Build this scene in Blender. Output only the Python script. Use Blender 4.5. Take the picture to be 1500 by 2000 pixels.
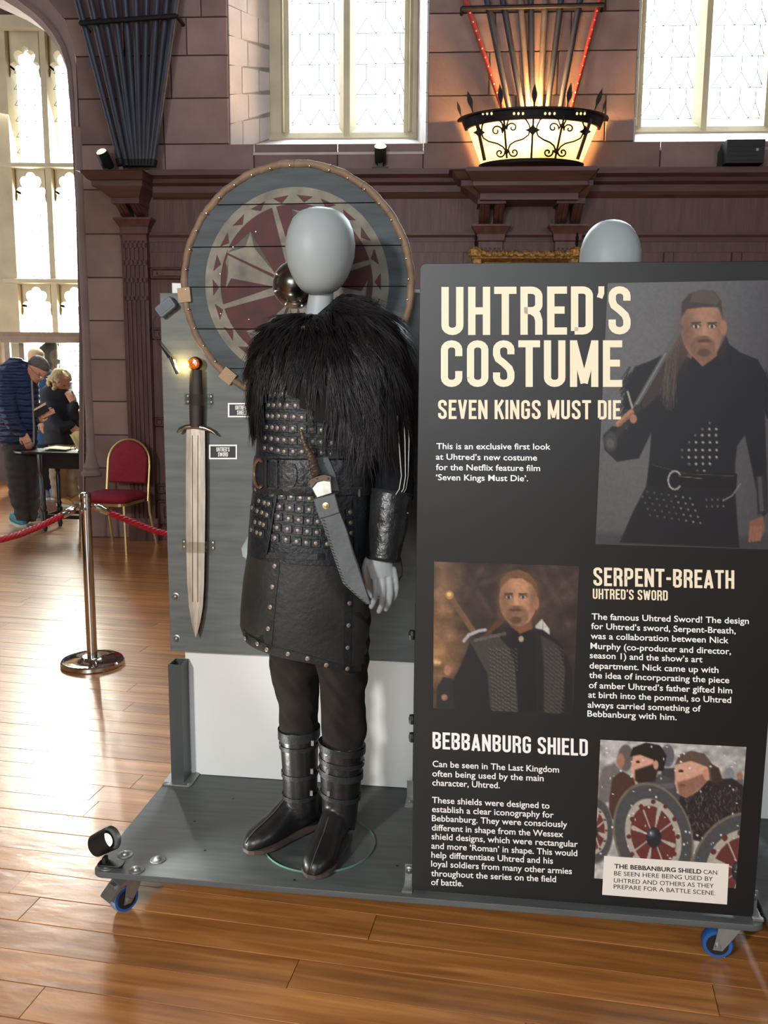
import bpy, math, random
import numpy as np
from mathutils import Matrix, Vector, noise as mnoise
random.seed(7); rng = np.random.default_rng(11)
for o in list(bpy.data.objects): bpy.data.objects.remove(o)
scene = bpy.context.scene; COL = scene.collection
rad = math.radians; sin = math.sin; cos = math.cos; PI = math.pi

# ------------------------------------------------------------------ camera
FPX = 1775.0; PITCH = rad(9.03); ROLL = rad(-0.45); EYE = 1.56
cd = bpy.data.cameras.new('camera'); cam = bpy.data.objects.new('camera', cd); COL.objects.link(cam)
cd.sensor_fit = 'VERTICAL'; cd.sensor_height = 36; cd.sensor_width = 27; cd.lens = FPX/2000*36
cd.clip_start = 0.05; cd.clip_end = 200
cam.matrix_world = Matrix.Translation((0, 0, EYE)) @ Matrix.Rotation(PI/2-PITCH, 4, 'X') @ Matrix.Rotation(-ROLL, 4, 'Z')
scene.camera = cam

# ------------------------------------------------------------------ world, daylight, hall lamp and added fill lights
vs = scene.view_settings
vs.view_transform = 'Standard'; vs.look = 'None'; vs.gamma = 1.0; vs.exposure = 0.0; vs.use_curve_mapping = False
w = bpy.data.worlds.new('sky'); scene.world = w; w.use_nodes = True
bg = w.node_tree.nodes['Background']; bg.inputs[0].default_value = (0.86, 0.93, 1.0, 1); bg.inputs[1].default_value = 6.0
scene.cycles.max_bounces = 8; scene.cycles.diffuse_bounces = 4; scene.cycles.glossy_bounces = 4
scene.cycles.transmission_bounces = 6; scene.cycles.transparent_max_bounces = 10
scene.cycles.caustics_reflective = False; scene.cycles.caustics_refractive = False
scene.cycles.sample_clamp_indirect = 4.0
def area_light(name, loc, target, sx, sy, power, col, portal=False):
    l = bpy.data.lights.new(name, 'AREA'); l.shape = 'RECTANGLE'; l.size = sx; l.size_y = sy
    l.energy = power; l.color = col
    o = bpy.data.objects.new(name, l); COL.objects.link(o)
    d = (Vector(target)-Vector(loc)).normalized()
    o.matrix_world = Matrix.Translation(loc) @ d.to_track_quat('-Z', 'Y').to_matrix().to_4x4()
    if portal: l.cycles.is_portal = True
    return o
# daylight outside the bay window and the two wall windows, shining in through their panes
area_light('bay_daylight', (-3.75, 13.0, 2.9), (-2.2, 4.6, 0.3), 3.4, 4.0, 4200, (1.0, 0.93, 0.82))
area_light('window_daylight', (-0.55, 9.4, 5.2), (-0.4, 3.0, 0.6), 2.2, 3.2, 1300, (0.82, 0.90, 1.0))
area_light('window_daylight.001', (3.1, 9.2, 5.2), (1.9, 3.0, 0.6), 2.2, 3.2, 1300, (0.82, 0.90, 1.0))
# unseen window-sized fills added behind the viewer for board sheen and cool front light
area_light('front_fill', (-1.05, -4.7, 2.5), (-0.3, 3.0, 1.0), 2.3, 4.2, 190, (0.90, 0.96, 1.0))
area_light('front_fill.001', (4.6, -4.7, 3.8), (0.3, 3.0, 1.0), 1.8, 3.2, 170, (0.90, 0.96, 1.0))
# lamp of the hall, above and behind the viewer
area_light('hall_lamp', (-2.3, -1.8, 2.7), (-0.1, 2.8, 0.8), 0.35, 0.35, 190, (1.0, 0.97, 0.92))
area_light('blue_wall_fill', (-0.5, 4.6, 6.6), (-0.3, 8.0, 3.2), 3.0, 1.2, 62, (0.62, 0.78, 1.0))  # unseen fill added to turn the upper back wall bluish

# ------------------------------------------------------------------ picture point helpers
_c, _s = cos(ROLL), sin(ROLL)
_fw = Vector((0, cos(PITCH), -sin(PITCH))); _dn = Vector((0, -sin(PITCH), -cos(PITCH))); _rt = Vector((1, 0, 0))
_R = _c*_rt+_s*_dn; _D = -_s*_rt+_c*_dn; CAM = Vector((0, 0, EYE))
def ray(x, y): return _R*((x-750)/FPX)+_D*((y-1000)/FPX)+_fw
def at(x, y, Y):
    d = ray(x, y); return CAM+d*(Y/d.y)
def ground(x, y, z=0.0):
    d = ray(x, y); return CAM+d*((z-EYE)/d.z)
def hit(x, y, Mi, n):
    """local point where the sight line through (x, y) meets the plane local-y = n of a frame (Mi = inverse)"""
    o = Mi @ CAM; d = Mi.to_3x3() @ ray(x, y); t = (n-o.y)/d.y
    return o+d*t
def surf(x, y, fY, Y0):
    Y = Y0
    for _ in range(8):
        p = at(x, y, Y); Y = fY(p.x, p.z)
    return at(x, y, Y)
YAWD = rad(7.3); BASE = 0.135
MD = Matrix.Translation((-0.827, 2.397, BASE)) @ Matrix.Rotation(-YAWD, 4, 'Z'); MDi = MD.inverted()
YAWW = rad(3.4)
MW = Matrix.Translation((-2.349, 8.201, 0)) @ Matrix.Rotation(-YAWW, 4, 'Z'); MWi = MW.inverted()
def WL(x, y, n=0.0):
    p = hit(x, y, MWi, n); return p.x, p.z
def DL(x, y, n=0.0):
    p = hit(x, y, MDi, n); return p.x, p.z

# ------------------------------------------------------------------ materials
def s2l(c):
    c = c/255.0
    return c/12.92 if c <= 0.04045 else ((c+0.055)/1.055)**2.4
def rgb(r, g, b): return (s2l(r), s2l(g), s2l(b))
MATS = {}
def mat(name, col, rough=0.6, metal=0.0, var=0.18, scale=6.0, bump=0.0, bscale=30.0, spec=0.5, coat=0.0, coat_rough=0.15,
        stretch=(1, 1, 1), rand=0.0, emit=None, estr=0.0, trans=0.0, ior=1.45, sheen=0.0, alpha=1.0, detail=5.0, col2=None, rvar=0.0):
    if name in MATS: return MATS[name]
    m = bpy.data.materials.new(name); m.use_nodes = True; nt = m.node_tree; N = nt.nodes; L = nt.links
    b = N['Principled BSDF']
    b.inputs['Roughness'].default_value = rough; b.inputs['Metallic'].default_value = metal
    b.inputs['Specular IOR Level'].default_value = spec; b.inputs['Coat Weight'].default_value = coat
    b.inputs['Coat Roughness'].default_value = coat_rough; b.inputs['Transmission Weight'].default_value = trans
    b.inputs['IOR'].default_value = ior; b.inputs['Sheen Weight'].default_value = sheen; b.inputs['Alpha'].default_value = alpha
    if emit:
        b.inputs['Emission Color'].default_value = (*emit, 1); b.inputs['Emission Strength'].default_value = estr
    tc = N.new('ShaderNodeTexCoord'); mp = N.new('ShaderNodeMapping'); mp.inputs['Scale'].default_value = stretch
    L.new(tc.outputs['Object'], mp.inputs['Vector'])
    oi = N.new('ShaderNodeObjectInfo')
    if rand:
        add = N.new('ShaderNodeVectorMath'); add.operation = 'ADD'
        mul = N.new('ShaderNodeMath'); mul.operation = 'MULTIPLY'; mul.inputs[1].default_value = 37.0
        L.new(oi.outputs['Random'], mul.inputs[0]); L.new(mp.outputs[0], add.inputs[0]); L.new(mul.outputs[0], add.inputs[1]); vec = add.outputs[0]
    else: vec = mp.outputs[0]
    nz = N.new('ShaderNodeTexNoise'); nz.inputs['Scale'].default_value = scale; nz.inputs['Detail'].default_value = detail
    L.new(vec, nz.inputs['Vector'])
    mix = N.new('ShaderNodeMix'); mix.data_type = 'RGBA'
    c2 = col2 if col2 else tuple(min(1, c*(1+var)) for c in col); c1 = col if col2 else tuple(c*(1-var) for c in col)
    mix.inputs[6].default_value = (*c1, 1); mix.inputs[7].default_value = (*c2, 1)
    cr = N.new('ShaderNodeMapRange'); cr.inputs[1].default_value = 0.3; cr.inputs[2].default_value = 0.7
    L.new(nz.outputs['Fac'], cr.inputs[0]); L.new(cr.outputs[0], mix.inputs[0]); out = mix.outputs[2]
    if rand:
        hs = N.new('ShaderNodeHueSaturation'); mr = N.new('ShaderNodeMapRange')
        mr.inputs[3].default_value = 1-rand; mr.inputs[4].default_value = 1+rand
        L.new(oi.outputs['Random'], mr.inputs[0]); L.new(mr.outputs[0], hs.inputs['Value']); L.new(out, hs.inputs['Color']); out = hs.outputs[0]
    L.new(out, b.inputs['Base Color'])
    if rvar:
        mr2 = N.new('ShaderNodeMapRange'); mr2.inputs[3].default_value = max(0.02, rough-rvar); mr2.inputs[4].default_value = min(1, rough+rvar)
        L.new(nz.outputs['Fac'], mr2.inputs[0]); L.new(mr2.outputs[0], b.inputs['Roughness'])
    if bump:
        n2 = N.new('ShaderNodeTexNoise'); n2.inputs['Scale'].default_value = bscale; n2.inputs['Detail'].default_value = 4
        L.new(vec, n2.inputs['Vector']); bp = N.new('ShaderNodeBump'); bp.inputs['Strength'].default_value = bump; bp.inputs['Distance'].default_value = 0.01
        L.new(n2.outputs['Fac'], bp.inputs['Height']); L.new(bp.outputs[0], b.inputs['Normal'])
        if coat: L.new(bp.outputs[0], b.inputs['Coat Normal'])
    MATS[name] = m; return m
def vcol_mat(name, rough=0.4, spec=0.35, gain=1.0):
    m = bpy.data.materials.new(name); m.use_nodes = True; nt = m.node_tree; b = nt.nodes['Principled BSDF']
    a = nt.nodes.new('ShaderNodeVertexColor'); a.layer_name = 'print'
    nt.links.new(a.outputs[0], b.inputs['Base Color']); b.inputs['Roughness'].default_value = rough; b.inputs['Specular IOR Level'].default_value = spec
    return m

# ------------------------------------------------------------------ mesh builder and scene helpers
def wm(o):
    if o.parent: return wm(o.parent) @ o.matrix_parent_inverse @ o.matrix_basis
    return o.matrix_basis.copy()
def adopt(o, parent, M=None):
    M = M if M is not None else Matrix.Identity(4)
    if parent is not None:
        o.parent = parent; o.matrix_parent_inverse = wm(parent).inverted()
    o.matrix_basis = M
    return o
def tag(o, label=None, cat=None, group=None, kind=None):
    if label: o['label'] = label
    if cat: o['category'] = cat
    if group: o['group'] = group
    if kind: o['kind'] = kind
    return o
def thing(name, label, cat, M=None, group=None):
    o = bpy.data.objects.new(name, None); COL.objects.link(o); o.empty_display_size = 0.05
    o.matrix_basis = M if M is not None else Matrix.Identity(4)
    return tag(o, label, cat, group)
def T(x, y, z): return Matrix.Translation((x, y, z))
def RZ(a): return Matrix.Rotation(a, 4, 'Z')
class MB:
    def __init__(s): s.v = []; s.f = []; s.m = []; s.cur = 0
    def add(s, vs, fs):
        b = len(s.v); s.v.extend([tuple(p) for p in vs]); s.f.extend([tuple(i+b for i in f) for f in fs]); s.m.extend([s.cur]*len(fs)); return s
    def box(s, x0, x1, y0, y1, z0, z1, M=None):
        vs = [Vector(p) for p in ((x0, y0, z0), (x1, y0, z0), (x1, y1, z0), (x0, y1, z0), (x0, y0, z1), (x1, y0, z1), (x1, y1, z1), (x0, y1, z1))]
        if M is not None: vs = [M @ p for p in vs]
        return s.add(vs, [(3, 2, 1, 0), (4, 5, 6, 7), (0, 1, 5, 4), (1, 2, 6, 5), (2, 3, 7, 6), (3, 0, 4, 7)])
    def cbox(s, x0, x1, y0, y1, z0, z1, c, M=None):
        """box whose front (low y) face is chamfered by c"""
        vs = [(x0, y1, z0), (x1, y1, z0), (x1, y1, z1), (x0, y1, z1), (x0, y0+c, z0), (x1, y0+c, z0), (x1, y0+c, z1), (x0, y0+c, z1),
              (x0+c, y0, z0+c), (x1-c, y0, z0+c), (x1-c, y0, z1-c), (x0+c, y0, z1-c)]
        vs = [Vector(p) for p in vs]
        if M is not None: vs = [M @ p for p in vs]
        f = [(0, 1, 2, 3)[::-1], (8, 9, 10, 11)]
        for a, b in ((0, 4), (4, 8)):
            for i in range(4):
                j = (i+1) % 4; f.append((a+i, a+j, b+j, b+i))
        return s.add(vs, f)
    def prism(s, poly, a0, a1, axis='y', M=None, bev=0.0):
        """poly in two coordinates, extruded along axis ('y': poly is x,z; 'z': x,y; 'x': y,z)"""
        n = len(poly)
        def P(p, a):
            q = {'y': (p[0], a, p[1]), 'z': (p[0], p[1], a), 'x': (a, p[0], p[1])}[axis]
            q = Vector(q); return M @ q if M is not None else q
        if bev:
            cx = sum(p[0] for p in poly)/n; cy = sum(p[1] for p in poly)/n
            ins = []
            for p in poly:
                d = Vector((cx-p[0], cy-p[1])); l = d.length or 1; d *= min(bev, l)/l; ins.append((p[0]+d.x, p[1]+d.y))
            sgn = 1 if a1 > a0 else -1
            rings = [[P(p, a0) for p in ins], [P(p, a0+sgn*bev) for p in poly], [P(p, a1-sgn*bev) for p in poly], [P(p, a1) for p in ins]]
        else: rings = [[P(p, a0) for p in poly], [P(p, a1) for p in poly]]
        vs = sum(rings, []); f = [tuple(range(n))[::-1], tuple(range(len(vs)-n, len(vs)))]
        for k in range(len(rings)-1):
            for i in range(n):
                j = (i+1) % n; f.append((k*n+i, k*n+j, k*n+n+j, k*n+n+i))
        return s.add(vs, f)
    def loft(s, rings, cap=True, closed=True):
        n = len(rings[0]); vs = [p for r in rings for p in r]; f = []
        for k in range(len(rings)-1):
            for i in range(n if closed else n-1):
                j = (i+1) % n; f.append((k*n+i, k*n+j, k*n+n+j, k*n+n+i))
        if cap and closed: f.append(tuple(range(n))[::-1]); f.append(tuple(range(len(vs)-n, len(vs))))
        return s.add(vs, f)
    def lathe(s, prof, n=20, c=(0, 0, 0), M=None, sx=1, sy=1):
        """prof: list of (radius, z) about the z axis at c"""
        rings = []
        for r, z in prof:
            ring = [Vector((c[0]+sx*r*cos(2*PI*i/n), c[1]+sy*r*sin(2*PI*i/n), c[2]+z)) for i in range(n)]
            rings.append([M @ p for p in ring] if M is not None else ring)
        return s.loft(rings)
    def tube(s, path, r, n=8, cap=True, up=None, flat=1.0):
        """r: number or list; flat squashes the second axis"""
        path = [Vector(p) for p in path]; m = len(path)
        if not isinstance(r, (list, tuple)): r = [r]*m
        rings = []; side = None
        for i in range(m):
            t = (path[min(i+1, m-1)]-path[max(i-1, 0)]).normalized()
            if side is None:
                ref = Vector(up) if up else (Vector((0, 0, 1)) if abs(t.z) < 0.9 else Vector((0, 1, 0)))
                side = t.cross(ref).normalized()
            else:
                side = (side-t*side.dot(t)); side = side.normalized() if side.length > 1e-6 else t.orthogonal().normalized()
            b = t.cross(side).normalized()
            ri = r[i]; ra, rb = (ri if isinstance(ri, (tuple, list)) else (ri, ri*flat))
            rings.append([path[i]+side*(ra*cos(2*PI*k/n))+b*(rb*sin(2*PI*k/n)) for k in range(n)])
        return s.loft(rings, cap)
    def ell(s, c, r, n=14, m=9, M=None):
        rings = []
        for k in range(m+1):
            t = -PI/2+PI*k/m; t = max(-PI/2+0.06, min(PI/2-0.06, t))
            ring = [Vector((r[0]*cos(t)*cos(2*PI*i/n), r[1]*cos(t)*sin(2*PI*i/n), r[2]*sin(t))) for i in range(n)]
            ring = [(M @ p if M is not None else p)+Vector(c) for p in ring]; rings.append(ring)
        return s.loft(rings)
    def data(s, name):
        me = bpy.data.meshes.new(name); me.from_pydata([tuple(p) for p in s.v], [], s.f); me.update(); return me
    def build(s, name, mats, parent=None, M=None, smooth=False, angle=None, mod=None, **tags):
        me = s.data(name)
        for mt in (mats if isinstance(mats, (list, tuple)) else [mats]): me.materials.append(mt)
        if any(s.m): me.polygons.foreach_set('material_index', s.m)
        o = bpy.data.objects.new(name, me); COL.objects.link(o)
        import bmesh
        bm = bmesh.new(); bm.from_mesh(me); bmesh.ops.recalc_face_normals(bm, faces=bm.faces)
        if smooth:
            for f in bm.faces: f.smooth = True
            a = angle if angle is not None else rad(40)
            for e in bm.edges:
                if len(e.link_faces) == 2 and e.calc_face_angle(0) > a: e.smooth = False
        bm.to_mesh(me); bm.free()
        adopt(o, parent, M)
        tag(o, tags.get('label'), tags.get('cat'), tags.get('group'), tags.get('kind'))
        return o
def remesh(o, voxel, smooth=4, fac=0.5, clamp_z=None):
    """fuse the overlapping pieces of a mesh into one continuous skin"""
    md = o.modifiers.new('fuse', 'REMESH'); md.mode = 'VOXEL'; md.voxel_size = voxel; md.use_smooth_shade = True
    if smooth:
        sm = o.modifiers.new('soften', 'SMOOTH'); sm.iterations = smooth; sm.factor = fac
    dg = bpy.context.evaluated_depsgraph_get(); dg.update()
    me = bpy.data.meshes.new_from_object(o.evaluated_get(dg)); old = o.data
    mats = [m for m in old.materials]
    o.modifiers.clear(); o.data = me
    me.materials.clear()
    for m in mats: me.materials.append(m)
    if clamp_z is not None:
        for v in me.vertices:
            if v.co.z < clamp_z: v.co.z = clamp_z
    for p in me.polygons: p.use_smooth = True; p.material_index = 0
    me.name = o.name; return o
def share(o, name, parent, M):
    c = bpy.data.objects.new(name, o.data if hasattr(o, 'data') else o); COL.objects.link(c); return adopt(c, parent, M)
def copy_tree(o, M, parent=None):
    """a copy of a top-level thing and of all its parts, moved to M"""
    c = o.copy(); COL.objects.link(c)
    if parent is None: c.matrix_basis = M
    else: c.parent = parent
    for ch in o.children: copy_tree(ch, None, c)
    return c
def ellipse(c, a, b, n=28, tilt=0.0, rot=0.0, p=2.0):
    out = []
    for i in range(n):
        t = 2*PI*i/n; ct, st = cos(t), sin(t)
        x = a*math.copysign(abs(ct)**(2/p), ct); y = b*math.copysign(abs(st)**(2/p), st)
        xr = x*cos(rot)-y*sin(rot); yr = x*sin(rot)+y*cos(rot)
        out.append(Vector((c[0]+xr, c[1]+yr, c[2]+tilt*xr)))
    return out
def arc(cx, cy, r, a0, a1, n=8, ry=None):
    ry = ry if ry is not None else r
    return [(cx+r*cos(rad(a0+(a1-a0)*i/n)), cy+ry*sin(rad(a0+(a1-a0)*i/n))) for i in range(n+1)]
# ================================================================== SETTING
stone = mat('sandstone', rgb(132, 110, 104), 0.85, var=0.16, scale=3.0, bump=0.25, bscale=40, rand=0.22, spec=0.2)
stone_bay = mat('sunlit_cream_sandstone', rgb(205, 176, 132), 0.85, var=0.16, scale=3.0, bump=0.2, bscale=40, rand=0.14, spec=0.2)  # cream blocks, with the bay's warm daylight put into their colour
stone_bay2 = mat('pink_sandstone', rgb(196, 128, 96), 0.85, var=0.12, scale=3.0, bump=0.2, bscale=40, rand=0.1, spec=0.2)
stone_pale = mat('pale_reveal_stone', rgb(180, 171, 165), 0.8, var=0.12, scale=3.0, bump=0.15, bscale=40, rand=0.08, spec=0.2)
joint = mat('mortar_joint', rgb(92, 78, 74), 0.9, var=0.1)
tracery = mat('window_stone', rgb(190, 178, 150), 0.8, var=0.12, scale=4, bump=0.15, bscale=50, spec=0.2)
oak = mat('dark_red_oak', rgb(88, 58, 52), 0.42, var=0.3, scale=7.0, bump=0.12, bscale=22, stretch=(3, 3, 0.35), rand=0.1, spec=0.45)
oak_dark = mat('cornice_oak', rgb(84, 57, 52), 0.45, var=0.3, scale=7.0, bump=0.1, bscale=22, stretch=(0.4, 3, 3), rand=0.06)
lead = mat('lead_came', rgb(58, 62, 62), 0.6, metal=0.4, var=0.1)
plaster = mat('hall_plaster', rgb(120, 104, 92), 0.9, var=0.08)
iron = mat('black_iron', rgb(30, 29, 32), 0.55, metal=0.6, var=0.25, scale=30, bump=0.15, bscale=120)

# ---- floor: boards near, printed-in joints only far away
YF = rad(11.0); fu = Vector((cos(YF), -sin(YF), 0)); fv = Vector((sin(YF), cos(YF), 0))
def wood_floor_mat(name, far):
    m = bpy.data.materials.new(name); m.use_nodes = True; nt = m.node_tree; N = nt.nodes; L = nt.links; b = N['Principled BSDF']
    tc = N.new('ShaderNodeTexCoord'); oi = N.new('ShaderNodeObjectInfo')
    mp = N.new('ShaderNodeMapping'); mp.inputs['Rotation'].default_value = (0, 0, YF if far else 0)
    L.new(tc.outputs['Object'], mp.inputs['Vector'])
    off = N.new('ShaderNodeVectorMath'); off.operation = 'ADD'; mul = N.new('ShaderNodeMath'); mul.operation = 'MULTIPLY'; mul.inputs[1].default_value = 61.0
    L.new(oi.outputs['Random'], mul.inputs[0]); L.new(mp.outputs[0], off.inputs[0])
    if not far: L.new(mul.outputs[0], off.inputs[1])
    st = N.new('ShaderNodeMapping'); st.inputs['Scale'].default_value = (0.9, 14, 14); L.new(off.outputs[0], st.inputs['Vector'])
    nz = N.new('ShaderNodeTexNoise'); nz.inputs['Scale'].default_value = 2.4; nz.inputs['Detail'].default_value = 8; nz.inputs['Distortion'].default_value = 0.6
    L.new(st.outputs[0], nz.inputs['Vector'])
    cr = N.new('ShaderNodeValToRGB'); e = cr.color_ramp.elements
    e[0].position = 0.28; e[0].color = (*rgb(134, 84, 41), 1); e[1].position = 0.74; e[1].color = (*rgb(196, 136, 75), 1)
    mid = cr.color_ramp.elements.new(0.5); mid.color = (*rgb(168, 109, 55), 1)
    L.new(nz.outputs['Fac'], cr.inputs[0]); out = cr.outputs[0]
    hs = N.new('ShaderNodeHueSaturation'); mr = N.new('ShaderNodeMapRange'); mr.inputs[3].default_value = 0.78; mr.inputs[4].default_value = 1.12
    if far:
        bt = N.new('ShaderNodeTexBrick'); bt.inputs['Scale'].default_value = 1.0; bt.inputs['Brick Width'].default_value = 1.9; bt.inputs['Row Height'].default_value = 0.118
        bt.inputs['Mortar Size'].default_value = 0.0025; bt.inputs['Color1'].default_value = (0.75, 0.75, 0.75, 1); bt.inputs['Color2'].default_value = (1.1, 1.1, 1.1, 1); bt.inputs['Mortar'].default_value = (0.25, 0.2, 0.18, 1)
        L.new(mp.outputs[0], bt.inputs['Vector']); mm = N.new('ShaderNodeMix'); mm.data_type = 'RGBA'; mm.blend_type = 'MULTIPLY'; mm.inputs[0].default_value = 1
        L.new(out, mm.inputs[6]); L.new(bt.outputs['Color'], mm.inputs[7]); out = mm.outputs[2]
    else:
        L.new(oi.outputs['Random'], mr.inputs[0]); L.new(mr.outputs[0], hs.inputs['Value']); L.new(out, hs.inputs['Color']); out = hs.outputs[0]
        # knots: sparse dark spots
        vo = N.new('ShaderNodeTexVoronoi'); vo.inputs['Scale'].default_value = 3.4; vo.inputs['Randomness'].default_value = 1.0
        vm = N.new('ShaderNodeMapping'); vm.inputs['Scale'].default_value = (0.7, 1.5, 0.01); L.new(off.outputs[0], vm.inputs['Vector']); L.new(vm.outputs[0], vo.inputs['Vector'])
        kr = N.new('ShaderNodeMapRange'); kr.inputs[1].default_value = 0.02; kr.inputs[2].default_value = 0.075; L.new(vo.outputs['Distance'], kr.inputs[0])
        mm = N.new('ShaderNodeMix'); mm.data_type = 'RGBA'; mm.inputs[6].default_value = (*rgb(40, 20, 12), 1)
        L.new(kr.outputs[0], mm.inputs[0]); L.new(out, mm.inputs[7]); out = mm.outputs[2]
    L.new(out, b.inputs['Base Color'])
    n2 = N.new('ShaderNodeTexNoise'); n2.inputs['Scale'].default_value = 22; n2.inputs['Detail'].default_value = 3
    s2 = N.new('ShaderNodeMapping'); s2.inputs['Scale'].default_value = (0.45, 1, 1); L.new(off.outputs[0], s2.inputs['Vector']); L.new(s2.outputs[0], n2.inputs['Vector'])
    bp = N.new('ShaderNodeBump'); bp.inputs['Strength'].default_value = 0.26; bp.inputs['Distance'].default_value = 0.006
    L.new(n2.outputs['Fac'], bp.inputs['Height']); L.new(bp.outputs[0], b.inputs['Normal']); L.new(bp.outputs[0], b.inputs['Coat Normal'])
    b.inputs['Roughness'].default_value = 0.42; b.inputs['Coat Weight'].default_value = 0.9; b.inputs['Coat Roughness'].default_value = 0.24
    return m
m_plank = wood_floor_mat('varnished_pine_board', False); m_far = wood_floor_mat('varnished_pine_far', True)
gapm = mat('dark_board_gap', rgb(34, 18, 10), 0.9, var=0.1)
NEAR0, NEAR1, RW = 1.30, 1.30+40*0.118, 0.118     # rows of boards measured along fv
mb = MB()
def fp(a, b, z): p = fu*a+fv*b; return (p.x, p.y, z)
mb.add([fp(-9, NEAR0-6, -0.02), fp(9, NEAR0-6, -0.02), fp(9, NEAR1, -0.02), fp(-9, NEAR1, -0.02)], [(0, 1, 2, 3)]); mb.cur = 1
mb.add([fp(-9, NEAR1, 0), fp(9, NEAR1, 0), fp(9, 17, 0), fp(-9, 17, 0)], [(0, 1, 2, 3)])
mb.cur = 0
for bb in (NEAR0, NEAR1): mb.add([fp(-9, bb, -0.021), fp(9, bb, -0.021), fp(9, bb, 0), fp(-9, bb, 0)], [(0, 1, 2, 3)])
mb.cur = 1
mb.add([fp(-9, NEAR0-7, 0), fp(9, NEAR0-7, 0), fp(9, NEAR0, 0), fp(-9, NEAR0, 0)], [(0, 1, 2, 3)])
floor = mb.build('floor', [gapm, m_far], kind='structure')
plank_meshes = {}
def plank_mesh(length):
    k = round(length, 2)
    if k not in plank_meshes:
        b = MB(); h = RW/2-0.0012; l = k/2-0.0008; c = 0.0006
        rings = [[(-l, -h, -0.016), (l, -h, -0.016), (l, h, -0.016), (-l, h, -0.016)], [(-l, -h, -c), (l, -h, -c), (l, h, -c), (-l, h, -c)],
                 [(-l+c, -h+c, 0), (l-c, -h+c, 0), (l-c, h-c, 0), (-l+c, h-c, 0)]]
        b.loft(rings); plank_meshes[k] = b.data('plank'); plank_meshes[k].materials.append(m_plank)
    return plank_meshes[k]
row = 0; b0 = NEAR0
while b0+RW <= NEAR1+1e-6:
    bm_ = b0+RW/2
    half = 0.62*bm_+1.3
    a = -half-random.random()*1.2; cen = -bm_*math.tan(YF)
    while a < half:
        ln = random.choice((1.1, 1.5, 1.9, 2.3)); p = fu*(cen+a+ln/2)+fv*bm_
        o = bpy.data.objects.new('plank', plank_mesh(ln)); COL.objects.link(o)
        adopt(o, floor, T(p.x, p.y, random.uniform(-0.0008, 0.0006)) @ RZ(-YF)); a += ln
    b0 += RW; row += 1

# ---- shell of the hall (outside the view, closes the room)
def wall(name, x0, x1, y0, y1, z0, z1, m=plaster):
    return MB().box(x0, x1, y0, y1, z0, z1).build(name, m, kind='structure')
wall('wall_left', -7.2, -7.0, -5, 7.6, 0, 7); wall('wall_right', 6.0, 6.2, -5, 8.6, 0, 7); wall('wall_front', -7.2, 6.2, -5.2, -5, 0, 7)
wall('ceiling', -7.2, 6.2, -5.2, 9.2, 7, 7.2)

# ---- back wall: openings in wall coordinates (s along the wall, n into it, z up)
ZC = WL(700, 329, -0.17)[1]; ZCAP = WL(250, 331, -0.44)[1]; ZSH = WL(1040, 325, -0.48)[1]; ZT = 7.0
sA0, zW = WL(449, 299); sA1, _ = WL(834, 294)      # middle window face opening
sB0, _ = WL(1236, 290); sB1 = sB0+(sA1-sA0); zB = WL(1300, 289)[1]
TH = 0.62
# arch curves (picture points of its edges, measured on the wall plane / at depth)
arch_out = [(166, 1044), (166, 640), (161, 400), (152, 180), (149, 118), (141, 75), (128, 42), (113, 16), (97, -4), (70, -30), (30, -58), (-40, -95), (-160, -140)]
arch_mid = [(161, 1044), (161, 640), (155, 400), (144, 190), (139, 130), (128, 92), (112, 62), (92, 38), (72, 20), (42, -4), (4, -28), (-60, -62), (-170, -100)]
arch_in = [(159, 1044), (159, 640), (152, 400), (139, 210), (132, 140), (118, 104), (102, 78), (84, 56), (62, 36), (36, 18), (6, 0), (-60, -30), (-170, -66)]
A_out = [WL(x, y, 0.0) for x, y in arch_out]; A_mid = [WL(x, y, 0.06) for x, y in arch_mid]; A_in = [WL(x, y, 0.16) for x, y in arch_in]
A_far = [(p[0]-0.002, p[1]) for p in A_in]
def arch_s(z, curve=A_out):
    """right edge of the arch at height z"""
    for (s0, z0), (s1, z1) in zip(curve, curve[1:]):
        if z0 <= z <= z1: return s0+(s1-s0)*(z-z0)/max(1e-6, z1-z0)
    return curve[0][0] if z < curve[0][1] else None
# backing masonry
mb = MB()
SR = 6.6+2.4; JT = 0.012
ztop_arch = A_out[-1][1]
pier = [(arch_s(0.02), 0.0)]+[(s, z) for s, z in A_out[1:]]+[(A_out[-1][0], ZT), (sA0, ZT), (sA0, 0)]
mb.prism([(s, z) for s, z in pier], JT, TH, 'y')
mb.box(sA0, sA1, JT, TH, 0, zW); mb.box(sA1, sB0, JT, TH, 0, ZT); mb.box(sB0, sB1, JT, TH, 0, zB); mb.box(sB1, SR, JT, TH, 0, ZT)
mb.box(A_out[-1][0]-2.6, A_out[-1][0], JT, TH, ztop_arch+0.1, ZT)
zHead = 6.4; mb.box(sA0, sA1, JT, TH, zHead, ZT); mb.box(sB0, sB1, JT, TH, zHead, ZT)
wall_back = mb.build('wall_back', joint, M=MW, kind='structure')
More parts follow.
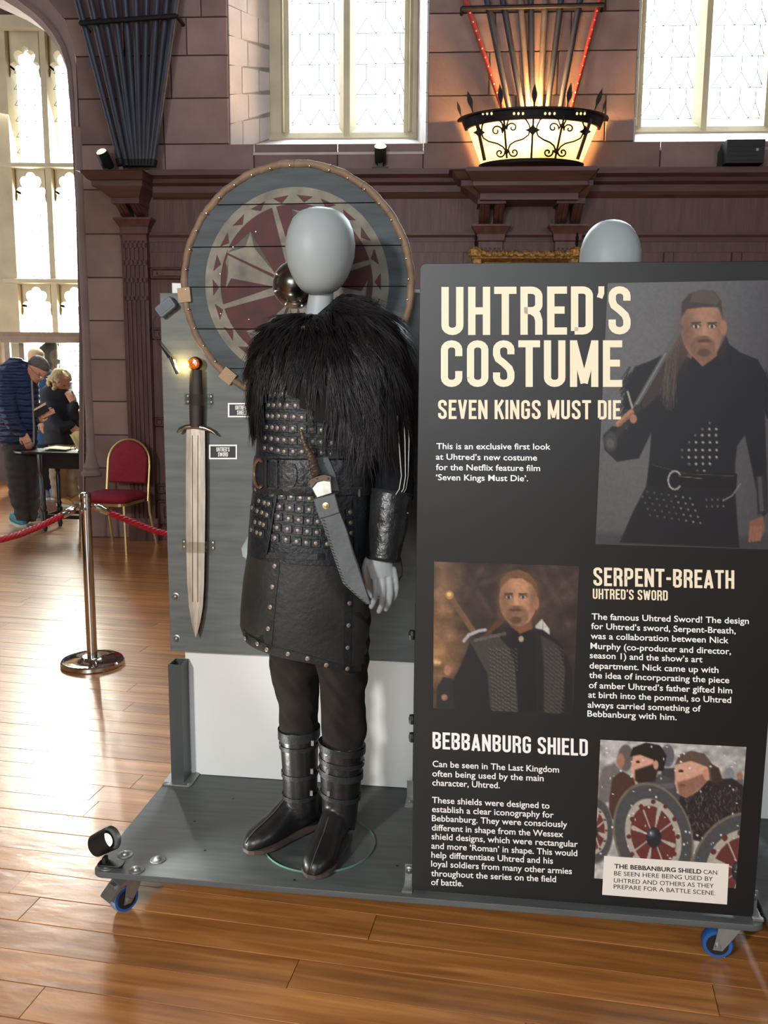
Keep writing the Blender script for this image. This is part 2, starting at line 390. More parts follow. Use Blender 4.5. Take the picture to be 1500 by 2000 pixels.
# stone blocks on its face
def block(s0, s1, z0, z1, m=stone, sl=None, n0=0.0, parent=None):
    g = 0.004; c = 0.006; parent = parent or wall_back
    l0, l1 = (s0, s0) if sl is None else sl
    if s1-max(l0, l1) < 0.05: return
    n0 += random.uniform(-0.004, 0.004)
    q = [(l0+g, z0+g), (s1-g, z0+g), (s1-g, z1-g), (l1+g, z1-g)]
    MB().prism(q, n0+0.02, n0-0.012, 'y', bev=c).build('stone_block', m, parent, MW)
z = 0.0; k = 0
while z < 5.05:
    h = random.choice((0.30, 0.34, 0.37)); z1 = z+h; zm = z+h/2
    sl0, sl1 = arch_s(z+0.01), arch_s(z1-0.01)
    if sl0 is None: sl0 = -1.4
    if sl1 is None: sl1 = -1.4
    def run(a, b, sl=None):
        s = a
        first = True
        while s < b-0.02:
            ln = random.uniform(0.42, 0.85)
            if b-(s+ln) < 0.22: ln = b-s
            block(s, s+ln, z, z1, sl=sl if first else None); s += ln; first = False
    if z1 < ZC-0.02:
        # only the pier is stone below the panelling
        run(max(sl0, sl1), WL(247, 700)[0]+0.03, (sl0, sl1))
    else:
        zz0, zz1 = z, z1
        if zm < zW: run(max(sl0, sl1), SR-1.0, (sl0, sl1))
        else:
            run(max(sl0, sl1), sA0, (sl0, sl1)); run(sA1, sB0)
    z = z1; k += 1
    if z < ZC < z+0.33: pass

# arch mouldings: sweep between the measured edge lines
mb = MB()
def strip(c0, n0, c1, n1):
    a = [Vector((s, n0, z)) for s, z in c0]; b = [Vector((s, n1, z)) for s, z in c1]; m = len(a)
    mb.add(a+b, [(i, i+1, m+i+1, m+i) for i in range(m-1)])
strip(A_out, -0.015, A_mid, 0.05)
A_m2 = [(a[0]*0.6+b[0]*0.4, a[1]*0.6+b[1]*0.4) for a, b in zip(A_mid, A_in)]
strip(A_mid, 0.05, A_m2, 0.03); strip(A_m2, 0.03, A_in, 0.16); strip(A_in, 0.16, A_far, TH)
arch = mb.build('trim_1', mat('arch_stone', rgb(128, 110, 104), 0.85, var=0.12, scale=4, bump=0.15, bscale=40, spec=0.2), M=MW, kind='structure', smooth=True)
# small attached shaft with its base on the pier edge
s0_, zb_ = WL(180, 915)
mb = MB(); mb.lathe([(0.001, 0), (0.10, 0), (0.10, 0.025), (0.075, 0.05), (0.082, 0.075), (0.06, 0.11), (0.048, 0.18), (0.04, 0.2), (0.036, 3.0), (0.001, 3.0)], 14, (s0_, 0.0, zb_-0.06))
mb.build('engaged_shaft', MATS['arch_stone'], arch, MW, smooth=True)

# ---- wall windows
glass = bpy.data.materials.new('leaded_window_glass'); glass.use_nodes = True
_n = glass.node_tree.nodes; _l = glass.node_tree.links; _n.remove(_n['Principled BSDF'])
_t = _n.new('ShaderNodeBsdfTransparent'); _t.inputs[0].default_value = (0.93, 0.96, 0.95, 1); _g = _n.new('ShaderNodeBsdfGlossy'); _g.inputs[1].default_value = 0.08
_x = _n.new('ShaderNodeMixShader'); _x.inputs[0].default_value = 0.06; _l.new(_t.outputs[0], _x.inputs[1]); _l.new(_g.outputs[0], _x.inputs[2]); _l.new(_x.outputs[0], _n['Material Output'].inputs[0])
def came_mesh(s0, s1, z0, z1, n, step=0.17, r=0.0032):
    b = MB(); x = s0+step/2
    def bar(p, q): b.tube([(p[0], n, p[1]), (q[0], n, q[1])], r, 4)
    zz = z0; row_ = 0
    while zz < z1:
        zt = min(z1, zz+step*1.5); bar((s0, zz), (s1, zz))
        x = s0
        while x < s1-0.01:
            xe = min(s1, x+step); bar((x, zz), ((x+xe)/2, (zz+zt)/2)); bar(((x+xe)/2, (zz+zt)/2), (xe, zz)); bar(((x+xe)/2, (zz+zt)/2), ((x+xe)/2, zt)); x = xe
        zz = zt; row_ += 1
    return b
def wall_window(name, s0, s1, zs, lights, zl, nI, splay_l, splay_r, zi):
    """s0,s1 face opening; frame plane at depth nI; lights: list of (a,b) at the frame plane; zl glass bottom; zi frame bottom"""
    fr = MB(); a0, a1 = splay_l, splay_r; top = zHead
    # surround: outer jambs, mullion, bottom
    edges = [a0]+[v for ab in lights for v in ab]+[a1]
    for i in range(0, len(edges), 2):
        x0, x1 = edges[i], edges[i+1]
        fr.prism([(x0, nI-0.06), (x1, nI-0.06), (x1, nI+0.10), (x0, nI+0.10)] if i in (0, len(edges)-2) else
                 [(x0+0.05, nI-0.08), (x1-0.05, nI-0.08), (x1, nI+0.02), (x1, nI+0.12), (x0, nI+0.12), (x0, nI+0.02)], zi-0.02, top, 'z')
        if i == 0: fr.prism([(x1-0.10, nI-0.02), (x1-0.05, nI-0.10), (x1-0.02, nI-0.02), (x1+0.015, nI+0.06), (x1-0.1, nI+0.06)], zi+0.05, top, 'z')
        if i == len(edges)-2: fr.prism([(x0+0.10, nI-0.02), (x0+0.05, nI-0.10), (x0+0.02, nI-0.02), (x0-0.015, nI+0.06), (x0+0.1, nI+0.06)], zi+0.05, top, 'z')
    fr.prism([(nI-0.09, zi), (nI-0.06, zi+0.05), (nI+0.08, zl), (nI+0.14, zl), (nI+0.14, zi-0.05), (nI-0.09, zi-0.05)], a0, a1, 'x')
    win = fr.build(name, tracery, M=MW, kind='structure')
    for i, (la, lb) in enumerate(lights):
        p = MB().box(la, lb, nI+0.05, nI+0.056, zl-0.02, top).build('pane', glass, win, MW)
        came_mesh(la, lb, zl, min(top, 5.6), nI+0.045).build('lead_cames', lead, win, MW)
    # reveals: sloping sill and splayed jambs of coursed stone
    sill = MB(); sill.add([(s0, -0.012, zs), (s1, -0.012, zs), (a1, nI-0.06, zi), (a0, nI-0.06, zi)], [(0, 1, 2, 3)])
    sill.add([(s0, -0.012, zs), (s1, -0.012, zs), (s1, -0.012, zs-0.02), (s0, -0.012, zs-0.02)], [(0, 1, 2, 3)])
    so = sill.build('sill', stone_pale, win, MW)
    def jamb(sa, sb, side):
        zz = zs; kk = 0
        back = MB().add([(sa, 0.0, zs-0.02), (sb, nI-0.055, zi-0.02), (sb, nI-0.055, top), (sa, 0.0, top)], [(0, 1, 2, 3)]).build('reveal_backing', joint, win, MW)
        dirv = Vector((sb-sa, nI-0.06, 0)); ln = dirv.length; dirv.normalize(); nrm = Vector((-dirv.y, dirv.x, 0))*(-1 if side < 0 else 1)
        while zz < 5.6:
            h = 0.235; zt = zz+h; cuts = [0, 0.45, 1.0] if kk % 2 else [0, 0.3, 0.72, 1.0]
            for c0, c1 in zip(cuts, cuts[1:]):
                pts = []
                for c in (c0, c1):
                    e = 0.004/ln; cc = c+e if c == c0 else c-e
                    base = Vector((sa, 0, 0))+dirv*(ln*cc); up = (zi-zs)*cc*max(0, 1-(zz-zs)/1.0)
                    pts.append((base, up))
                (p0, u0), (p1, u1) = pts
                b = MB(); f = [p0+Vector((0, 0, zz+u0+0.004)), p1+Vector((0, 0, zz+u1+0.004)), p1+Vector((0, 0, zt+u1*0.999-0.004)), p0+Vector((0, 0, zt+u0*0.999-0.004))]
                off = nrm*0.012
                b.loft([[v for v in f], [v+off for v in f]]); b.build('stone_block', stone_pale, win, MW)
            zz = zt; kk += 1
    jamb(s0, a0, -1); jamb(s1, a1, 1)
    return win
nI = 0.50
la = [(WL(567, 150, nI)[0], WL(662, 150, nI)[0]), (WL(696, 150, nI)[0], WL(790, 150, nI)[0])]
wall_window('window_1', sA0, sA1, zW, la, WL(650, 241, nI)[1], nI, WL(528, 200, nI)[0], WL(817, 200, nI)[0], WL(650, 274, nI)[1])
lb = [(WL(1254, 150, nI)[0], WL(1358, 150, nI)[0]), (WL(1392, 150, nI)[0], WL(1494, 150, nI)[0])]
wall_window('window_2', sB0, sB1, zB, lb, WL(1350, 229, nI)[1], nI, WL(1232, 200, nI)[0], WL(1522, 200, nI)[0], WL(1350, 262, nI)[1])

# ---- oak panelling below the cornice
sP0 = WL(247, 700)[0]; sP1 = SR-1.2
mb = MB(); mb.box(sP0, sP1, -0.03, 0.03, 0, ZC-0.02)
panelling = mb.build('wall_panelling', oak, M=MW, kind='structure')
def rail(name, prof, s0, s1, m=oak_dark, parent=panelling):
    """prof: list of (projection, z) closed profile run along the wall"""
    return MB().prism([(-p, z) for p, z in prof], s0, s1, 'x').build(name, m, parent, MW)
def zl_(y, n=-0.05): return WL(760, y, n)[1]
sPil = WL(300, 330)[0]
rail('cornice_shelf', [(-0.02, ZC), (0.17, ZC), (0.17, ZC-0.045), (0.13, ZC-0.07), (0.12, ZC-0.10), (0.08, ZC-0.12), (0.07, ZC-0.17), (0.05, ZC-0.20), (0.03, ZC-0.22), (-0.02, ZC-0.22)], sPil, sP1)
zr1 = zl_(452); zr2 = zl_(472)
rail('frieze_rail', [(0, zr1), (0.06, zr1-0.005), (0.06, zr1-0.03), (0.045, zr1-0.05), (0.04, zr2), (0, zr2)], sP0, sP1)
zr3 = zl_(492)
rail('top_rail', [(0.015, zr2), (0.035, zr2), (0.035, zr3), (0.015, zr3)], sP0, sP1, oak)
# framed panels: stiles and raised fields (left of the display they are seen full height)
zlev = [WL(310, y, -0.05)[1] for y in (478, 522, 550, 640, 668, 815, 838, 945, 962, 1038)]
sx0 = WL(292, 700, -0.05)[0]
def framed(s0, s1, z0, z1):
    b = 0.05
    o = MB().prism([(s0, z0), (s1, z0), (s1, z1), (s0, z1)], -0.028, -0.05, 'y').build('panel_frame', oak, panelling, MW)
    mbp = MB()
    for k, (ins, n) in enumerate(((0.0, -0.068), (0.018, -0.06), (0.03, -0.066))):
        pass
    for q in ((s0-0.0, s0+b*0.5, z0, z1), (s1-b*0.5, s1, z0, z1)): mbp.cbox(q[0], q[1], -0.072, -0.03, q[2], q[3], 0.01)
    for q in ((z0, z0+b*0.5), (z1-b*0.5, z1)): mbp.cbox(s0, s1, -0.072, -0.03, q[0], q[1], 0.01)
    mbp.build('panel_moulding', oak, panelling, MW)
    MB().cbox(s0+b*1.1, s1-b*1.1, -0.066, -0.04, z0+b*1.1, z1-b*1.1, 0.016).build('raised_panel', oak, panelling, MW)
pw = 0.46
for kx in range(14):
    s0 = sx0+0.03+kx*(pw+0.10)
    if kx > 1 and kx not in (9, 10, 11, 12): 
        MB().cbox(s0-0.09, s0-0.01, -0.062, -0.03, 1.6, zr3, 0.006).build('stile', oak, panelling, MW); continue
    MB().cbox(s0-0.09, s0-0.01, -0.062, -0.03, 0.12, zr3, 0.006).build('stile', oak, panelling, MW)
    for a, b in ((8, 7), (6, 5), (4, 3), (2, 1)):
        framed(s0, s0+pw, zlev[a]+0.02 if a != 8 else 0.42, zlev[b])
    framed(s0, s0+pw, 0.14, 0.36)
rail('baseboard_back', [(0, 0), (0.10, 0), (0.10, 0.06), (0.07, 0.09), (0.05, 0.12), (0, 0.12)], sP0, sP1, oak)
# fluted pilasters with scrolled consoles
def pilaster(sc, w, z_sh_top, big=True, zbot=0.0, proj=0.11):
    p = bpy.data.objects.new('pilaster', None); COL.objects.link(p); adopt(p, panelling, MW)
    b = MB(); n = 5; fw = w/(2*n+1)
    b.box(sc-w/2, sc+w/2, -proj+0.02, 0, zbot, z_sh_top)
    zf = z_sh_top-0.62
    for i in range(n+1): b.box(sc-w/2+2*i*fw, sc-w/2+(2*i+1)*fw, -proj, -proj+0.02, zbot+0.2, z_sh_top)
    for k in range(3):
        b.box(sc-w/2, sc+w/2, -proj, -proj+0.02, z_sh_top-0.03-0.145*k-0.03, z_sh_top-0.145*k-0.02)
    b.box(sc-w/2, sc+w/2, -proj, -proj+0.02, z_sh_top-0.5, z_sh_top-0.465)
    b.build('fluted_shaft', oak, p, MW)
    b = MB(); b.prism([(-proj-0.03, zbot), (0, zbot), (0, zbot+0.2), (-proj, zbot+0.2), (-proj-0.01, zbot+0.16), (-proj-0.03, zbot+0.12)], sc-w/2-0.03, sc+w/2+0.03, 'x'); b.build('pilaster_base', oak, p, MW)
    zc0 = z_sh_top
    # cap
    rings = []
    for e, z in ((0, 0), (0, 0.05), (0.012, 0.06), (0.02, 0.11), (0.05, 0.16), (0.06, 0.17), (0.06, 0.185)):
        rings.append([(sc-w/2-e, 0, zc0+z), (sc-w/2-e, -proj-e, zc0+z), (sc+w/2+e, -proj-e, zc0+z), (sc+w/2+e, 0, zc0+z)])
    MB().loft(rings).build('pilaster_cap', oak, p, MW)
    zk = zc0+0.185; ztop_c = ZCAP if big else ZSH-0.25+0.24; zk1 = ztop_c-0.24; H = zk1-zk
    # S-shaped console, three ribs
    prof = []
    for i in range(15):
        t = i/14; prof.append((-(0.07+0.20*(0.5-0.5*cos(PI*min(1, t*1.05)))+0.025*sin(2*PI*t)), zk+H*t))
    for off, ww in ((-w*0.30, w*0.30), (w*0.30, w*0.30)):
        poly = [(0, zk)]+prof+[(0, zk1)]
        MB().prism(poly, sc+off-ww/2-0.01, sc+off+ww/2+0.01, 'x').build('console_scroll', oak, p, MW)
        for r_ in (-0.25, 0.25):
            poly2 = [(0, zk)]+[(a-0.012, z) for a, z in prof]+[(0, zk1)]
            MB().prism(poly2, sc+off+r_*ww-0.012, sc+off+r_*ww+0.012, 'x').build('console_rib', oak, p, MW)
    # flared capital carrying the cornice
    rings = []
    for e, d, z in ((0.02, 0.30, zk1), (0.02, 0.30, zk1+0.04), (0.10, 0.34, zk1+0.10), (0.16, 0.36, zk1+0.13), (0.16, 0.36, zk1+0.17), (0.19, 0.38, zk1+0.18), (0.23, 0.42, zk1+0.235), (0.26, 0.44, ztop_c-0.002), (0.26, 0.44, ztop_c)):
        rings.append([(sc-w/2-e, 0, z), (sc-w/2-e, -d, z), (sc+w/2+e*0.35, -d, z), (sc+w/2+e*0.35, 0, z)])
    MB().loft(rings).build('flared_capital', oak_dark, p, MW)
    return p
sc1, _ = WL(264, 500, -0.11); zcap = WL(264, 470, -0.11)[1]
pilaster(sc1, 0.21, zcap)
for px in (958, 1108):
    pilaster(WL(px, 470, -0.11)[0], 0.20, zcap-0.06, False)
sl0 = WL(905, 330, -0.4)[0]; sl1 = WL(1168, 330, -0.4)[0]
MB().loft([[(sl0+0.14-e, 0.0, z), (sl0+0.14-e, -0.36-e, z), (sl1-0.14+e, -0.36-e, z), (sl1-0.14+e, 0.0, z)] for e, z in ((0, ZSH-0.23), (0, ZSH-0.18), (0.06, ZSH-0.13), (0.06, ZSH-0.10), (0.12, ZSH-0.03), (0.12, ZSH))]).build('lantern_shelf', oak_dark, panelling, MW)

# ---- bay beyond the arch
YB = 12.3
wx = lambda px, y=400: at(px, y, YB).x
wz = lambda py, px=60: at(px, py, YB).z
L1 = (wx(34), wx(90)); L2 = (wx(110), wx(110)+(L1[1]-L1[0])); gapm_ = L2[0]-L1[1]
L3 = (L2[1]+gapm_, L2[1]+gapm_+L1[1]-L1[0]); L0 = None
bx0 = L1[0]-0.28; bx1 = L3[1]+0.28
zt1, zt2, zt3 = wz(92), wz(322), wz(548); zsill = wz(800)
tiers = [(wz(318), zt1), (wz(543), wz(338)), (zsill, wz(562))]
mb = MB()
mb.box(-8.5, bx0, YB-0.05, YB+0.5, 0, 7); mb.box(bx1, -1.4, YB-0.05, YB+0.5, 0, 7); mb.box(bx0, bx1, YB-0.05, YB+0.5, 0, zsill-0.1); mb.box(bx0, bx1, YB-0.05, YB+0.5, wz(52), 7)
mb.box(-8.7, -8.5, 8.6, YB+0.5, 0, 7); mb.box(-1.6, -1.4, 8.9, YB+0.5, 0, 7); mb.box(-8.7, -1.4, 8.6, YB+0.5, 7, 7.2)
wall_bay = mb.build('wall_bay', joint, kind='structure')
z = 0.3; kk = 0
while z < 6.2:
    h = random.choice((0.36, 0.42)); s = bx0-0.12
    while s > -6.4:
        ln = random.uniform(0.45, 0.8)
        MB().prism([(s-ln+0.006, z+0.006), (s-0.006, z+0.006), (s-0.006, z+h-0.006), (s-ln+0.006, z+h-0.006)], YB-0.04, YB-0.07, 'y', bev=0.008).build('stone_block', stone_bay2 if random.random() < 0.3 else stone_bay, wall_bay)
        s -= ln
    z += h
fr = MB(); cols = [L1, L2, L3]
bt = wz(60)
for a, b in ((bx0, L1[0]), (L1[1], L2[0]), (L2[1], L3[0]), (L3[1], bx1)):
    fr.prism([(a, YB+0.05), (a+0.03, YB-0.06) if a != bx0 else (a-0.1, YB-0.14), (b-0.03, YB-0.06), (b, YB+0.05), (b, YB+0.2), (a, YB+0.2)], zsill, bt, 'z')
fr.box(bx0-0.12, bx1, YB-0.16, YB-0.05, bt-0.02, bt+0.13); fr.box(bx0-0.12, bx0-0.02, YB-0.16, YB-0.04, zsill, bt)
for k, (z0, z1) in enumerate(tiers):
    top = bt if k == 0 else tiers[k-1][0]
    for (a, b) in cols:
        w_ = b-a
        # cusped tracery head: plate with lobed opening
        hh = 0.36; zb0 = z1-hh
        lob = [(a, zb0)]
        for cx_, cz_, r_, a0, a1 in ((0.14, 0.36, 0.15, 230, 60), (0.30, 0.72, 0.17, 200, 45), (0.5, 0.86, 0.17, 165, 15), (0.70, 0.72, 0.17, 135, -20), (0.86, 0.36, 0.15, 120, -50)):
            for x_, z_ in arc(a+cx_*w_, zb0+cz_*hh, r_*w_, a0, a1, 5, r_*w_): lob.append((min(b, max(a, x_)), z_))
        lob += [(b, zb0)]
        outer = [(b, top), (a, top)]
        fr.prism(lob+outer, YB+0.0, YB+0.15, 'y')
        # two pierced circles in the spandrels
    if k < 2:
        fr.prism([(YB-0.10, z0-0.02), (YB-0.10, z0-0.07), (YB+0.15, z0-0.1), (YB+0.15, z0), (YB+0.0, z0)], bx0, bx1, 'x')
fr.box(bx0-0.1, bx1, YB-0.2, YB+0.2, zsill-0.15, zsill)
win3 = fr.build('window_3', tracery, kind='structure', smooth=True, angle=rad(30))
for a, b in cols:
    MB().box(a-0.02, b+0.02, YB+0.1, YB+0.106, zsill, bt).build('pane', glass, win3)
    came_mesh(a, b, zsill, bt-0.4, YB+0.095, 0.13, 0.003).build('lead_cames', lead, win3)
# roof of the bay and ground outside so that no light leaks in from below
# ================================================================== DISPLAY STAND
grey_ply = mat('grey_stained_ply', rgb(92, 97, 97), 0.5, var=0.2, scale=5.0, bump=0.06, bscale=60, stretch=(1.0, 6, 9), spec=0.4)
grey_top = mat('grey_platform_ply', rgb(84, 88, 88), 0.5, var=0.16, scale=5.0, bump=0.05, bscale=60, stretch=(1.0, 9, 9), spec=0.4)
grey_edge = mat('grey_panel_edge', rgb(128, 130, 126), 0.5, var=0.1)
white_panel = mat('white_melamine', rgb(226, 228, 226), 0.5, var=0.02, spec=0.4)
post_m = mat('grey_steel_post', rgb(70, 76, 78), 0.42, metal=0.25, var=0.08)
post_in = mat('dark_steel_inside', rgb(20, 22, 26), 0.6, var=0.1)
zinc = mat('zinc_plate', rgb(150, 152, 150), 0.42, metal=0.8, var=0.12, scale=20)
chrome = mat('polished_chrome', rgb(205, 204, 200), 0.08, metal=1.0, var=0.05)
black_plastic = mat('black_plastic', rgb(24, 25, 27), 0.45, var=0.1)
blue_rubber = mat('blue_wheel_tread', rgb(38, 84, 150), 0.5, var=0.08)
grey_rubber = mat('grey_wheel_tread', rgb(130, 150, 185), 0.5, var=0.08)
PL = 1.842; PD = 0.665
def rrect(x0, x1, y0, y1, r, n=5):
    return arc(x0+r, y0+r, r, 180, 270, n)+arc(x1-r, y0+r, r, 270, 360, n)+arc(x1-r, y1-r, r, 0, 90, n)+arc(x0+r, y1-r, r, 90, 180, n)
def bolt(parent, M, r=0.011, name='bolt', m=None):
    global _bolt
    if '_bolt' not in globals():
        b = MB(); b.lathe([(0.001, 0), (1.9, 0), (1.9, 0.12), (1.75, 0.2), (1.0, 0.2), (0.95, 0.5), (0.6, 0.85), (0.2, 0.95), (0.001, 0.95)], 16)
        _bolt = b.data('bolt'); _bolt.materials.append(zinc)
        for p in _bolt.polygons: p.use_smooth = True
    o = bpy.data.objects.new(name, _bolt); COL.objects.link(o); return adopt(o, parent, M @ Matrix.Scale(r, 4))
plat = thing('display_platform', 'low grey plywood platform on castors carrying the costume mannequin and the text board', 'platform', MD)
MB().prism(rrect(0, PL, 0, PD, 0.03), -0.018, 0, 'z', bev=0.002).build('deck', grey_top, plat, MD)
for u_ in (0.004,): pass
for (u, v, a) in ((0.095, 0.06, 143), (PL-0.075, 0.06, 84), (0.12, PD-0.08, 20), (PL-0.1, PD-0.08, 0)):
    Mc = MD @ T(u, v, -0.018) @ RZ(rad(a))
    c = bpy.data.objects.new('castor', None); COL.objects.link(c); adopt(c, plat, Mc)
    R_ = 0.040; zc = -(BASE-0.018-R_)
    MB().box(-0.04, 0.04, -0.035, 0.035, -0.006, 0).build('top_plate', zinc, c, Mc)
    yo = 0.028
    MB().lathe([(0.001, -0.016), (0.026, -0.016), (0.028, -0.006), (0.001, -0.006)], 16).build('swivel_head', zinc, c, Mc, smooth=True)
    for sgn in (-1, 1):
        MB().prism([(-0.030, -0.014), (0.032, -0.014), (0.030, -0.03), (yo+0.012, zc-0.012), (yo-0.012, zc-0.012), (-0.012, -0.045)], sgn*0.021, sgn*0.0235, 'x').build('fork_side', zinc, c, Mc)
    # fork sides above are drawn in the y-z plane
    Mw = Mc @ T(0, yo, zc) @ Matrix.Rotation(PI/2, 4, 'Y')
    MB().lathe([(0.028, -0.016), (R_-0.002, -0.016), (R_, -0.012), (R_, 0.012), (R_-0.002, 0.016), (0.028, 0.016)], 28).build('wheel_tread', grey_rubber if u < 0.2 else blue_rubber, c, Mw, smooth=True, angle=rad(30))
    MB().lathe([(0.001, -0.0165), (0.037, -0.0165), (0.037, 0.0165), (0.001, 0.0165)], 24).build('wheel_band', blue_rubber, c, Mw, smooth=True, angle=rad(30))
    MB().lathe([(0.001, -0.0175), (0.029, -0.0175), (0.029, 0.0175), (0.001, 0.0175)], 20).build('wheel_hub', black_plastic, c, Mw, smooth=True, angle=rad(30))
    MB().lathe([(0.001, -0.032), (0.007, -0.032), (0.007, 0.032), (0.001, 0.032)], 8).build('axle_nut', zinc, c, Mw)
    if u < 0.2 and v < 0.3:
        MB().prism([(-0.005, -0.010), (0.03, -0.012), (0.050, -0.022), (0.082, -0.052), (0.088, -0.060), (0.080, -0.058), (0.045, -0.030), (0.0, -0.020)], -0.026, 0.026, 'x').build('brake_pedal', zinc, c, Mc)
        MB().box(-0.013, 0.013, 0.046, 0.064, -0.030, -0.022, T(0, 0.0, -0.002)).build('pedal_tab', zinc, c, Mc)
for u, v in ((0.035, 0.028), (0.165, 0.085), (0.125, 0.025), (0.06, 0.10)): bolt(plat, MD @ T(u, v, 0), 0.012)
for k, (px, py) in enumerate(((455, 1560), (380, 1604), (400, 1661), (776, 1691), (575, 1719))):
    p = hit(px, py, MDi, 0); g = ground(px, py, BASE); q = MDi @ g
    MB().lathe([(0.001, -0.0005), (0.004, -0.0005), (0.004, 0.0006), (0.001, 0.0006)], 8).build('screw_hole', black_plastic, plat, MD @ T(q.x, q.y, 0.0003))

# ---- posts, white lower panel and grey back board
VB = 0.600      # front face of the grey back board (depth on the platform)
gu0, gz0 = DL(333, 1266, VB); gu1, gz1 = DL(808, 1300, VB); gz = 0.5*(gz0+gz1); gtop = DL(812, 571, VB)[1]
backb = thing('back_board', 'tall grey wood-grain board behind the mannequin, holding the round shield and the sword', 'board', MD @ T(0, VB, 0))
MB().prism([(gu0, gz), (PL-0.01, gz), (PL-0.01, gtop), (gu0, gtop)], VB, VB+0.018, 'y', bev=0.001).build('board_face', grey_ply, backb, MD)
for px, py in ((343, 1165), (345, 1247)):
    u, z = DL(px, py, VB); bolt(backb, MD @ T(u, VB, z) @ Matrix.Rotation(PI/2, 4, 'X'), 0.0075)
wp = thing('white_back_panel', 'plain white panel showing below the grey board behind the boots', 'panel', MD @ T(0, VB+0.05, 0))
wu0 = DL(366, 1400, VB+0.05)[0]; wt = DL(337, 553, VB+0.05)
MB().prism([(wu0, 0.002), (PL-0.01, 0.002), (PL-0.01, 1.3), (wu0, 1.3)], VB+0.045, VB+0.055, 'y').build('panel_sheet', white_panel, wp, MD)
wr = DL(814, 567.5, VB+0.05)
MB().prism([(wt[0], 1.3), (wr[0]+0.1, 1.3), (wr[0]+0.1, wr[1]), (wt[0], wt[1])], VB+0.045, VB+0.055, 'y').build('panel_top_sheet', white_panel, wp, MD)
pu0, pz = DL(329, 1297, VB-0.03); pu1 = DL(354, 1297, VB-0.03)[0]
def post(u0, u1, v0, v1, h, lab, hollow=True):
    Mo = MD @ T((u0+u1)/2, (v0+v1)/2, 0)
    p = thing('support_post', lab, 'post', Mo); t = 0.003
    for q in ((u0, u1, v0, v0+t), (u0, u1, v1-t, v1), (u0, u0+t, v0+t, v1-t), (u1-t, u1, v0+t, v1-t)):
        MB().box(*q, 0.006, h).build('tube_side', post_m, p, MD)
    MB().box(u0+t, u1-t, v0+t, v1-t, h-0.12, h-0.118).build('tube_plug', post_in, p, MD)
    MB().prism(rrect(u0-0.028, u1+0.03, v0-0.022, v1+0.025, 0.01, 3), 0.0, 0.006, 'z', bev=0.001).build('foot_plate', zinc, p, MD)
    for a in (u0-0.016, u1+0.018):
        for b in (v0-0.010, v1+0.013): bolt(p, MD @ T(a, b, 0.006), 0.005)
    return p
post(pu0, pu1, VB-0.035, VB+0.035, pz, 'square grey steel post with an open top at the end of the back board')
# ---- text board
VT = 0.020; TB = 0.022
bz = [DL(806, 1760, VT), DL(1472, 1806, VT), DL(818, 519, VT), DL(1500, 505, VT)]
tu0 = 0.5*(bz[0][0]+bz[2][0]); tu1 = 1.815; tz0 = 0.010; tz1 = 0.5*(bz[2][1]+bz[3][1])
board_m = mat('satin_charcoal_print', rgb(20, 21, 22), 0.37, var=0.05, scale=2.0, bump=0.02, bscale=400, spec=0.5)
edge_m = mat('grey_board_edge', rgb(105, 108, 108), 0.5, var=0.05)
tboard = thing('text_board', 'large charcoal information board with cream headline, paragraphs and printed photographs', 'sign', MD @ T(0.5*(tu0+tu1), VT, 0))
MB().prism(rrect(tu0, tu1, tz0, tz1, 0.012), VT, VT+TB, 'y', bev=0.0015).build('board_panel', board_m, tboard, MD)
for u in (tu0+0.02, tu1-0.02):
    MB().box(u-0.02, u+0.02, VT+TB, VT+TB+0.03, 0.0, tz1-0.08).build('back_batten', edge_m, tboard, MD)
for (u, sgn) in ((tu0-0.013, -1), (tu1+0.013, 1)):
    b = MB(); b.box(u-0.012, u+0.012, VT+0.012, VT+0.10, 0.0, 0.003); b.box(u-0.012, u+0.012, VT+0.06, VT+0.063, 0.0, 0.05)
    b.box(u-0.014, u+0.014, VT-0.001, VT+0.012, 0.0, 0.006)
    br = b.build('foot_bracket', zinc, tboard, MD); bolt(tboard, MD @ T(u, VT+0.055, 0.035) @ Matrix.Rotation(PI/2, 4, 'X'), 0.006)
for px, py in ((805, 1240), (805, 1405), (805, 1440)):
    u, z = DL(px, py, VT+0.06); MB().lathe([(0.001, -0.012), (0.008, -0.012), (0.010, 0), (0.008, 0.012), (0.001, 0.012)], 10).build('board_knob', black_plastic, tboard, MD @ T(u, VT+0.06, z))
qx, qz = DL(800, 1560, VB-0.06)
rp = thing('rear_bracket', 'small zinc angle bracket on the deck behind the text board', 'bracket', MD @ T(qx, VB-0.06, 0))
MB().box(qx-0.013, qx+0.013, VB-0.09, VB-0.02, 0.0, 0.004).build('bracket_foot', zinc, rp, MD)
MB().box(qx-0.013, qx+0.013, VB-0.024, VB-0.02, 0.0, 0.06).build('bracket_leg', zinc, rp, MD); bolt(rp, MD @ T(qx, VB-0.055, 0.004), 0.006)
MB().box(qx+0.005, qx+0.04, VB-0.02, VB-0.001, 0, gz+0.2).build('upright', post_m, rp, MD)

# ---- neighbouring stand glimpsed past the board's edge
np_ = thing('neighbour_platform', 'second grey platform just past the edge of the text board', 'platform', MD @ T(PL+0.01, 0, 0))
MB().prism(rrect(PL+0.012, PL+1.2, 0.0, PD, 0.02), -0.018, -0.001, 'z', bev=0.002).build('deck', grey_top, np_, MD)
MB().prism([(PL+0.06, 0.0), (PL+1.15, 0.0), (PL+1.15, 1.5), (PL+0.06, 1.5)], VB+0.0, VB+0.01, 'y').build('white_upstand', white_panel, np_, MD)
for u in (PL+0.08, PL+1.1):
    for v in (0.08, PD-0.08): MB().lathe([(0.001, 0.0), (0.03, 0.0), (0.035, 0.05), (0.02, 0.117), (0.001, 0.117)], 12).build('castor', black_plastic, np_, MD @ T(u, v, -BASE))

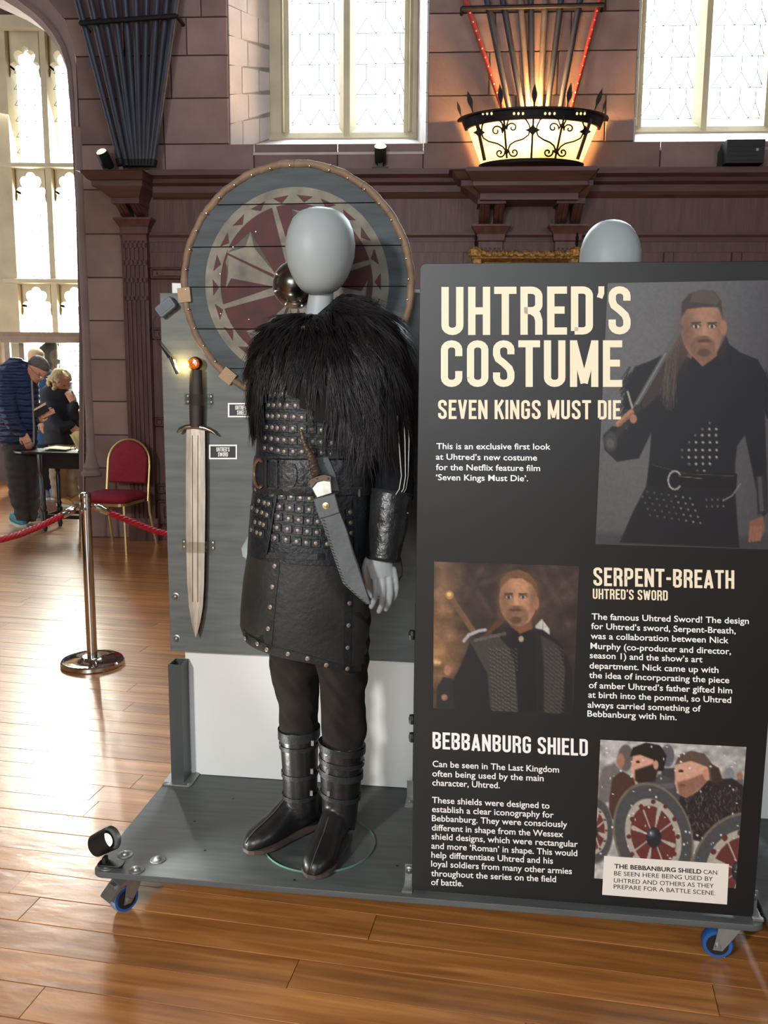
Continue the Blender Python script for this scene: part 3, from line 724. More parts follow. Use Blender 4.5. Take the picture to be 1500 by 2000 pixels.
# ---- lettering
def stroke(b2, pts, t):
    """thick polyline in 2D, mitred; adds quads to the list b2=(verts, faces)"""
    P = [Vector(p) for p in pts]; n = len(P); L = []; Rr = []
    for i in range(n):
        d0 = (P[i]-P[i-1]).normalized() if i > 0 else None; d1 = (P[i+1]-P[i]).normalized() if i < n-1 else None
        if d0 is None: d0 = d1
        if d1 is None: d1 = d0
        n0 = Vector((-d0.y, d0.x)); n1 = Vector((-d1.y, d1.x)); m = n0+n1
        m = m.normalized() if m.length > 1e-6 else n0; k = t/2/max(0.35, m.dot(n0)); L.append(P[i]+m*k); Rr.append(P[i]-m*k)
    o = len(b2[0]); b2[0].extend([tuple(p) for p in L]+[tuple(p) for p in Rr])
    for i in range(n-1): b2[1].append((o+i, o+i+1, o+n+i+1, o+n+i))
GT = 0.15
def glyph(ch):
    """condensed heavy capitals: strokes on a unit-high box, returns (width, list of polylines)"""
    W = 0.40; h = GT/2; l = h; r = W-h; tp = 1-h; bt = h; R = (r-l)/2; cx = (l+r)/2
    top = arc(cx, tp-R, R, 180, 0, 8); bot = arc(cx, bt+R, R, 180, 360, 8)
    if ch == 'U': return W, [[(l, 1)]+bot+[(r, 1)]]
    if ch == 'O': return W, [[(l, bt+R)]+top+bot[::-1][:-1]+[(l, bt+R+0.001)]]
    if ch == 'C': return W, [[(r, 0.66)]+top[::-1]+bot+[(r, 0.34)]]
    if ch == 'G': return W, [[(r, 0.68)]+top[::-1]+bot+[(r, 0.48), (cx-0.01, 0.48)]]
    if ch == 'H': return W, [[(l, 0), (l, 1)], [(r, 0), (r, 1)], [(l, 0.5), (r, 0.5)]]
    if ch == 'I': return GT+0.01, [[(h, 0), (h, 1)]]
    if ch == 'T': return 0.38, [[(0.19, 0), (0.19, 1)], [(0, tp), (0.38, tp)]]
    if ch == 'E': return 0.35, [[(0.35, bt), (l, bt), (l, tp), (0.35, tp)], [(l, 0.51), (0.31, 0.51)]]
    if ch == 'L': return 0.34, [[(0.34, bt), (l, bt), (l, 1)]]
    if ch == 'D': return W, [[(l, bt), (l, tp)]+[(r-R*0.9+a*R*0.9, tp-R*0.9+c*R*0.9) for a, c in arc(0, 0, 1, 90, 0, 6)]+[(r-R*0.9+a*R*0.9, bt+R*0.9+c*R*0.9) for a, c in arc(0, 0, 1, 0, -90, 6)]+[(l, bt)]]
    if ch == 'P': return W, [[(l, 0), (l, tp)]+[(r-R+a*R, tp-R+c*R) for a, c in arc(0, 0, 1, 90, 0, 6)]+[(r-R+a*R, 0.46+R+c*R) for a, c in arc(0, 0, 1, 0, -90, 6)]+[(l, 0.46)]]
    if ch == 'R': return W, [[(l, 0), (l, tp)]+[(r-R+a*R, tp-R+c*R) for a, c in arc(0, 0, 1, 90, 0, 6)]+[(r-R+a*R, 0.5+R+c*R) for a, c in arc(0, 0, 1, 0, -90, 6)]+[(l, 0.5)], [(cx, 0.5), (r-0.03, 0.42), (r, 0.3), (r, 0)]]
    if ch == 'B': return W, [[(l, bt), (l, tp)]+[(r-R+a*R, tp-R*0.9+c*R*0.9) for a, c in arc(0, 0, 1, 90, 0, 5)]+[(r-0.01, 0.62), (r-R, 0.52), (l, 0.52)], [(r-R, 0.52), (r, 0.42)]+[(r-R+a*R, bt+R+c*R) for a, c in arc(0, 0, 1, 0, -90, 5)]+[(l, bt)]]
    if ch == 'S':
        return W, [[(r, 0.70)]+top[::-1]+[(l, 0.70), (l+0.03, 0.60), (cx, 0.51), (r-0.03, 0.40), (r, 0.30)]+bot[::-1]+[(l, 0.31)]]
    if ch == 'M': return 0.52, [[(h, 0), (h, 1)], [(0.52-h, 0), (0.52-h, 1)], [(h, 0.97), (0.26, 0.08)], [(0.26, 0.08), (0.52-h, 0.97)]]
    if ch == 'N': return 0.42, [[(h, 0), (h, 1)], [(0.42-h, 0), (0.42-h, 1)], [(h, 0.95), (0.42-h, 0.05)]]
    if ch == 'V': return 0.40, [[(h-0.01, 1), (0.20, 0.02)], [(0.20, 0.02), (0.41-h, 1)]]
    if ch == 'A': return 0.42, [[(h-0.01, 0), (0.21, 0.98)], [(0.21, 0.98), (0.43-h, 0)], [(0.1, 0.24), (0.32, 0.24)]]
    if ch == 'W': return 0.58, [[(h-0.01, 1), (0.17, 0.03)], [(0.17, 0.03), (0.29, 0.9)], [(0.29, 0.9), (0.41, 0.03)], [(0.41, 0.03), (0.59-h, 1)]]
    if ch == 'K': return 0.42, [[(h, 0), (h, 1)], [(h, 0.42), (0.42-h+0.02, 1)], [(0.19, 0.58), (0.42-h+0.02, 0)]]
    if ch == "'": return 0.13, [[(0.075, 1), (0.075, 0.86), (0.045, 0.76)]]
    if ch == '-': return 0.24, [[(0.02, 0.47), (0.22, 0.47)]]
    return 0.17, []
def head_text(txt):
    V, F = [], []; x = 0
    for ch in txt:
        w_, st = glyph(ch); b2 = ([], []); kx = 1.0 if ch == "I" else 1.2; w_ *= kx; st = [[(a*kx, c) for a, c in pl] for pl in st]
        for p in st:
            k0 = len(b2[0]); stroke(b2, p, GT if ch != "'" else 0.12); b2[0][k0:] = [(a, c, st.index(p)) for a, c in b2[0][k0:]]
        o = len(V); V += [(a+x, c, li) for a, c, li in b2[0]]; F += [tuple(i+o for i in f) for f in b2[1]]; x += w_+0.066
    return V, F, x-0.066
def font_text(txt, bold=0.0):
    cu = bpy.data.curves.new('t', 'FONT'); cu.body = txt; cu.size = 1.0; cu.offset = bold; cu.resolution_u = 3; cu.fill_mode = 'FRONT'
    o = bpy.data.objects.new('t', cu); COL.objects.link(o)
    dg = bpy.context.evaluated_depsgraph_get(); me = bpy.data.meshes.new_from_object(o.evaluated_get(dg))
    V = [(v.co.x, v.co.y) for v in me.vertices]; F = [tuple(p.vertices) for p in me.polygons]
    bpy.data.objects.remove(o); bpy.data.curves.remove(cu); bpy.data.meshes.remove(me)
    x0 = min(v[0] for v in V); W_ = max(v[0] for v in V)-x0
    return [(a-x0, c) for a, c in V], F, W_
def lay(mb, VFW, p0, p1, cap, n, unit=1.0, Mi=MDi):
    """lay a flat text on the plane local-y = n: baseline between two picture points, capitals cap pixels high"""
    V, F, W_ = VFW; out = []
    for vv in V:
        a, c = vv[0], vv[1]; n_v = n-(vv[2]*0.00006 if len(vv) > 2 else 0)
        t = a/W_; x = p0[0]+(p1[0]-p0[0])*t; y = p0[1]+(p1[1]-p0[1])*t-cap*c/unit
        q = hit(x, y, Mi, n); out.append((q.x, n_v, q.z))
    mb.add(out, F)
cream = mat('cream_print', rgb(232, 222, 196), 0.5, var=0.01)
ink_white = mat('white_print', rgb(240, 240, 238), 0.5, var=0.01)
ink_black = mat('black_print', rgb(22, 22, 24), 0.5, var=0.01)
NT = VT-0.0008
CAPU = 0.729 if False else 0.70
def heading(txt, p0, p1, cap, m):
    b = MB(); lay(b, head_text(txt), p0, p1, cap, NT-0.0008); return b.build('headline', m, tboard, MD)
heading("UHTRED'S", (860.7, 654.5), (1233, 653), 94, cream)
heading("COSTUME", (859.7, 755.7), (1215.3, 755.7), 91, cream)
heading("SEVEN KINGS MUST DIE", (855, 818.3), (1212.5, 819.2), 37.5, cream)
heading("SERPENT-BREATH", (1158.4, 1144), (1434.7, 1150), 36, cream)
heading("UHTRED'S SWORD", (1157.5, 1169.6), (1304.5, 1173.3), 20, cream)
heading("BEBBANBURG SHIELD", (844.3, 1462.4), (1148.6, 1476.8), 33, ink_white)
def para(lines, cap, m=ink_white, bold=0.012, n=NT, name='paragraph'):
    b = MB()
    for txt, p0, p1 in lines: lay(b, font_text(txt, bold), p0, p1, cap, n, CAPU)
    return b.build(name, m, tboard, MD)
para([("This is an exclusive first look", (852.3, 877), (1075.3, 878)), ("at Uhtred’s new costume", (851.3, 897.6), (1049, 899.5)),
      ("for the Netflix feature film", (851.3, 918), (1055, 920)), ("‘Seven Kings Must Die’.", (851.3, 937.7), (1031.5, 940))], 11.7)
para([("The famous Uhtred Sword! The design", (1155.6, 1209.7), (1462.7, 1218.6)), ("for Uhtred’s sword, Serpent-Breath,", (1154.7, 1228.4), (1437, 1237.7)),
      ("was a collaboration between Nick", (1153.7, 1247.5), (1423, 1256.4)), ("Murphy (co-producer and director,", (1153.3, 1267), (1427.7, 1277.9)),
      ("season 1) and the show’s art", (1151.9, 1285.3), (1372, 1293.7)), ("department. Nick came up with", (1151.4, 1305.4), (1403.4, 1314.3)),
      ("the idea of incorporating the piece", (1150.5, 1324), (1424.4, 1334.3)), ("of amber Uhtred’s father gifted him", (1150, 1343.7), (1430, 1354.4)),
      ("at birth into the pommel, so Uhtred", (1149, 1362.3), (1428, 1373)), ("always carried something of", (1147.7, 1382), (1368.9, 1389.9)),
      ("Bebbanburg with him.", (1147.2, 1399.2), (1321.7, 1406.7))], 12)
para([("Can be seen in The Last Kingdom", (844.8, 1497.4), (1092, 1509)), ("often being used by the main", (844.3, 1516.2), (1061.8, 1525.8)), ("character, Uhtred.", (844.3, 1534), (976.3, 1539.7))], 12)
para([("These shields were designed to", (843.8, 1568), (1073.3, 1579.5)), ("establish a clear iconography for", (843.8, 1585.8), (1081.4, 1597.3)),
      ("Bebbanburg. They were consciously", (843.4, 1603.5), (1107.8, 1616)), ("different in shape from the Wessex", (843.4, 1621.8), (1100, 1635.2)),
      ("shield designs, which were rectangular", (842.9, 1639), (1128.5, 1654.4)), ("and more ‘Roman’ in shape. This would", (842.4, 1657.3), (1127.5, 1672.2)),
      ("help differentiate Uhtred and his", (842.4, 1675), (1080, 1687)), ("loyal soldiers from many other armies", (842, 1692.3), (1117, 1707.2)),
      ("throughout the series on the field", (842, 1711), (1086, 1723)), ("of battle.", (842, 1728.3), (904.8, 1731.2))], 12)
q = [DL(x, y, VT-0.0012) for x, y in ((1176, 1747.5), (1419.9, 1766.7), (1423.7, 1688), (1179.9, 1671.7))]
MB().prism(q, VT-0.0012, VT-0.0002, 'y').build('caption_card', mat('white_caption_card', rgb(226, 222, 214), 0.5, var=0.01), tboard, MD)
NC = VT-0.0018
para([("THE BEBBANBURG SHIELD", (1200, 1695.7), (1370, 1706.6))], 8.5, ink_black, 0.022, NC, 'caption')
para([("CAN", (1374, 1706.9), (1400.7, 1708.6)), ("BE SEEN HERE BEING USED BY", (1199.5, 1709.6), (1392.5, 1721)), ("UHTRED AND OTHERS AS THEY", (1199, 1723.5), (1394, 1734.6)), ("PREPARE FOR A BATTLE SCENE.", (1198.6, 1735.5), (1397.3, 1748.5))], 8.5, ink_black, 0.0, NC, 'caption')

# ---- printed photographs, painted point by point on a fine grid
class Paint:
    def __init__(s, quad, step):
        (x0, y0), (x1, y1), (x2, y2), (x3, y3) = quad      # TL TR BR BL in the picture
        s.w = int(max(x1-x0, x2-x3)/step)+1; s.h = int(max(y3-y0, y2-y1)/step)+1
        a, b = np.meshgrid(np.linspace(0, 1, s.w), np.linspace(0, 1, s.h))
        s.X = (1-b)*((1-a)*x0+a*x1)+b*((1-a)*x3+a*x2); s.Y = (1-b)*((1-a)*y0+a*y1)+b*((1-a)*y3+a*y2)
        s.C = np.zeros((s.h, s.w, 3)); s.a, s.b = a, b
    def put(s, al, col):
        al = np.clip(al, 0, 1)[..., None]; s.C = s.C*(1-al)+np.array(col, float)/255*al if not isinstance(col, np.ndarray) else s.C*(1-al)+col*al
    def poly(s, pts, col, soft=1.6, alpha=1.0):
        P = np.array(pts, float); n = len(P); ins = np.zeros(s.X.shape, bool); d = np.full(s.X.shape, 1e9)
        for i in range(n):
            (xa, ya), (xb, yb) = P[i], P[(i+1) % n]
            cnd = ((ya > s.Y) != (yb > s.Y)); xi = (xb-xa)*(s.Y-ya)/((yb-ya) if abs(yb-ya) > 1e-9 else 1e-9)+xa
            ins ^= cnd & (s.X < xi)
            l2 = (xb-xa)**2+(yb-ya)**2+1e-9; t = np.clip(((s.X-xa)*(xb-xa)+(s.Y-ya)*(yb-ya))/l2, 0, 1)
            d = np.minimum(d, np.hypot(s.X-xa-t*(xb-xa), s.Y-ya-t*(yb-ya)))
        sd = np.where(ins, d, -d); s.put(np.clip(sd/soft+0.5, 0, 1)*alpha, col)
    def ell(s, cx, cy, rx, ry, col, soft=1.6, alpha=1.0, rot=0):
        c, n = cos(rad(rot)), sin(rad(rot)); x = (s.X-cx)*c+(s.Y-cy)*n; y = -(s.X-cx)*n+(s.Y-cy)*c
        r = np.hypot(x/rx, y/ry); s.put(np.clip((1-r)*min(rx, ry)/soft+0.5, 0, 1)*alpha, col)
    def glow(s, cx, cy, rx, ry, col, alpha=1.0):
        s.put(np.exp(-(((s.X-cx)/rx)**2+((s.Y-cy)/ry)**2))*alpha, col)
    def seg(s, xa, ya, xb, yb, w0, col, soft=1.2, alpha=1.0, w1=None):
        w1 = w0 if w1 is None else w1; l2 = (xb-xa)**2+(yb-ya)**2+1e-9; t = np.clip(((s.X-xa)*(xb-xa)+(s.Y-ya)*(yb-ya))/l2, 0, 1)
        d = np.hypot(s.X-xa-t*(xb-xa), s.Y-ya-t*(yb-ya)); s.put(np.clip(((w0+(w1-w0)*t)/2-d)/soft+0.5, 0, 1)*alpha, col)
    def line(s, pts, w, col, soft=1.2, alpha=1.0):
        for (a, b), (c, d) in zip(pts, pts[1:]): s.seg(a, b, c, d, w, col, soft, alpha)
    def grain(s, amt, sx=6.0, sy=6.0, seed=3, box=None):
        r = np.random.default_rng(seed); g = r.random((int(s.h*1.0/sy)+3, int(s.w*1.0/sx)+3))
        yi = np.linspace(0, g.shape[0]-2.01, s.h); xi = np.linspace(0, g.shape[1]-2.01, s.w); y0 = yi.astype(int); x0 = xi.astype(int); fy = (yi-y0)[:, None]; fx = (xi-x0)[None]
        v = (g[y0][:, x0]*(1-fy)*(1-fx)+g[y0+1][:, x0]*fy*(1-fx)+g[y0][:, x0+1]*(1-fy)*fx+g[y0+1][:, x0+1]*fy*fx)-0.5
        s.C = np.clip(s.C*(1+amt*2*v[..., None]), 0, 1)
    def build(s, name, n, gain=1.0, **kw):
        me = bpy.data.meshes.new(name); vs = []
        for x, y in zip(s.X.ravel(), s.Y.ravel()):
            q = hit(x, y, MDi, n); vs.append((q.x, n, q.z))
        w_, h_ = s.w, s.h
        fs = [(j*w_+i, j*w_+w_+i, j*w_+w_+i+1, j*w_+i+1) for j in range(h_-1) for i in range(w_-1)]
        me.from_pydata(vs, [], fs); at_ = me.color_attributes.new('print', 'FLOAT_COLOR', 'POINT')
        c = np.clip(s.C, 0, 1); lin = np.where(c <= 0.04045, c/12.92, ((c+0.055)/1.055)**2.4)*gain
        at_.data.foreach_set('color', np.concatenate([lin.reshape(-1, 3), np.ones((w_*h_, 1))], 1).astype(np.float32).ravel())
        me.materials.append(print_m); o = bpy.data.objects.new(name, me); COL.objects.link(o); adopt(o, tboard, MD); tag(o, kw.get('label')); return o
print_m = vcol_mat('satin_photo_print', 0.4, 0.4)
def face(p, cx, cy, w, h, skin, dark, hair, turn=0.0, beard=0.5):
    """a plain generic face: w, h half sizes, turn shifts the features sideways"""
    sh = tuple(c*0.62 for c in skin); t = turn*w
    p.ell(cx, cy, w, h, skin, 2.5); p.glow(cx-w*0.75, cy+h*0.1, w*0.45, h*0.9, sh, 0.75); p.glow(cx+w*0.9, cy, w*0.3, h*0.8, sh, 0.5)
    p.ell(cx+t*0.5, cy+h*0.62, w*0.62, h*0.40, tuple(c*0.55+8 for c in skin), 5, beard)
    ex = w*0.38
    for sgn in (-1, 1):
        e = cx+t+sgn*ex; p.ell(e, cy-h*0.10, w*0.24, h*0.09, dark, 2, 0.55); p.ell(e, cy-h*0.07, w*0.16, h*0.055, (205, 200, 192), 1, 0.8); p.ell(e, cy-h*0.07, w*0.07, h*0.06, (40, 40, 44), 1)
        p.seg(e-w*0.2, cy-h*0.19, e+w*0.2, cy-h*0.20, h*0.055, dark, 1.2, 0.8)
    p.poly([(cx+t-w*0.06, cy-h*0.08), (cx+t+w*0.10, cy-h*0.08), (cx+t*1.15+w*0.17, cy+h*0.24), (cx+t*1.15-w*0.12, cy+h*0.24)], tuple(min(255, c*1.1) for c in skin), 2.5, 0.8)
    p.ell(cx+t*1.1+w*0.02, cy+h*0.27, w*0.17, h*0.04, sh, 1.5, 0.8)
    p.ell(cx+t*1.05, cy+h*0.40, w*0.33, h*0.07, tuple(c*0.42 for c in skin), 2, 0.75); p.ell(cx+t*1.05, cy+h*0.49, w*0.22, h*0.045, (150, 92, 80), 1.5, 0.85)
    p.ell(cx+t, cy+h*0.78, w*0.3, h*0.13, tuple(c*0.4 for c in skin), 3, 0.7*beard+0.2)
# 1: tall studio picture of a fur-cloaked swordsman
p = Paint(((1187, 553), (1516, 547), (1516, 1074), (1163, 1063)), 1.9)
base = np.zeros_like(p.C); v = np.clip((p.Y-548)/520, 0, 1)[..., None]; base[:] = np.array((88, 90, 94))/255*(1-v)+np.array((74, 74, 78))/255*v
p.C = base; p.glow(1260, 800, 130, 330, (104, 104, 106), 0.6); p.glow(1540, 700, 90, 500, (58, 58, 64), 0.7)
dk = (24, 26, 32)
p.poly([(1163, 1040), (1516, 1050), (1516, 1076), (1163, 1076)], (50, 50, 54), 14, 0.6)
fur = [(1218, 800), (1222, 752), (1240, 716), (1270, 705), (1300, 690), (1330, 690), (1360, 706), (1400, 690), (1418, 655), (1424, 672), (1445, 688), (1480, 702), (1496, 730), (1505, 790), (1494, 800), (1496, 870), (1500, 1000), (1490, 1010), (1478, 960), (1455, 850), (1440, 870), (1436, 905), (1436, 960), (1444, 1070), (1210, 1060), (1236, 1000), (1262, 950), (1268, 900), (1272, 845), (1248, 895), (1205, 902), (1180, 878), (1178, 850), (1196, 832), (1224, 838), (1236, 800)]
p.poly(fur, dk, 2.5)
for k in range(70):
    t = k/70; x = 1224+random.random()*30; y = 715+t*90; p.seg(x, y, x-10-random.random()*8, y+22, 1.6, (18, 20, 26), 1.2)
for k in range(40):
    x = 1490+random.random()*12; y = 720+k*2.2; p.seg(x, y, x+5, y+18, 1.6, (18, 20, 26), 1.2)
p.poly([(1346, 596), (1330, 640), (1300, 690), (1272, 740), (1252, 790), (1256, 800), (1300, 760), (1300, 800), (1312, 802), (1318, 740), (1344, 690), (1352, 650)], (52, 46, 44), 3)
for k in range(26):
    x0 = 1338-k*0.9; p.line([(x0+6, 606+k*2), (x0-20+random.random()*10, 680+k), (x0-34+random.random()*22, 770+random.random()*30)], 1.2, (84, 74, 68), 1.0, 0.6)
p.poly([(1348, 690), (1400, 680), (1402, 712), (1372, 722), (1350, 708)], (128, 92, 76), 3)
face(p, 1371, 642, 41, 60, (158, 118, 98), (46, 38, 36), None, 0.10, 0.6)
p.ell(1413, 640, 7, 15, (150, 104, 86), 2)
p.poly([(1330, 620), (1332, 590), (1346, 574), (1372, 566), (1396, 570), (1408, 586), (1412, 618), (1404, 600), (1372, 600), (1342, 604)], (58, 52, 50), 2.5)
p.poly([(1348, 590), (1352, 573), (1372, 565), (1394, 569), (1406, 586), (1400, 596), (1370, 592)], (78, 70, 66), 3)
p.poly([(1352, 696), (1372, 716), (1402, 694), (1412, 730), (1378, 738), (1340, 720)], dk, 2)
p.seg(1222, 826, 1330, 640, 10, (84, 86, 86), 1.5); p.seg(1224, 822, 1300, 690, 2.0, (128, 128, 124), 1)
p.line([(1226, 765), (1233, 790), (1238, 806)], 4, (150, 146, 136), 1.2); p.seg(1206, 846, 1246, 796, 13, (44, 42, 42), 1.5)
for k in range(4): p.ell(1210+k*7.0, 826-k*6.5, 8, 6, (166, 118, 96), 2.5, 1, -38); p.ell(1211+k*7.0, 829-k*6.5, 6, 2, (112, 74, 60), 2, 0.6, -38)
p.ell(1237, 818, 7, 9, (158, 110, 88), 2)
p.ell(1193, 862, 13, 20, (60, 58, 58), 5); p.ell(1192, 866, 7, 9, (98, 96, 94), 3, 0.6)
for r_, (x0, n_, y_) in enumerate(((1386, 1, 826), (1372, 3, 838), (1358, 4, 850), (1346, 5, 864), (1332, 6, 879), (1332, 6, 893), (1346, 4, 906), (1362, 2, 920))):
    for c_ in range(n_): p.ell(x0+c_*13.5, y_, 2.5, 2.5, (168, 166, 160) if 0 < c_ else (100, 100, 98), 1.4, 0.85)
p.poly([(1268, 915), (1440, 925), (1438, 958), (1266, 946)], (20, 21, 25), 2); p.line([(1274, 908), (1340, 925), (1432, 930)], 1.4, (64, 62, 60), 1)
p.line(arc(1318, 938, 13, 40, 320, 12, 18), 3.2, (150, 148, 142), 1.2); p.line([(1326, 930), (1372, 935)], 1.6, (96, 94, 90), 1)
p.line([(1412, 978), (1430, 968), (1446, 945)], 2.2, (120, 118, 112), 1)
for r_ in range(5):
    for c_ in range(8): 
        x = 1250+c_*14+r_*5; y = 958+r_*12+c_*2.2
        if x < 1372: p.ell(x, y, 1.9, 2.1, (142, 140, 136) if c_ > 4 else (92, 92, 92), 1.3, 0.8)
for k in range(8): p.ell(1380+(k % 4)*11, 976+(k//4)*13, 1.9, 2.1, (120, 118, 114), 1.2, 0.7)
p.poly([(1476, 930), (1494, 928), (1500, 1000), (1480, 1006)], (40, 41, 44), 2); p.poly([(1480, 932), (1487, 931), (1492, 998), (1484, 1000)], (70, 70, 72), 2)
p.poly([(1464, 1018), (1490, 1008), (1494, 1034), (1484, 1056), (1470, 1058), (1462, 1044)], (120, 84, 68), 2.5)
for k in range(4): p.seg(1467+k*6.5, 1030, 1464+k*6.5, 1057-k, 5, (136, 94, 76), 2)
p.grain(0.05, 2, 2); p.build('printed_photo', NT, 0.85, label='printed studio picture of a fur-cloaked swordsman on grey')
# 2: bearded warrior looking aside, dark timber hall
p = Paint(((848, 1097), (1131, 1105.7), (1119, 1395.5), (845.7, 1383.3)), 1.9)
p.C[:] = np.array((52, 42, 38))/255
p.glow(860, 1190, 40, 170, (146, 112, 82), 0.8); p.glow(862, 1280, 40, 60, (170, 128, 88), 0.6); p.glow(1090, 1180, 70, 80, (70, 58, 54), 0.8)
for a, b, c, d in ((900, 1100, 960, 1200), (1080, 1102, 1125, 1170), (1050, 1100, 1110, 1220), (880, 1160, 1000, 1120), (1128, 1120, 1060, 1180), (940, 1110, 890, 1200)): p.seg(a, b, c, d, 10, (76, 62, 56), 6, 0.7)
p.grain(0.25, 9, 9, 5)
p.poly([(1046, 1222), (1058, 1209), (1073, 1228), (1074, 1256), (1046, 1256)], (206, 206, 200), 1.6); p.seg(1060, 1210, 1060, 1256, 1.2, (150, 150, 146), 1)
p.poly([(866, 1388), (884, 1330), (900, 1300), (918, 1254), (960, 1228), (990, 1216), (1060, 1230), (1096, 1256), (1118, 1310), (1120, 1396), (866, 1390)], (30, 29, 31), 3)
p.poly([(960, 1230), (986, 1212), (1010, 1220), (1046, 1236), (1048, 1390), (1000, 1392), (976, 1250)], (22, 22, 25), 2)
p.poly([(918, 1254), (950, 1236), (972, 1240), (994, 1266), (1006, 1300), (1012, 1392), (958, 1388), (952, 1316)], (64, 62, 60), 2.5)
p.poly([(1056, 1240), (1090, 1260), (1104, 1310), (1096, 1394), (1062, 1392), (1062, 1300)], (58, 56, 55), 2.5)
for j in range(16):
    for i in range(9):
        x = 956+i*6.2+j*0.4; y = 1266+j*8+(i % 2)*3; 
        if x < 1008: p.seg(x, y, x+3.6, y+3.2, 1.6, (120, 116, 108), 1, 0.7); p.seg(x, y+4, x+4, y+5, 1.6, (28, 28, 30), 1, 0.6)
        x = 1064+i*5.0; 
        if x < 1100 and y < 1394: p.seg(x, y, x+3, y+3.2, 1.5, (104, 100, 94), 1, 0.6)
for i in range(7): p.ell(930+i*9, 1250-i*2, 5, 3.6, (104, 100, 94), 1.6, 0.8, -20)
p.ell(1018, 1248, 5, 6, (170, 158, 136), 1.6)
p.poly([(990, 1200), (1036, 1196), (1040, 1228), (1016, 1238), (996, 1222)], (128, 84, 60), 3)
face(p, 1012, 1170, 37, 53, (196, 146, 112), (60, 40, 30), None, -0.12, 0.7)
p.ell(1047, 1178, 6, 13, (188, 130, 98), 2); p.glow(1044, 1160, 12, 40, (120, 84, 62), 0.6)
p.poly([(976, 1150), (978, 1132), (992, 1118), (1012, 1112), (1034, 1120), (1048, 1140), (1048, 1160), (1040, 1142), (1020, 1130), (996, 1130)], (118, 84, 58), 2.5)
p.poly([(984, 1216), (960, 1236), (944, 1246), (950, 1236), (972, 1210)], (92, 62, 44), 2.5)
p.seg(878, 1163, 924, 1232, 11, (116, 86, 64), 1.6); p.ell(878, 1162, 8, 8, (188, 140, 84), 2); p.ell(877, 1161, 4, 4, (238, 206, 150), 1.5)
p.line([(906, 1252), (916, 1240), (936, 1232), (948, 1230)], 6, (178, 176, 178), 1.6)
p.poly([(852, 1384), (854, 1340), (866, 1322), (884, 1326), (888, 1386)], (44, 42, 46), 2.5); p.ell(874, 1309, 7, 10, (176, 128, 106), 2); p.ell(868, 1362, 6, 6, (170, 124, 104), 2)
p.glow(851, 1293, 5, 5, (250, 220, 150), 0.9); p.glow(858, 1294, 4, 4, (250, 220, 150), 0.8)
p.grain(0.08, 2, 2, 9); p.build('printed_photo', NT, 0.75, label='printed picture of a bearded warrior in scale armour')
# 3: warriors behind round shields in falling snow
p = Paint(((1172.6, 1444.6), (1457.8, 1459), (1436.7, 1735), (1160.6, 1715.4)), 1.9)
p.C[:] = np.array((172, 172, 170))/255; p.grain(0.18, 5, 4, 2); p.grain(0.14, 14, 9, 8)
p.poly([(1168, 1530), (1176, 1500), (1200, 1490), (1230, 1520), (1240, 1560), (1168, 1570)], (104, 98, 94), 6, 0.9)
p.poly([(1190, 1560), (1196, 1520), (1214, 1506), (1240, 1520), (1246, 1600), (1188, 1600)], (74, 52, 46), 3); p.ell(1222, 1480, 15, 26, (98, 90, 86), 2.5); p.ell(1212, 1486, 8, 14, (160, 116, 98), 3)
p.ell(1304, 1476, 13, 22, (92, 94, 98), 2.5); p.poly([(1292, 1500), (1318, 1500), (1330, 1560), (1290, 1560)], (62, 60, 62), 3)
p.ell(1424, 1512, 10, 13, (128, 132, 136), 2); p.ell(1445, 1516, 6, 9, (150, 110, 94), 2); p.poly([(1410, 1524), (1452, 1522), (1452, 1550), (1406, 1550)], (96, 94, 94), 3)
p.poly([(1236, 1560), (1250, 1520), (1290, 1512), (1320, 1524), (1340, 1580), (1330, 1640), (1236, 1640)], (74, 74, 78), 3); p.seg(1262, 1540, 1312, 1534, 10, (104, 104, 106), 3, 0.7)
p.poly([(1232, 1500), (1238, 1470), (1262, 1462), (1284, 1480), (1284, 1516), (1262, 1530), (1240, 1528)], (206, 160, 136), 3)
p.poly([(1240, 1504), (1252, 1500), (1276, 1492), (1286, 1500), (1280, 1526), (1250, 1532), (1240, 1524)], (48, 38, 34), 4); p.ell(1246, 1488, 4, 2.5, (40, 34, 32), 1.2)
p.poly([(1230, 1478), (1236, 1460), (1262, 1450), (1290, 1456), (1302, 1476), (1296, 1506), (1282, 1506), (1276, 1484), (1250, 1474)], (34, 30, 30), 2.5); p.ell(1281, 1494, 5, 9, (196, 146, 122), 1.8)
p.poly([(1316, 1590), (1330, 1552), (1380, 1524), (1430, 1520), (1453, 1536), (1446, 1660), (1350, 1640)], (44, 40, 40), 3)
for k in range(420):
    x = 1330+random.random()*116; y = 1532+random.random()*100; g = random.choice((66, 84, 30, 26, 110)); p.seg(x, y, x+4-8*random.random(), y+6, 1.5, (g, g*0.96, g*0.95), 1, 0.7)
p.poly([(1318, 1530), (1318, 1490), (1330, 1478), (1366, 1476), (1384, 1494), (1386, 1520), (1362, 1546), (1340, 1558), (1324, 1550)], (206, 160, 138), 3)
p.poly([(1322, 1528), (1350, 1520), (1376, 1510), (1380, 1528), (1344, 1558), (1326, 1552)], (120, 84, 70), 4, 0.75); p.ell(1330, 1506, 5, 2.6, (40, 36, 34), 1.2); p.ell(1333, 1534, 7, 2.2, (120, 66, 58), 1.2)
p.poly([(1318, 1494), (1326, 1474), (1350, 1466), (1376, 1472), (1392, 1494), (1396, 1530), (1386, 1524), (1382, 1498), (1350, 1486)], (92, 76, 68), 2.5); p.ell(1379, 1512, 6, 11, (196, 138, 114), 1.8)
p.poly([(1386, 1490), (1404, 1500), (1412, 1526), (1392, 1534)], (64, 50, 44), 3)
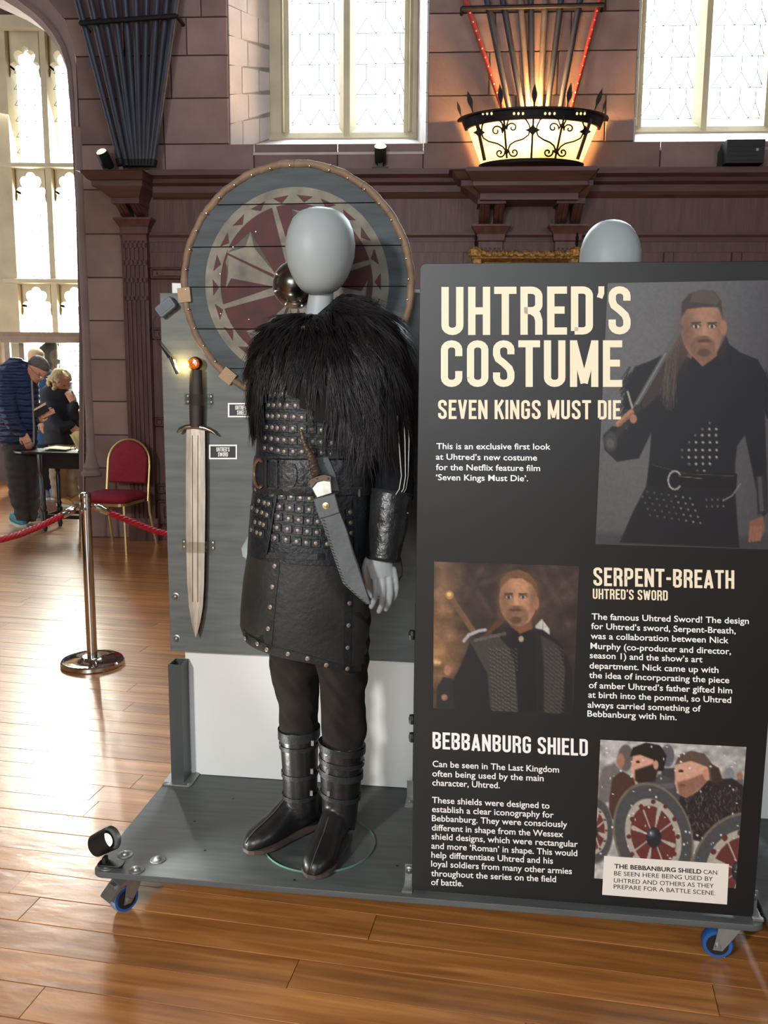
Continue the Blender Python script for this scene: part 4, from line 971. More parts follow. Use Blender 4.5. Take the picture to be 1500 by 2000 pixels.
def pshield(cx, cy, rx, ry, rot=0):
    p.ell(cx, cy, rx, ry, (112, 104, 92), 1.6, 1, rot); p.ell(cx, cy, rx*0.95, ry*0.95, (74, 76, 78), 1.6, 1, rot); p.ell(cx, cy, rx*0.70, ry*0.70, (172, 166, 156), 1.6, 1, rot); p.ell(cx, cy, rx*0.56, ry*0.57, (100, 52, 50), 1.6, 1, rot)
    for k in range(12):
        a = 2*PI*k/12; p.ell(cx+rx*0.63*cos(a), cy+ry*0.63*sin(a), rx*0.06, rx*0.06, (92, 50, 48), 1.3)
    for k in range(8):
        a = 2*PI*k/8+0.3; w_ = 3 if k % 2 else 9; p.seg(cx+rx*0.16*cos(a), cy+ry*0.16*sin(a), cx+rx*0.54*cos(a), cy+ry*0.54*sin(a), 2, (176, 170, 160), 1.2, 1, w_)
    p.ell(cx+1, cy+2, rx*0.19, ry*0.19, (40, 42, 48), 1.6); p.glow(cx-4, cy-6, 6, 6, (130, 136, 146), 0.8)
pshield(1160, 1622, 38, 66); pshield(1276, 1634, 76, 108, -16); pshield(1446, 1700, 96, 116, 20)
for k in range(90):
    p.ell(1172+random.random()*270, 1450+random.random()*270, 0.8+random.random()*1.6, 0.8+random.random()*1.6, (232, 232, 232), 1, 0.85)
p.grain(0.06, 2, 2, 4); p.build('printed_photo', NT, 0.9, label='printed picture of warriors behind round shields in snow')
# ================================================================== SHIELD
leather_rim = mat('tan_rawhide', rgb(122, 100, 80), 0.65, var=0.3, scale=14, bump=0.3, bscale=60)
board_grey = mat('weathered_grey_boards', rgb(64, 72, 76), 0.7, var=0.28, scale=9, bump=0.25, bscale=50, stretch=(0.6, 4, 4))
paint_white = mat('worn_white_paint', rgb(136, 132, 120), 0.75, var=0.3, scale=16, bump=0.2, bscale=50, col2=rgb(96, 94, 88))
paint_red = mat('worn_oxblood_paint', rgb(84, 46, 46), 0.75, var=0.35, scale=16, bump=0.2, bscale=50, col2=rgb(62, 40, 42))
boss_m = mat('burnished_steel_boss', rgb(128, 126, 122), 0.25, metal=1.0, var=0.2, scale=20)
tack_m = mat('bright_tack', rgb(190, 182, 165), 0.3, metal=1.0, var=0.1)
VS = VB-0.075
scu, scz = DL(578, 556, VS); RS = 0.5*(DL(804, 556, VS)[0]-DL(350, 556, VS)[0])
shield = thing('round_shield', 'round wooden shield with faded red and white star paint and a rawhide rim', 'shield', MD @ T(scu, VS, scz))
import bmesh
MS = MD @ T(scu, VS, scz)
def disc_poly(r, n=72): return [(r*cos(2*PI*i/n), r*sin(2*PI*i/n)) for i in range(n)]
# layers of paint as flat polygons (x, z) with material index and height
layers = [(disc_poly(RS*0.965), 0, 0.0)]
ring = RS*0.79; inner = RS*0.655
layers.append((disc_poly(ring), 1, 0.0006)); layers.append((disc_poly(inner), 2, 0.0010))
for k in range(22):
    a = 2*PI*k/22+0.03; r0, r1 = RS*0.668, RS*0.726; da = 0.098
    layers.append(([(r0*cos(a), r0*sin(a)), (r1*cos(a-da), r1*sin(a-da)), (r1*cos(a+da), r1*sin(a+da))], 2, 0.0012))
tail_a = [(-.17, .075), (-.59, .265), (-.58, .305), (-.43, .31), (-.385, .435), (-.355, .30), (-.18, .095)]
tail_b = [(-.195, -.015), (-.56, .055), (-.61, -.03), (-.585, .10), (-.605, .19), (-.585, .245), (-.175, .05)]
for k in range(4):
    a = rad(106+90*k); w0, w1 = 0.012, 0.0065; d = Vector((cos(a), sin(a))); n_ = Vector((-d.y, d.x))
    layers.append(([tuple(d*RS*0.15-n_*w0), tuple(d*inner*1.01-n_*w1), tuple(d*inner*1.01+n_*w1), tuple(d*RS*0.15+n_*w0)], 1, 0.0014))
    ca, sa = cos(rad(90*k)), sin(rad(90*k))
    for poly in (tail_a, tail_b): layers.append(([(RS*(x*ca-z*sa), RS*(x*sa+z*ca)) for x, z in poly], 1, 0.0014))
zc = [DL(578, y, VS)[1]-scz for y in (398, 481, 560, 643, 721)]
bounds = [RS]+zc+[-RS]
for i in range(6):
    hi, lo = bounds[i], bounds[i+1]; hi2 = hi-(0.0016 if i > 0 else 0); lo2 = lo+(0.0016 if i < 5 else 0)
    bm = bmesh.new()
    for poly, mi, hgt in layers:
        vs_ = [bm.verts.new((x, -hgt, z)) for x, z in poly]; f = bm.faces.new(vs_); f.material_index = mi
    bmesh.ops.triangulate(bm, faces=bm.faces[:])
    geom = bm.verts[:]+bm.edges[:]+bm.faces[:]
    bmesh.ops.bisect_plane(bm, geom=geom, plane_co=(0, 0, hi2), plane_no=(0, 0, 1), clear_outer=True)
    geom = bm.verts[:]+bm.edges[:]+bm.faces[:]
    bmesh.ops.bisect_plane(bm, geom=geom, plane_co=(0, 0, lo2), plane_no=(0, 0, -1), clear_outer=True)
    # thickness of the board itself
    base_f = [f for f in bm.faces if f.material_index == 0]
    r = bmesh.ops.extrude_face_region(bm, geom=base_f)
    for v in [g for g in r['geom'] if isinstance(g, bmesh.types.BMVert)]: v.co.y += 0.012
    jit = random.uniform(-0.0008, 0.0008)
    for v in bm.verts: v.co.y += jit
    me = bpy.data.meshes.new('shield_board'); bm.to_mesh(me); bm.free()
    for m_ in (board_grey, paint_white, paint_red): me.materials.append(m_)
    o = bpy.data.objects.new('shield_board', me); COL.objects.link(o); adopt(o, shield, MS)
MB().prism(disc_poly(RS*0.95, 48), 0.012, 0.016, 'y').build('back_ply', post_in, shield, MS)
# rim: uneven rawhide pieces
nseg = 20
for k in range(nseg):
    a0 = 2*PI*k/nseg; pts = []
    for i in range(9):
        a = a0+(2*PI/nseg+0.02)*i/8; rr = RS*0.974+0.0010*sin(a*23)+0.0008*sin(a*57); pts.append((rr*cos(a), 0.004-0.0015*(i == 0), rr*sin(a)))
    rad_ = [(0.0120+0.0006*sin(k*5+i), 0.0150+0.0006*sin(k*3+i*2)) for i in range(9)]
    MB().tube(pts, rad_, 10, up=(0, 1, 0)).build('rim_piece', leather_rim, shield, MS, smooth=True, angle=rad(60))
b = MB(); b.lathe([(0.001, 0), (0.0032, 0), (0.0026, 0.0016), (0.001, 0.0022)], 8); tackm = b.data('tack'); tackm.materials.append(tack_m)
for k in range(36):
    a = 2*PI*k/36+0.04; rr = RS*0.955
    o = bpy.data.objects.new('tack', tackm); COL.objects.link(o); adopt(o, shield, MS @ T(rr*cos(a), -0.0115, rr*sin(a)) @ Matrix.Rotation(PI/2, 4, 'X'))
for a, r_ in ((150, 0.62), (172, 0.66), (128, 0.55), (200, 0.70), (215, 0.5)):
    o = bpy.data.objects.new('tack', tackm); COL.objects.link(o); adopt(o, shield, MS @ T(RS*r_*cos(rad(a)), -0.002, RS*r_*sin(rad(a))) @ Matrix.Rotation(PI/2, 4, 'X'))
MBs = MB().lathe([(RS*0.20, -0.002), (RS*0.20, 0.004), (RS*0.165, 0.006), (RS*0.15, 0.012), (RS*0.148, 0.03), (RS*0.13, 0.055), (RS*0.09, 0.072), (RS*0.03, 0.08), (0.001, 0.081)], 32, M=Matrix.Rotation(PI/2, 4, 'X')); MBs.build('boss', boss_m, shield, MS, smooth=True)
for k in range(8):
    a = 2*PI*k/8+0.3; o = bpy.data.objects.new('tack', tackm); COL.objects.link(o); adopt(o, shield, MS @ T(RS*0.183*cos(a), -0.005, RS*0.183*sin(a)) @ Matrix.Rotation(PI/2, 4, 'X') @ Matrix.Scale(1.6, 4))
for a in (185, 232):
    MB().box(-0.02, 0.02, -0.013, 0.016, -0.022, 0.022, RZ(0)).build('rim_clip', mat('tan_clip_leather', rgb(150, 126, 98), 0.6, var=0.15), shield, MS @ Matrix.Rotation(-rad(a), 4, 'Y') @ T(RS*0.972, 0, 0) @ Matrix.Scale(1.0, 4))

# ================================================================== SWORD on the board
blade_m = mat('worn_steel_blade', rgb(186, 178, 164), 0.42, metal=0.3, var=0.22, scale=18, bump=0.08, bscale=70, stretch=(3, 3, 0.6))
groove_m = mat('blade_groove', rgb(84, 76, 66), 0.5, metal=0.5, var=0.2)
grip_m = mat('dark_cord_grip', rgb(44, 34, 30), 0.6, var=0.3, scale=30)
guard_m = mat('steel_guard', rgb(150, 144, 132), 0.28, metal=1.0, var=0.15)
amber = mat('amber_stone', rgb(206, 110, 34), 0.12, var=0.35, scale=40, coat=0.6, emit=rgb(220, 120, 40), estr=0.0, spec=0.8)
VW = VB-0.028
def W_(x, y): return DL(x, y, VW)
su, sz_top = W_(382, 697); _, sz_bot = W_(382, 1245)
MSw = MD @ T(0, VW, 0)
sword = thing('mounted_sword', 'long broad-bladed sword hung point down with cord grip and amber pommel', 'sword', MD @ T(su, VW, sz_bot))
g0 = W_(382, 842); bl = [W_(363, 845), W_(401, 845), W_(400, 1060), W_(397, 1180), W_(390, 1222), W_(382, 1245), W_(374, 1222), W_(368, 1180), W_(363, 1060)]
cxs = [W_(382, y)[0] for y in (845, 1060, 1180, 1222, 1245)]
b = MB()
rows = [(835, 364, 400), (960, 363, 401), (1060, 363.5, 400), (1140, 365.5, 398.5), (1185, 369, 396), (1215, 374, 391), (1235, 379, 386), (1245, 381.7, 382.3)]
rings = []
for y, xl, xr in rows:
    ul, z = W_(xl, y); ur, _ = W_(xr, y); um = (ul+ur)/2; t = 0.0045*min(1, (ur-ul)/0.03)
    rings.append([(ul, 0, z), (um-(ur-ul)*0.22, -t, z), (um+(ur-ul)*0.22, -t, z), (ur, 0, z), (um+(ur-ul)*0.22, t, z), (um-(ur-ul)*0.22, t, z)])
b.loft(rings); b.build('blade', blade_m, sword, MSw)
for dx in (-5.5, 5.5):
    p0 = W_(382+dx, 850); p1 = W_(382+dx*0.9, 1175)
    MB().tube([(p0[0], -0.0042, p0[1]), (p1[0], -0.0042, p1[1])], 0.0016, 6).build('fuller_line', groove_m, sword, MSw)
gp = [(346, 845), (352, 838), (364, 834), (382, 833), (400, 836), (414, 842), (422, 849)]
MB().tube([(W_(x, y)[0], 0, W_(x, y)[1]) for x, y in gp], [0.003, 0.006, 0.0085, 0.0095, 0.0085, 0.006, 0.003], 10).build('guard', guard_m, sword, MSw, smooth=True)
pts = []; rr = []
for i in range(46):
    y = 722+i*(834-722)/45; u, z = W_(382.5, y); pts.append((u, 0, z)); rr.append((0.0195+0.0016*(i % 2)+0.002*sin(i/45*PI), 0.013))
MB().tube(pts, rr, 14, up=(0, 1, 0)).build('grip', grip_m, sword, MSw, smooth=True)
u, z = W_(381.5, 710)
MB().ell((u, 0, z), (0.0245, 0.016, 0.022), 18, 10).build('pommel_socket', mat('bronze_socket', rgb(140, 92, 40), 0.3, metal=1.0), sword, MSw, smooth=True)
MB().lathe([(0.001, -0.004), (0.019, -0.004), (0.019, 0.012), (0.014, 0.018), (0.001, 0.02)], 9, M=T(u, -0.004, z) @ Matrix.Rotation(PI/2, 4, 'X')).build('amber_inset', amber, sword, MSw)
acr = bpy.data.materials.new('clear_acrylic'); acr.use_nodes = True
_n = acr.node_tree.nodes; _l = acr.node_tree.links; _n.remove(_n['Principled BSDF']); _t = _n.new('ShaderNodeBsdfTransparent'); _t.inputs[0].default_value = (0.93, 0.95, 0.94, 1)
_g = _n.new('ShaderNodeBsdfGlossy'); _g.inputs[1].default_value = 0.06; _x = _n.new('ShaderNodeMixShader'); _x.inputs[0].default_value = 0.10
_l.new(_t.outputs[0], _x.inputs[1]); _l.new(_g.outputs[0], _x.inputs[2]); _l.new(_x.outputs[0], _n['Material Output'].inputs[0])
for (x0, x1, y, lab) in ((357, 412, 780, 'clear acrylic strap holding the sword grip to the board'), (350, 416, 1066, 'clear acrylic strap across the lower sword blade')):
    u0, z = W_(x0, y); u1, _ = W_(x1, y); ul, _ = W_(366, y); ur, _ = W_(401, y); d = VB-VW; hh = 0.018
    st = thing('acrylic_strap', lab, 'bracket', MD @ T(u0, VB, z))
    prof = [(u0, d-0.003), (ul-0.006, d-0.003), (ul-0.004, -0.018), (ur+0.004, -0.018), (ur+0.006, d-0.003), (u1, d-0.003)]
    prof2 = [(a, c+0.0025) if i in (0, 1, 4, 5) else (a, c+0.0025) for i, (a, c) in enumerate(prof)]
    MB().prism(prof+prof2[::-1], z-hh, z+hh, 'z').build('strap', acr, st, MSw)
    for uu in (u0+0.008, u1-0.008):
        for zz in (z-0.009, z+0.009): MB().lathe([(0.001, 0), (0.0045, 0), (0.004, 0.002), (0.001, 0.003)], 10, M=T(uu, d-0.003, zz) @ Matrix.Rotation(PI/2, 4, 'X')).build('screw', zinc, st, MSw, smooth=True)
# ---- little name plates on the back board
def plate(x0, x1, y0, y1, l1, l2, lab):
    q = [DL(x, y, VB-0.003) for x, y in ((x0, y1), (x1, y1), (x1, y0), (x0, y0))]; Mp = MD @ T(q[0][0], VB, q[0][1])
    t = thing('name_plate', lab, 'label', Mp, 'name plates on the back board')
    MB().prism(q, VB-0.003, VB-0.0002, 'y').build('plate_border', ink_white, t, MD)
    q2 = [DL(x, y, VB-0.0036) for x, y in ((x0+3, y1-3), (x1-3, y1-3), (x1-3, y0+3), (x0+3, y0+3))]
    MB().prism(q2, VB-0.0036, VB-0.0028, 'y').build('plate_face', mat('plate_black', rgb(34, 34, 36), 0.5, var=0.02), t, MD)
    b = MB(); cx = (x0+x1)/2; ym = (y0+y1)/2
    for txt, yb, hw in ((l1, ym-0.8, 13), (l2, ym+9.0, 9.8)): lay(b, head_text(txt), (cx-hw, yb), (cx+hw, yb), 8.4, VB-0.0042)
    b.build('plate_lettering', ink_white, t, MD)
plate(445, 500, 787, 815, "UHTRED'S", "SHIELD", 'small black name plate under the round shield')
plate(408, 463, 868.5, 897, "UHTRED'S", "SWORD", 'small black name plate beside the sword blade')

# ---- clip lamp lighting the pommel: driver box, cable and glowing wand
lamp = thing('clip_lamp', 'small amber wand lamp on a bent black cable with a grey driver box', 'lamp', MD @ T(*[DL(325, 600, VB)[0], VB, DL(325, 600, VB)[1]]))
c0 = DL(325, 600, VB-0.02)
Mb_ = MD @ T(c0[0], VB-0.02, c0[1]) @ Matrix.Rotation(rad(-36), 4, 'Y')
MB().prism(rrect(-0.034, 0.034, -0.019, 0.019, 0.007, 3), -0.012, 0.012, 'y', bev=0.003).build('driver_box', mat('slate_plastic', rgb(58, 72, 84), 0.4, var=0.08), lamp, Mb_)
MB().prism(rrect(-0.026, 0.026, -0.012, 0.012, 0.004, 3), -0.0135, -0.012, 'y').build('driver_face', mat('slate_plastic_face', rgb(48, 60, 70), 0.4, var=0.05), lamp, Mb_)
cab = [(304, 617), (299, 632), (299, 648), (305, 662), (316, 676), (327, 690), (333, 698)]
MB().tube([(DL(x, y, VB-0.02)[0], VB-0.02-0.012*(i/6), DL(x, y, VB-0.02)[1]) for i, (x, y) in enumerate(cab)], [0.0028]*5+[0.004, 0.0055], 8).build('cable', black_plastic, lamp, MD, smooth=True)
w0 = DL(333, 698, VB-0.03); w1 = DL(347, 730, VB-0.03)
MB().tube([(w0[0], VB-0.032, w0[1]), (w1[0], VB-0.032, w1[1])], 0.0055, 10).build('wand', black_plastic, lamp, MD, smooth=True)
e0 = DL(337.5, 703, VB-0.024); e1 = DL(347.5, 727, VB-0.024)
MB().tube([(e0[0]+0.003, VB-0.027, e0[1]), (e1[0]+0.003, VB-0.027, e1[1])], 0.0045, 10).build('light_strip', mat('glowing_strip', rgb(255, 220, 140), 0.4, emit=rgb(255, 206, 110), estr=14.0), lamp, MD)
lp = MD @ Vector(((e0[0]+e1[0])/2+0.014, VB-0.03, (e0[1]+e1[1])/2))
l = bpy.data.lights.new('clip_lamp_light', 'POINT'); l.energy = 0.5; l.color = (1.0, 0.74, 0.30); l.shadow_soft_size = 0.008
lo = bpy.data.objects.new('clip_lamp_light', l); COL.objects.link(lo); lo.location = lp; adopt(lo, lamp, T(*lp))

# ---- spot lamp on the corner of the deck
cq = MDi @ ground(222, 1693, BASE)
fl = thing('deck_spotlight', 'small black cylinder spotlight on the corner of the deck', 'lamp', MD @ T(cq.x, cq.y, 0))
MB().prism(rrect(cq.x-0.045, cq.x+0.03, cq.y-0.018, cq.y+0.018, 0.012, 4), 0.006, 0.012, 'z', bev=0.001).build('mount_plate', black_plastic, fl, MD)
for dx in (-0.035, 0.02): MB().box(cq.x+dx-0.005, cq.x+dx+0.005, cq.y-0.006, cq.y+0.006, 0, 0.007).build('mount_foot', black_plastic, fl, MD)
MB().box(cq.x-0.03, cq.x-0.02, cq.y-0.009, cq.y+0.009, 0.012, 0.03).build('swivel_bracket', black_plastic, fl, MD)
hc = MDi @ at(203, 1652, 2.46); hx = Vector((hc.x, hc.y, 0.056))
aim = Vector((0.82, -0.10, 0.50)).normalized(); Rm = (aim).to_track_quat('Z', 'Y').to_matrix().to_4x4(); Mh = MD @ T(*hx) @ Rm
MB().lathe([(0.001, -0.036), (0.026, -0.036), (0.033, -0.03), (0.035, 0.034), (0.033, 0.036), (0.0315, 0.034), (0.0275, 0.012), (0.001, 0.012)], 32).build('lamp_head', black_plastic, fl, Mh, smooth=True)
MB().lathe([(0.001, 0.0125), (0.019, 0.0125), (0.019, 0.0145), (0.001, 0.0145)], 24).build('lens', mat('glowing_lens', rgb(255, 252, 240), 0.3, emit=rgb(255, 250, 236), estr=9.0), fl, Mh)
MB().lathe([(0.0195, 0.0124), (0.0275, 0.0124), (0.0275, 0.013), (0.0195, 0.013)], 24).build('lens_bezel', black_plastic, fl, Mh)
l = bpy.data.lights.new('deck_spotlight_light', 'SPOT'); l.energy = 18; l.color = (1.0, 0.97, 0.9); l.spot_size = rad(140); l.spot_blend = 0.7; l.shadow_soft_size = 0.018
lo = bpy.data.objects.new('deck_spotlight_light', l); COL.objects.link(lo); adopt(lo, fl, MD @ T(*(hx+aim*0.04)) @ aim.to_track_quat('-Z', 'Y').to_matrix().to_4x4())

# ================================================================== MANNEQUIN AND COSTUME
mann_m = mat('matt_grey_mannequin', rgb(152, 161, 164), 0.45, var=0.03, spec=0.35)
black_leather = mat('black_leather', rgb(34, 36, 38), 0.5, var=0.4, scale=9, bump=0.25, bscale=70, spec=0.45)
jerkin_m = mat('dark_teal_leather', rgb(24, 28, 33), 0.5, var=0.35, scale=14, bump=0.3, bscale=90, spec=0.45)
scale_m = mat('dark_leather_scale', rgb(27, 31, 36), 0.45, var=0.3, scale=24, bump=0.3, bscale=110, rand=0.2, spec=0.5)
skirt_m = mat('worn_skirt_leather', rgb(18, 20, 21), 0.55, var=0.5, scale=6, bump=0.2, bscale=60, col2=rgb(42, 41, 37))
band_m = mat('skirt_band_leather', rgb(26, 28, 30), 0.5, var=0.3, scale=12, bump=0.2, bscale=80)
stud_m = mat('pewter_stud', rgb(138, 132, 120), 0.45, metal=0.6, var=0.2, scale=30)
belt_m = mat('embossed_belt', rgb(32, 34, 38), 0.42, var=0.3, scale=16, bump=0.9, bscale=38)
buckle_m = mat('copper_buckle', rgb(150, 124, 106), 0.35, metal=0.8, var=0.15)
trouser_m = mat('black_brown_cloth', rgb(36, 32, 30), 0.9, var=0.3, scale=10, bump=0.3, bscale=25, spec=0.2)
boot_m = mat('black_boot_leather', rgb(26, 25, 26), 0.36, var=0.3, scale=10, bump=0.12, bscale=40, spec=0.55)
sole_m = mat('worn_brown_sole', rgb(74, 62, 54), 0.7, var=0.3)
sleeve_m = mat('black_wool_sleeve', rgb(20, 22, 27), 0.85, var=0.2, scale=20, bump=0.1, bscale=120, spec=0.2)
fur_m = mat('black_brown_fur', rgb(11, 11, 15), 0.45, var=0.5, scale=25, spec=0.4, col2=rgb(29, 23, 24))
piping_m = mat('white_piping', rgb(200, 200, 196), 0.6, var=0.05)
YC = 2.56
gc = ground(625, 1652, BASE)
gc = Vector((-0.187, 2.56, BASE))
man = thing('costume_mannequin', 'grey faceless mannequin in black fur mantle, studded leather jerkin, skirt and tall boots', 'mannequin', T(gc.x, gc.y, BASE))
def ring_at(py, xl, xr, b, Y=YC, dy=0.0, tilt=0.0, n=40, p=2.2):
    c = at((xl+xr)/2, py, Y); a = (at(xr, py, Y).x-at(xl, py, Y).x)/2
    return ellipse((c.x, c.y+dy, c.z), a, b, n, tilt, p=p), (c.x, c.y+dy, c.z, a, b)
def garment(rows, name, m, parent=man, Y=YC, cap=False, smooth=True, thick=0.0, n=40):
    rings = []; prof = []
    for r in rows:
        rg, pr = ring_at(*r[:4], Y=Y, dy=r[4] if len(r) > 4 else 0, tilt=r[5] if len(r) > 5 else 0, n=n); rings.append(rg); prof.append(pr)
    b = MB()
    if thick:
        inner_ = [ellipse((p[0], p[1], p[2]), p[3]-thick, p[4]-thick, n, r[5] if len(r) > 5 else 0, p=2.2) for p, r in zip(prof, rows)]
        b.loft(rings+inner_[::-1], cap=False)
        k = len(rings)*2*n-n; b.f += [(i, (i+1) % n, k+(i+1) % n, k+i) for i in range(n)]; b.m += [0]*n
    else: b.loft(rings, cap=cap)
    return b.build(name, m, parent, smooth=smooth), prof
def profile_fn(prof, p=2.2, off=0.0):
    pr = sorted(prof, key=lambda q: q[2])
    def f(x, z):
        if z <= pr[0][2]: q = pr[0]
        elif z >= pr[-1][2]: q = pr[-1]
        else:
            for q0, q1 in zip(pr, pr[1:]):
                if q0[2] <= z <= q1[2]:
                    t = (z-q0[2])/max(1e-9, q1[2]-q0[2]); q = [q0[i]+(q1[i]-q0[i])*t for i in range(5)]; break
        e = min(0.985, abs((x-q[0])/q[3])); return q[1]-q[4]*(1-e**p)**(1/p)-off
    return f
def normal_at(px, py, f, Y0):
    a = surf(px, py, f, Y0); e = 2.0; b = surf(px+e, py, f, Y0); c = surf(px, py-e, f, Y0)
    nrm = (b-a).cross(c-a).normalized()
    if nrm.y > 0: nrm = -nrm
    return a, nrm, (c-a).normalized()
def frame_at(px, py, f, Y0=2.44):
    a, n_, up = normal_at(px, py, f, Y0); x = up.cross(n_).normalized(); up = n_.cross(x).normalized()
    return Matrix(((x.x, up.x, n_.x, a.x), (x.y, up.y, n_.y, a.y), (x.z, up.z, n_.z, a.z), (0, 0, 0, 1)))
# body: head, neck, torso core, arms and hands in one skin
hb = MB()
hrows = [(404.5, 627, 4), (408, 627, 24), (416, 627, 41), (430, 627, 53), (450, 627, 61), (475, 626, 65.5), (500, 625.5, 64.5), (522, 625, 59.5), (540, 625, 52.5), (555, 624.5, 44), (566, 624, 35), (573, 623, 24), (576, 622, 9)]
rings = []
for y, cx, r in hrows:
    c = at(cx, y, 2.55); k = r/693.0*0.935; tilt = -0.10 if y > 520 else 0.0
    rings.append(ellipse((c.x, c.y-0.01*max(0, (y-500)/80), c.z), k, k*1.18, 32, 0, rot=rad(-35)))
hb.loft(rings); head_top = len(hb.v)
body = hb.build('body', mann_m, man, smooth=True, angle=rad(70))
nb = MB(); neck = []
for y, cx, r in ((548, 628, 24), (575, 627, 23.5), (600, 624, 25), (625, 620, 26), (655, 618, 30), (700, 616, 66), (760, 616, 92), (900, 612, 92), (1050, 605, 96), (1150, 605, 100)):
    c = at(cx, y, 2.57); k = r/693.0; neck.append(ellipse(c, k, min(k, 0.095), 24))
nb.loft(neck)
# viewer-right arm
def armpts(lst): return [at(x, y, Y) for x, y, Y in lst]
nb.tube(armpts(((748, 690, 2.58), (768, 780, 2.57), (770, 880, 2.55), (768, 960, 2.52), (752, 1085, 2.49))), [0.04, 0.036, 0.034, 0.03, 0.026], 12)
nb.tube(armpts(((520, 700, 2.62), (532, 800, 2.70), (530, 930, 2.74), (505, 1040, 2.72), (494, 1068, 2.70))), [0.04, 0.036, 0.032, 0.026, 0.024], 12)
core = nb.build('body_core', mann_m, man, smooth=True)
# the hand in view
hd = MB(); HY = 2.485
def hp(lst): return [at(x, y, HY+d) for x, y, d in lst]
hd.tube(hp(((746, 1068, 0), (745, 1088, 0), (742, 1106, -0.002), (746, 1126, -0.004))), [(0.030, 0.022), (0.033, 0.020), (0.0375, 0.019), (0.035, 0.015)], 16, up=(0, 1, 0))
for pts, rr in ((((734, 1118, -0.004), (734, 1138, -0.010), (734, 1156, -0.010), (731, 1172, -0.004), (725, 1185, 0.004)), (0.0105, 0.0102, 0.0094, 0.0088, 0.0078)),
                (((747, 1122, -0.006), (748, 1144, -0.013), (748, 1164, -0.014), (746, 1182, -0.008), (740, 1194, 0.0)), (0.0108, 0.0104, 0.0098, 0.0090, 0.0078)),
                (((760, 1120, -0.004), (762, 1142, -0.010), (763, 1160, -0.011), (760, 1178, -0.004), (754, 1190, 0.003)), (0.0104, 0.010, 0.0094, 0.0086, 0.0074)),
                (((769, 1112, 0.0), (773, 1132, -0.003), (775, 1148, -0.003), (773, 1161, 0.002), (769, 1171, 0.008)), (0.0092, 0.0086, 0.008, 0.0073, 0.0062)),
                (((720, 1096, 0.006), (714, 1110, 0.012), (716, 1128, 0.018), (722, 1148, 0.024), (727, 1164, 0.026)), (0.015, 0.0135, 0.012, 0.0108, 0.009))):
    hd.tube(hp(pts), list(rr), 10); e = hp(pts)[-1]; hd.ell(e, (rr[-1],)*3, 10, 6); s_ = hp(pts)[0]; hd.ell(s_, (rr[0],)*3, 10, 6)
hand = hd.build('hand', mann_m, man); remesh(hand, 0.0026, 5, 0.5)
hd = MB(); hd.tube(armpts(((508, 1040, 2.71), (500, 1062, 2.70), (493, 1076, 2.69), (493, 1088, 2.68))), [(0.028, 0.02), (0.034, 0.02), (0.036, 0.018), (0.03, 0.014)], 14)
for i, dx in enumerate((-9, -3, 3, 9)): hd.tube(armpts(((494+dx, 1084, 2.68), (497+dx, 1104, 2.67), (500+dx, 1120, 2.675))), [0.0098, 0.009, 0.007], 8)
hand2 = hd.build('hand', mann_m, man); remesh(hand2, 0.004, 4)
# glass base
gl = bpy.data.materials.new('clear_green_glass'); gl.use_nodes = True
_n = gl.node_tree.nodes; _l = gl.node_tree.links; _n.remove(_n['Principled BSDF']); _t = _n.new('ShaderNodeBsdfTransparent'); _t.inputs[0].default_value = (0.965, 0.98, 0.975, 1)
_g = _n.new('ShaderNodeBsdfGlossy'); _g.inputs[1].default_value = 0.05; _x = _n.new('ShaderNodeMixShader'); _x.inputs[0].default_value = 0.05; _l.new(_t.outputs[0], _x.inputs[1]); _l.new(_g.outputs[0], _x.inputs[2]); _l.new(_x.outputs[0], _n['Material Output'].inputs[0])
MB().lathe([(0.001, 0), (0.166, 0), (0.168, 0.002), (0.168, 0.007), (0.166, 0.009), (0.001, 0.009)], 64, (gc.x, gc.y, BASE)).build('glass_base', gl, man, smooth=True, angle=rad(30))
eb = MB(); er = [ellipse((gc.x, gc.y, BASE+z_), r_, r_, 64) for r_, z_ in ((0.1672, 0.0015), (0.1684, 0.0015), (0.1684, 0.0075), (0.1672, 0.0075), (0.1672, 0.0015))]
eb.loft(er, cap=False); eb.build('glass_edge', mat('green_glass_edge', rgb(92, 132, 120), 0.15, var=0.05), man, smooth=True)
MB().lathe([(0.001, 0), (0.012, 0), (0.012, 0.012), (0.005, 0.016), (0.005, 0.22), (0.001, 0.22)], 14, (gc.x+0.012, gc.y-0.005, BASE+0.009)).build('support_rod', chrome, man, smooth=True)
# trousers
tr = MB()
def leg(rows, Y):
    rg = []
    for y, xl, xr, b in rows: rg.append(ring_at(y, xl, xr, b, Y, n=24, p=2.0)[0])
    tr.loft(rg)
leg(((1180, 505, 620, 0.10), (1260, 522, 628, 0.09), (1300, 528, 626, 0.08), (1330, 531, 624, 0.072), (1345, 537, 624, 0.07), (1380, 543, 623, 0.064), (1415, 547, 622, 0.062), (1450, 552, 620, 0.058)), 2.62)
leg(((1180, 600, 722, 0.10), (1280, 616, 722, 0.09), (1320, 622, 716, 0.078), (1345, 625, 713, 0.072), (1380, 626, 714, 0.066), (1420, 627, 714, 0.062), (1465, 631, 708, 0.060), (1490, 636, 700, 0.055)), 2.55)
trousers = tr.build('trousers', trouser_m, man, smooth=True); remesh(trousers, 0.007, 3)
for v in trousers.data.vertices:
    d = mnoise.noise(v.co*14)*0.007+mnoise.noise(Vector((v.co.x*10, v.co.y*10, v.co.z*26+v.co.x*30)))*0.009; nn = Vector((v.co.x+0.18, v.co.y-2.58, 0)); v.co += nn.normalized()*d
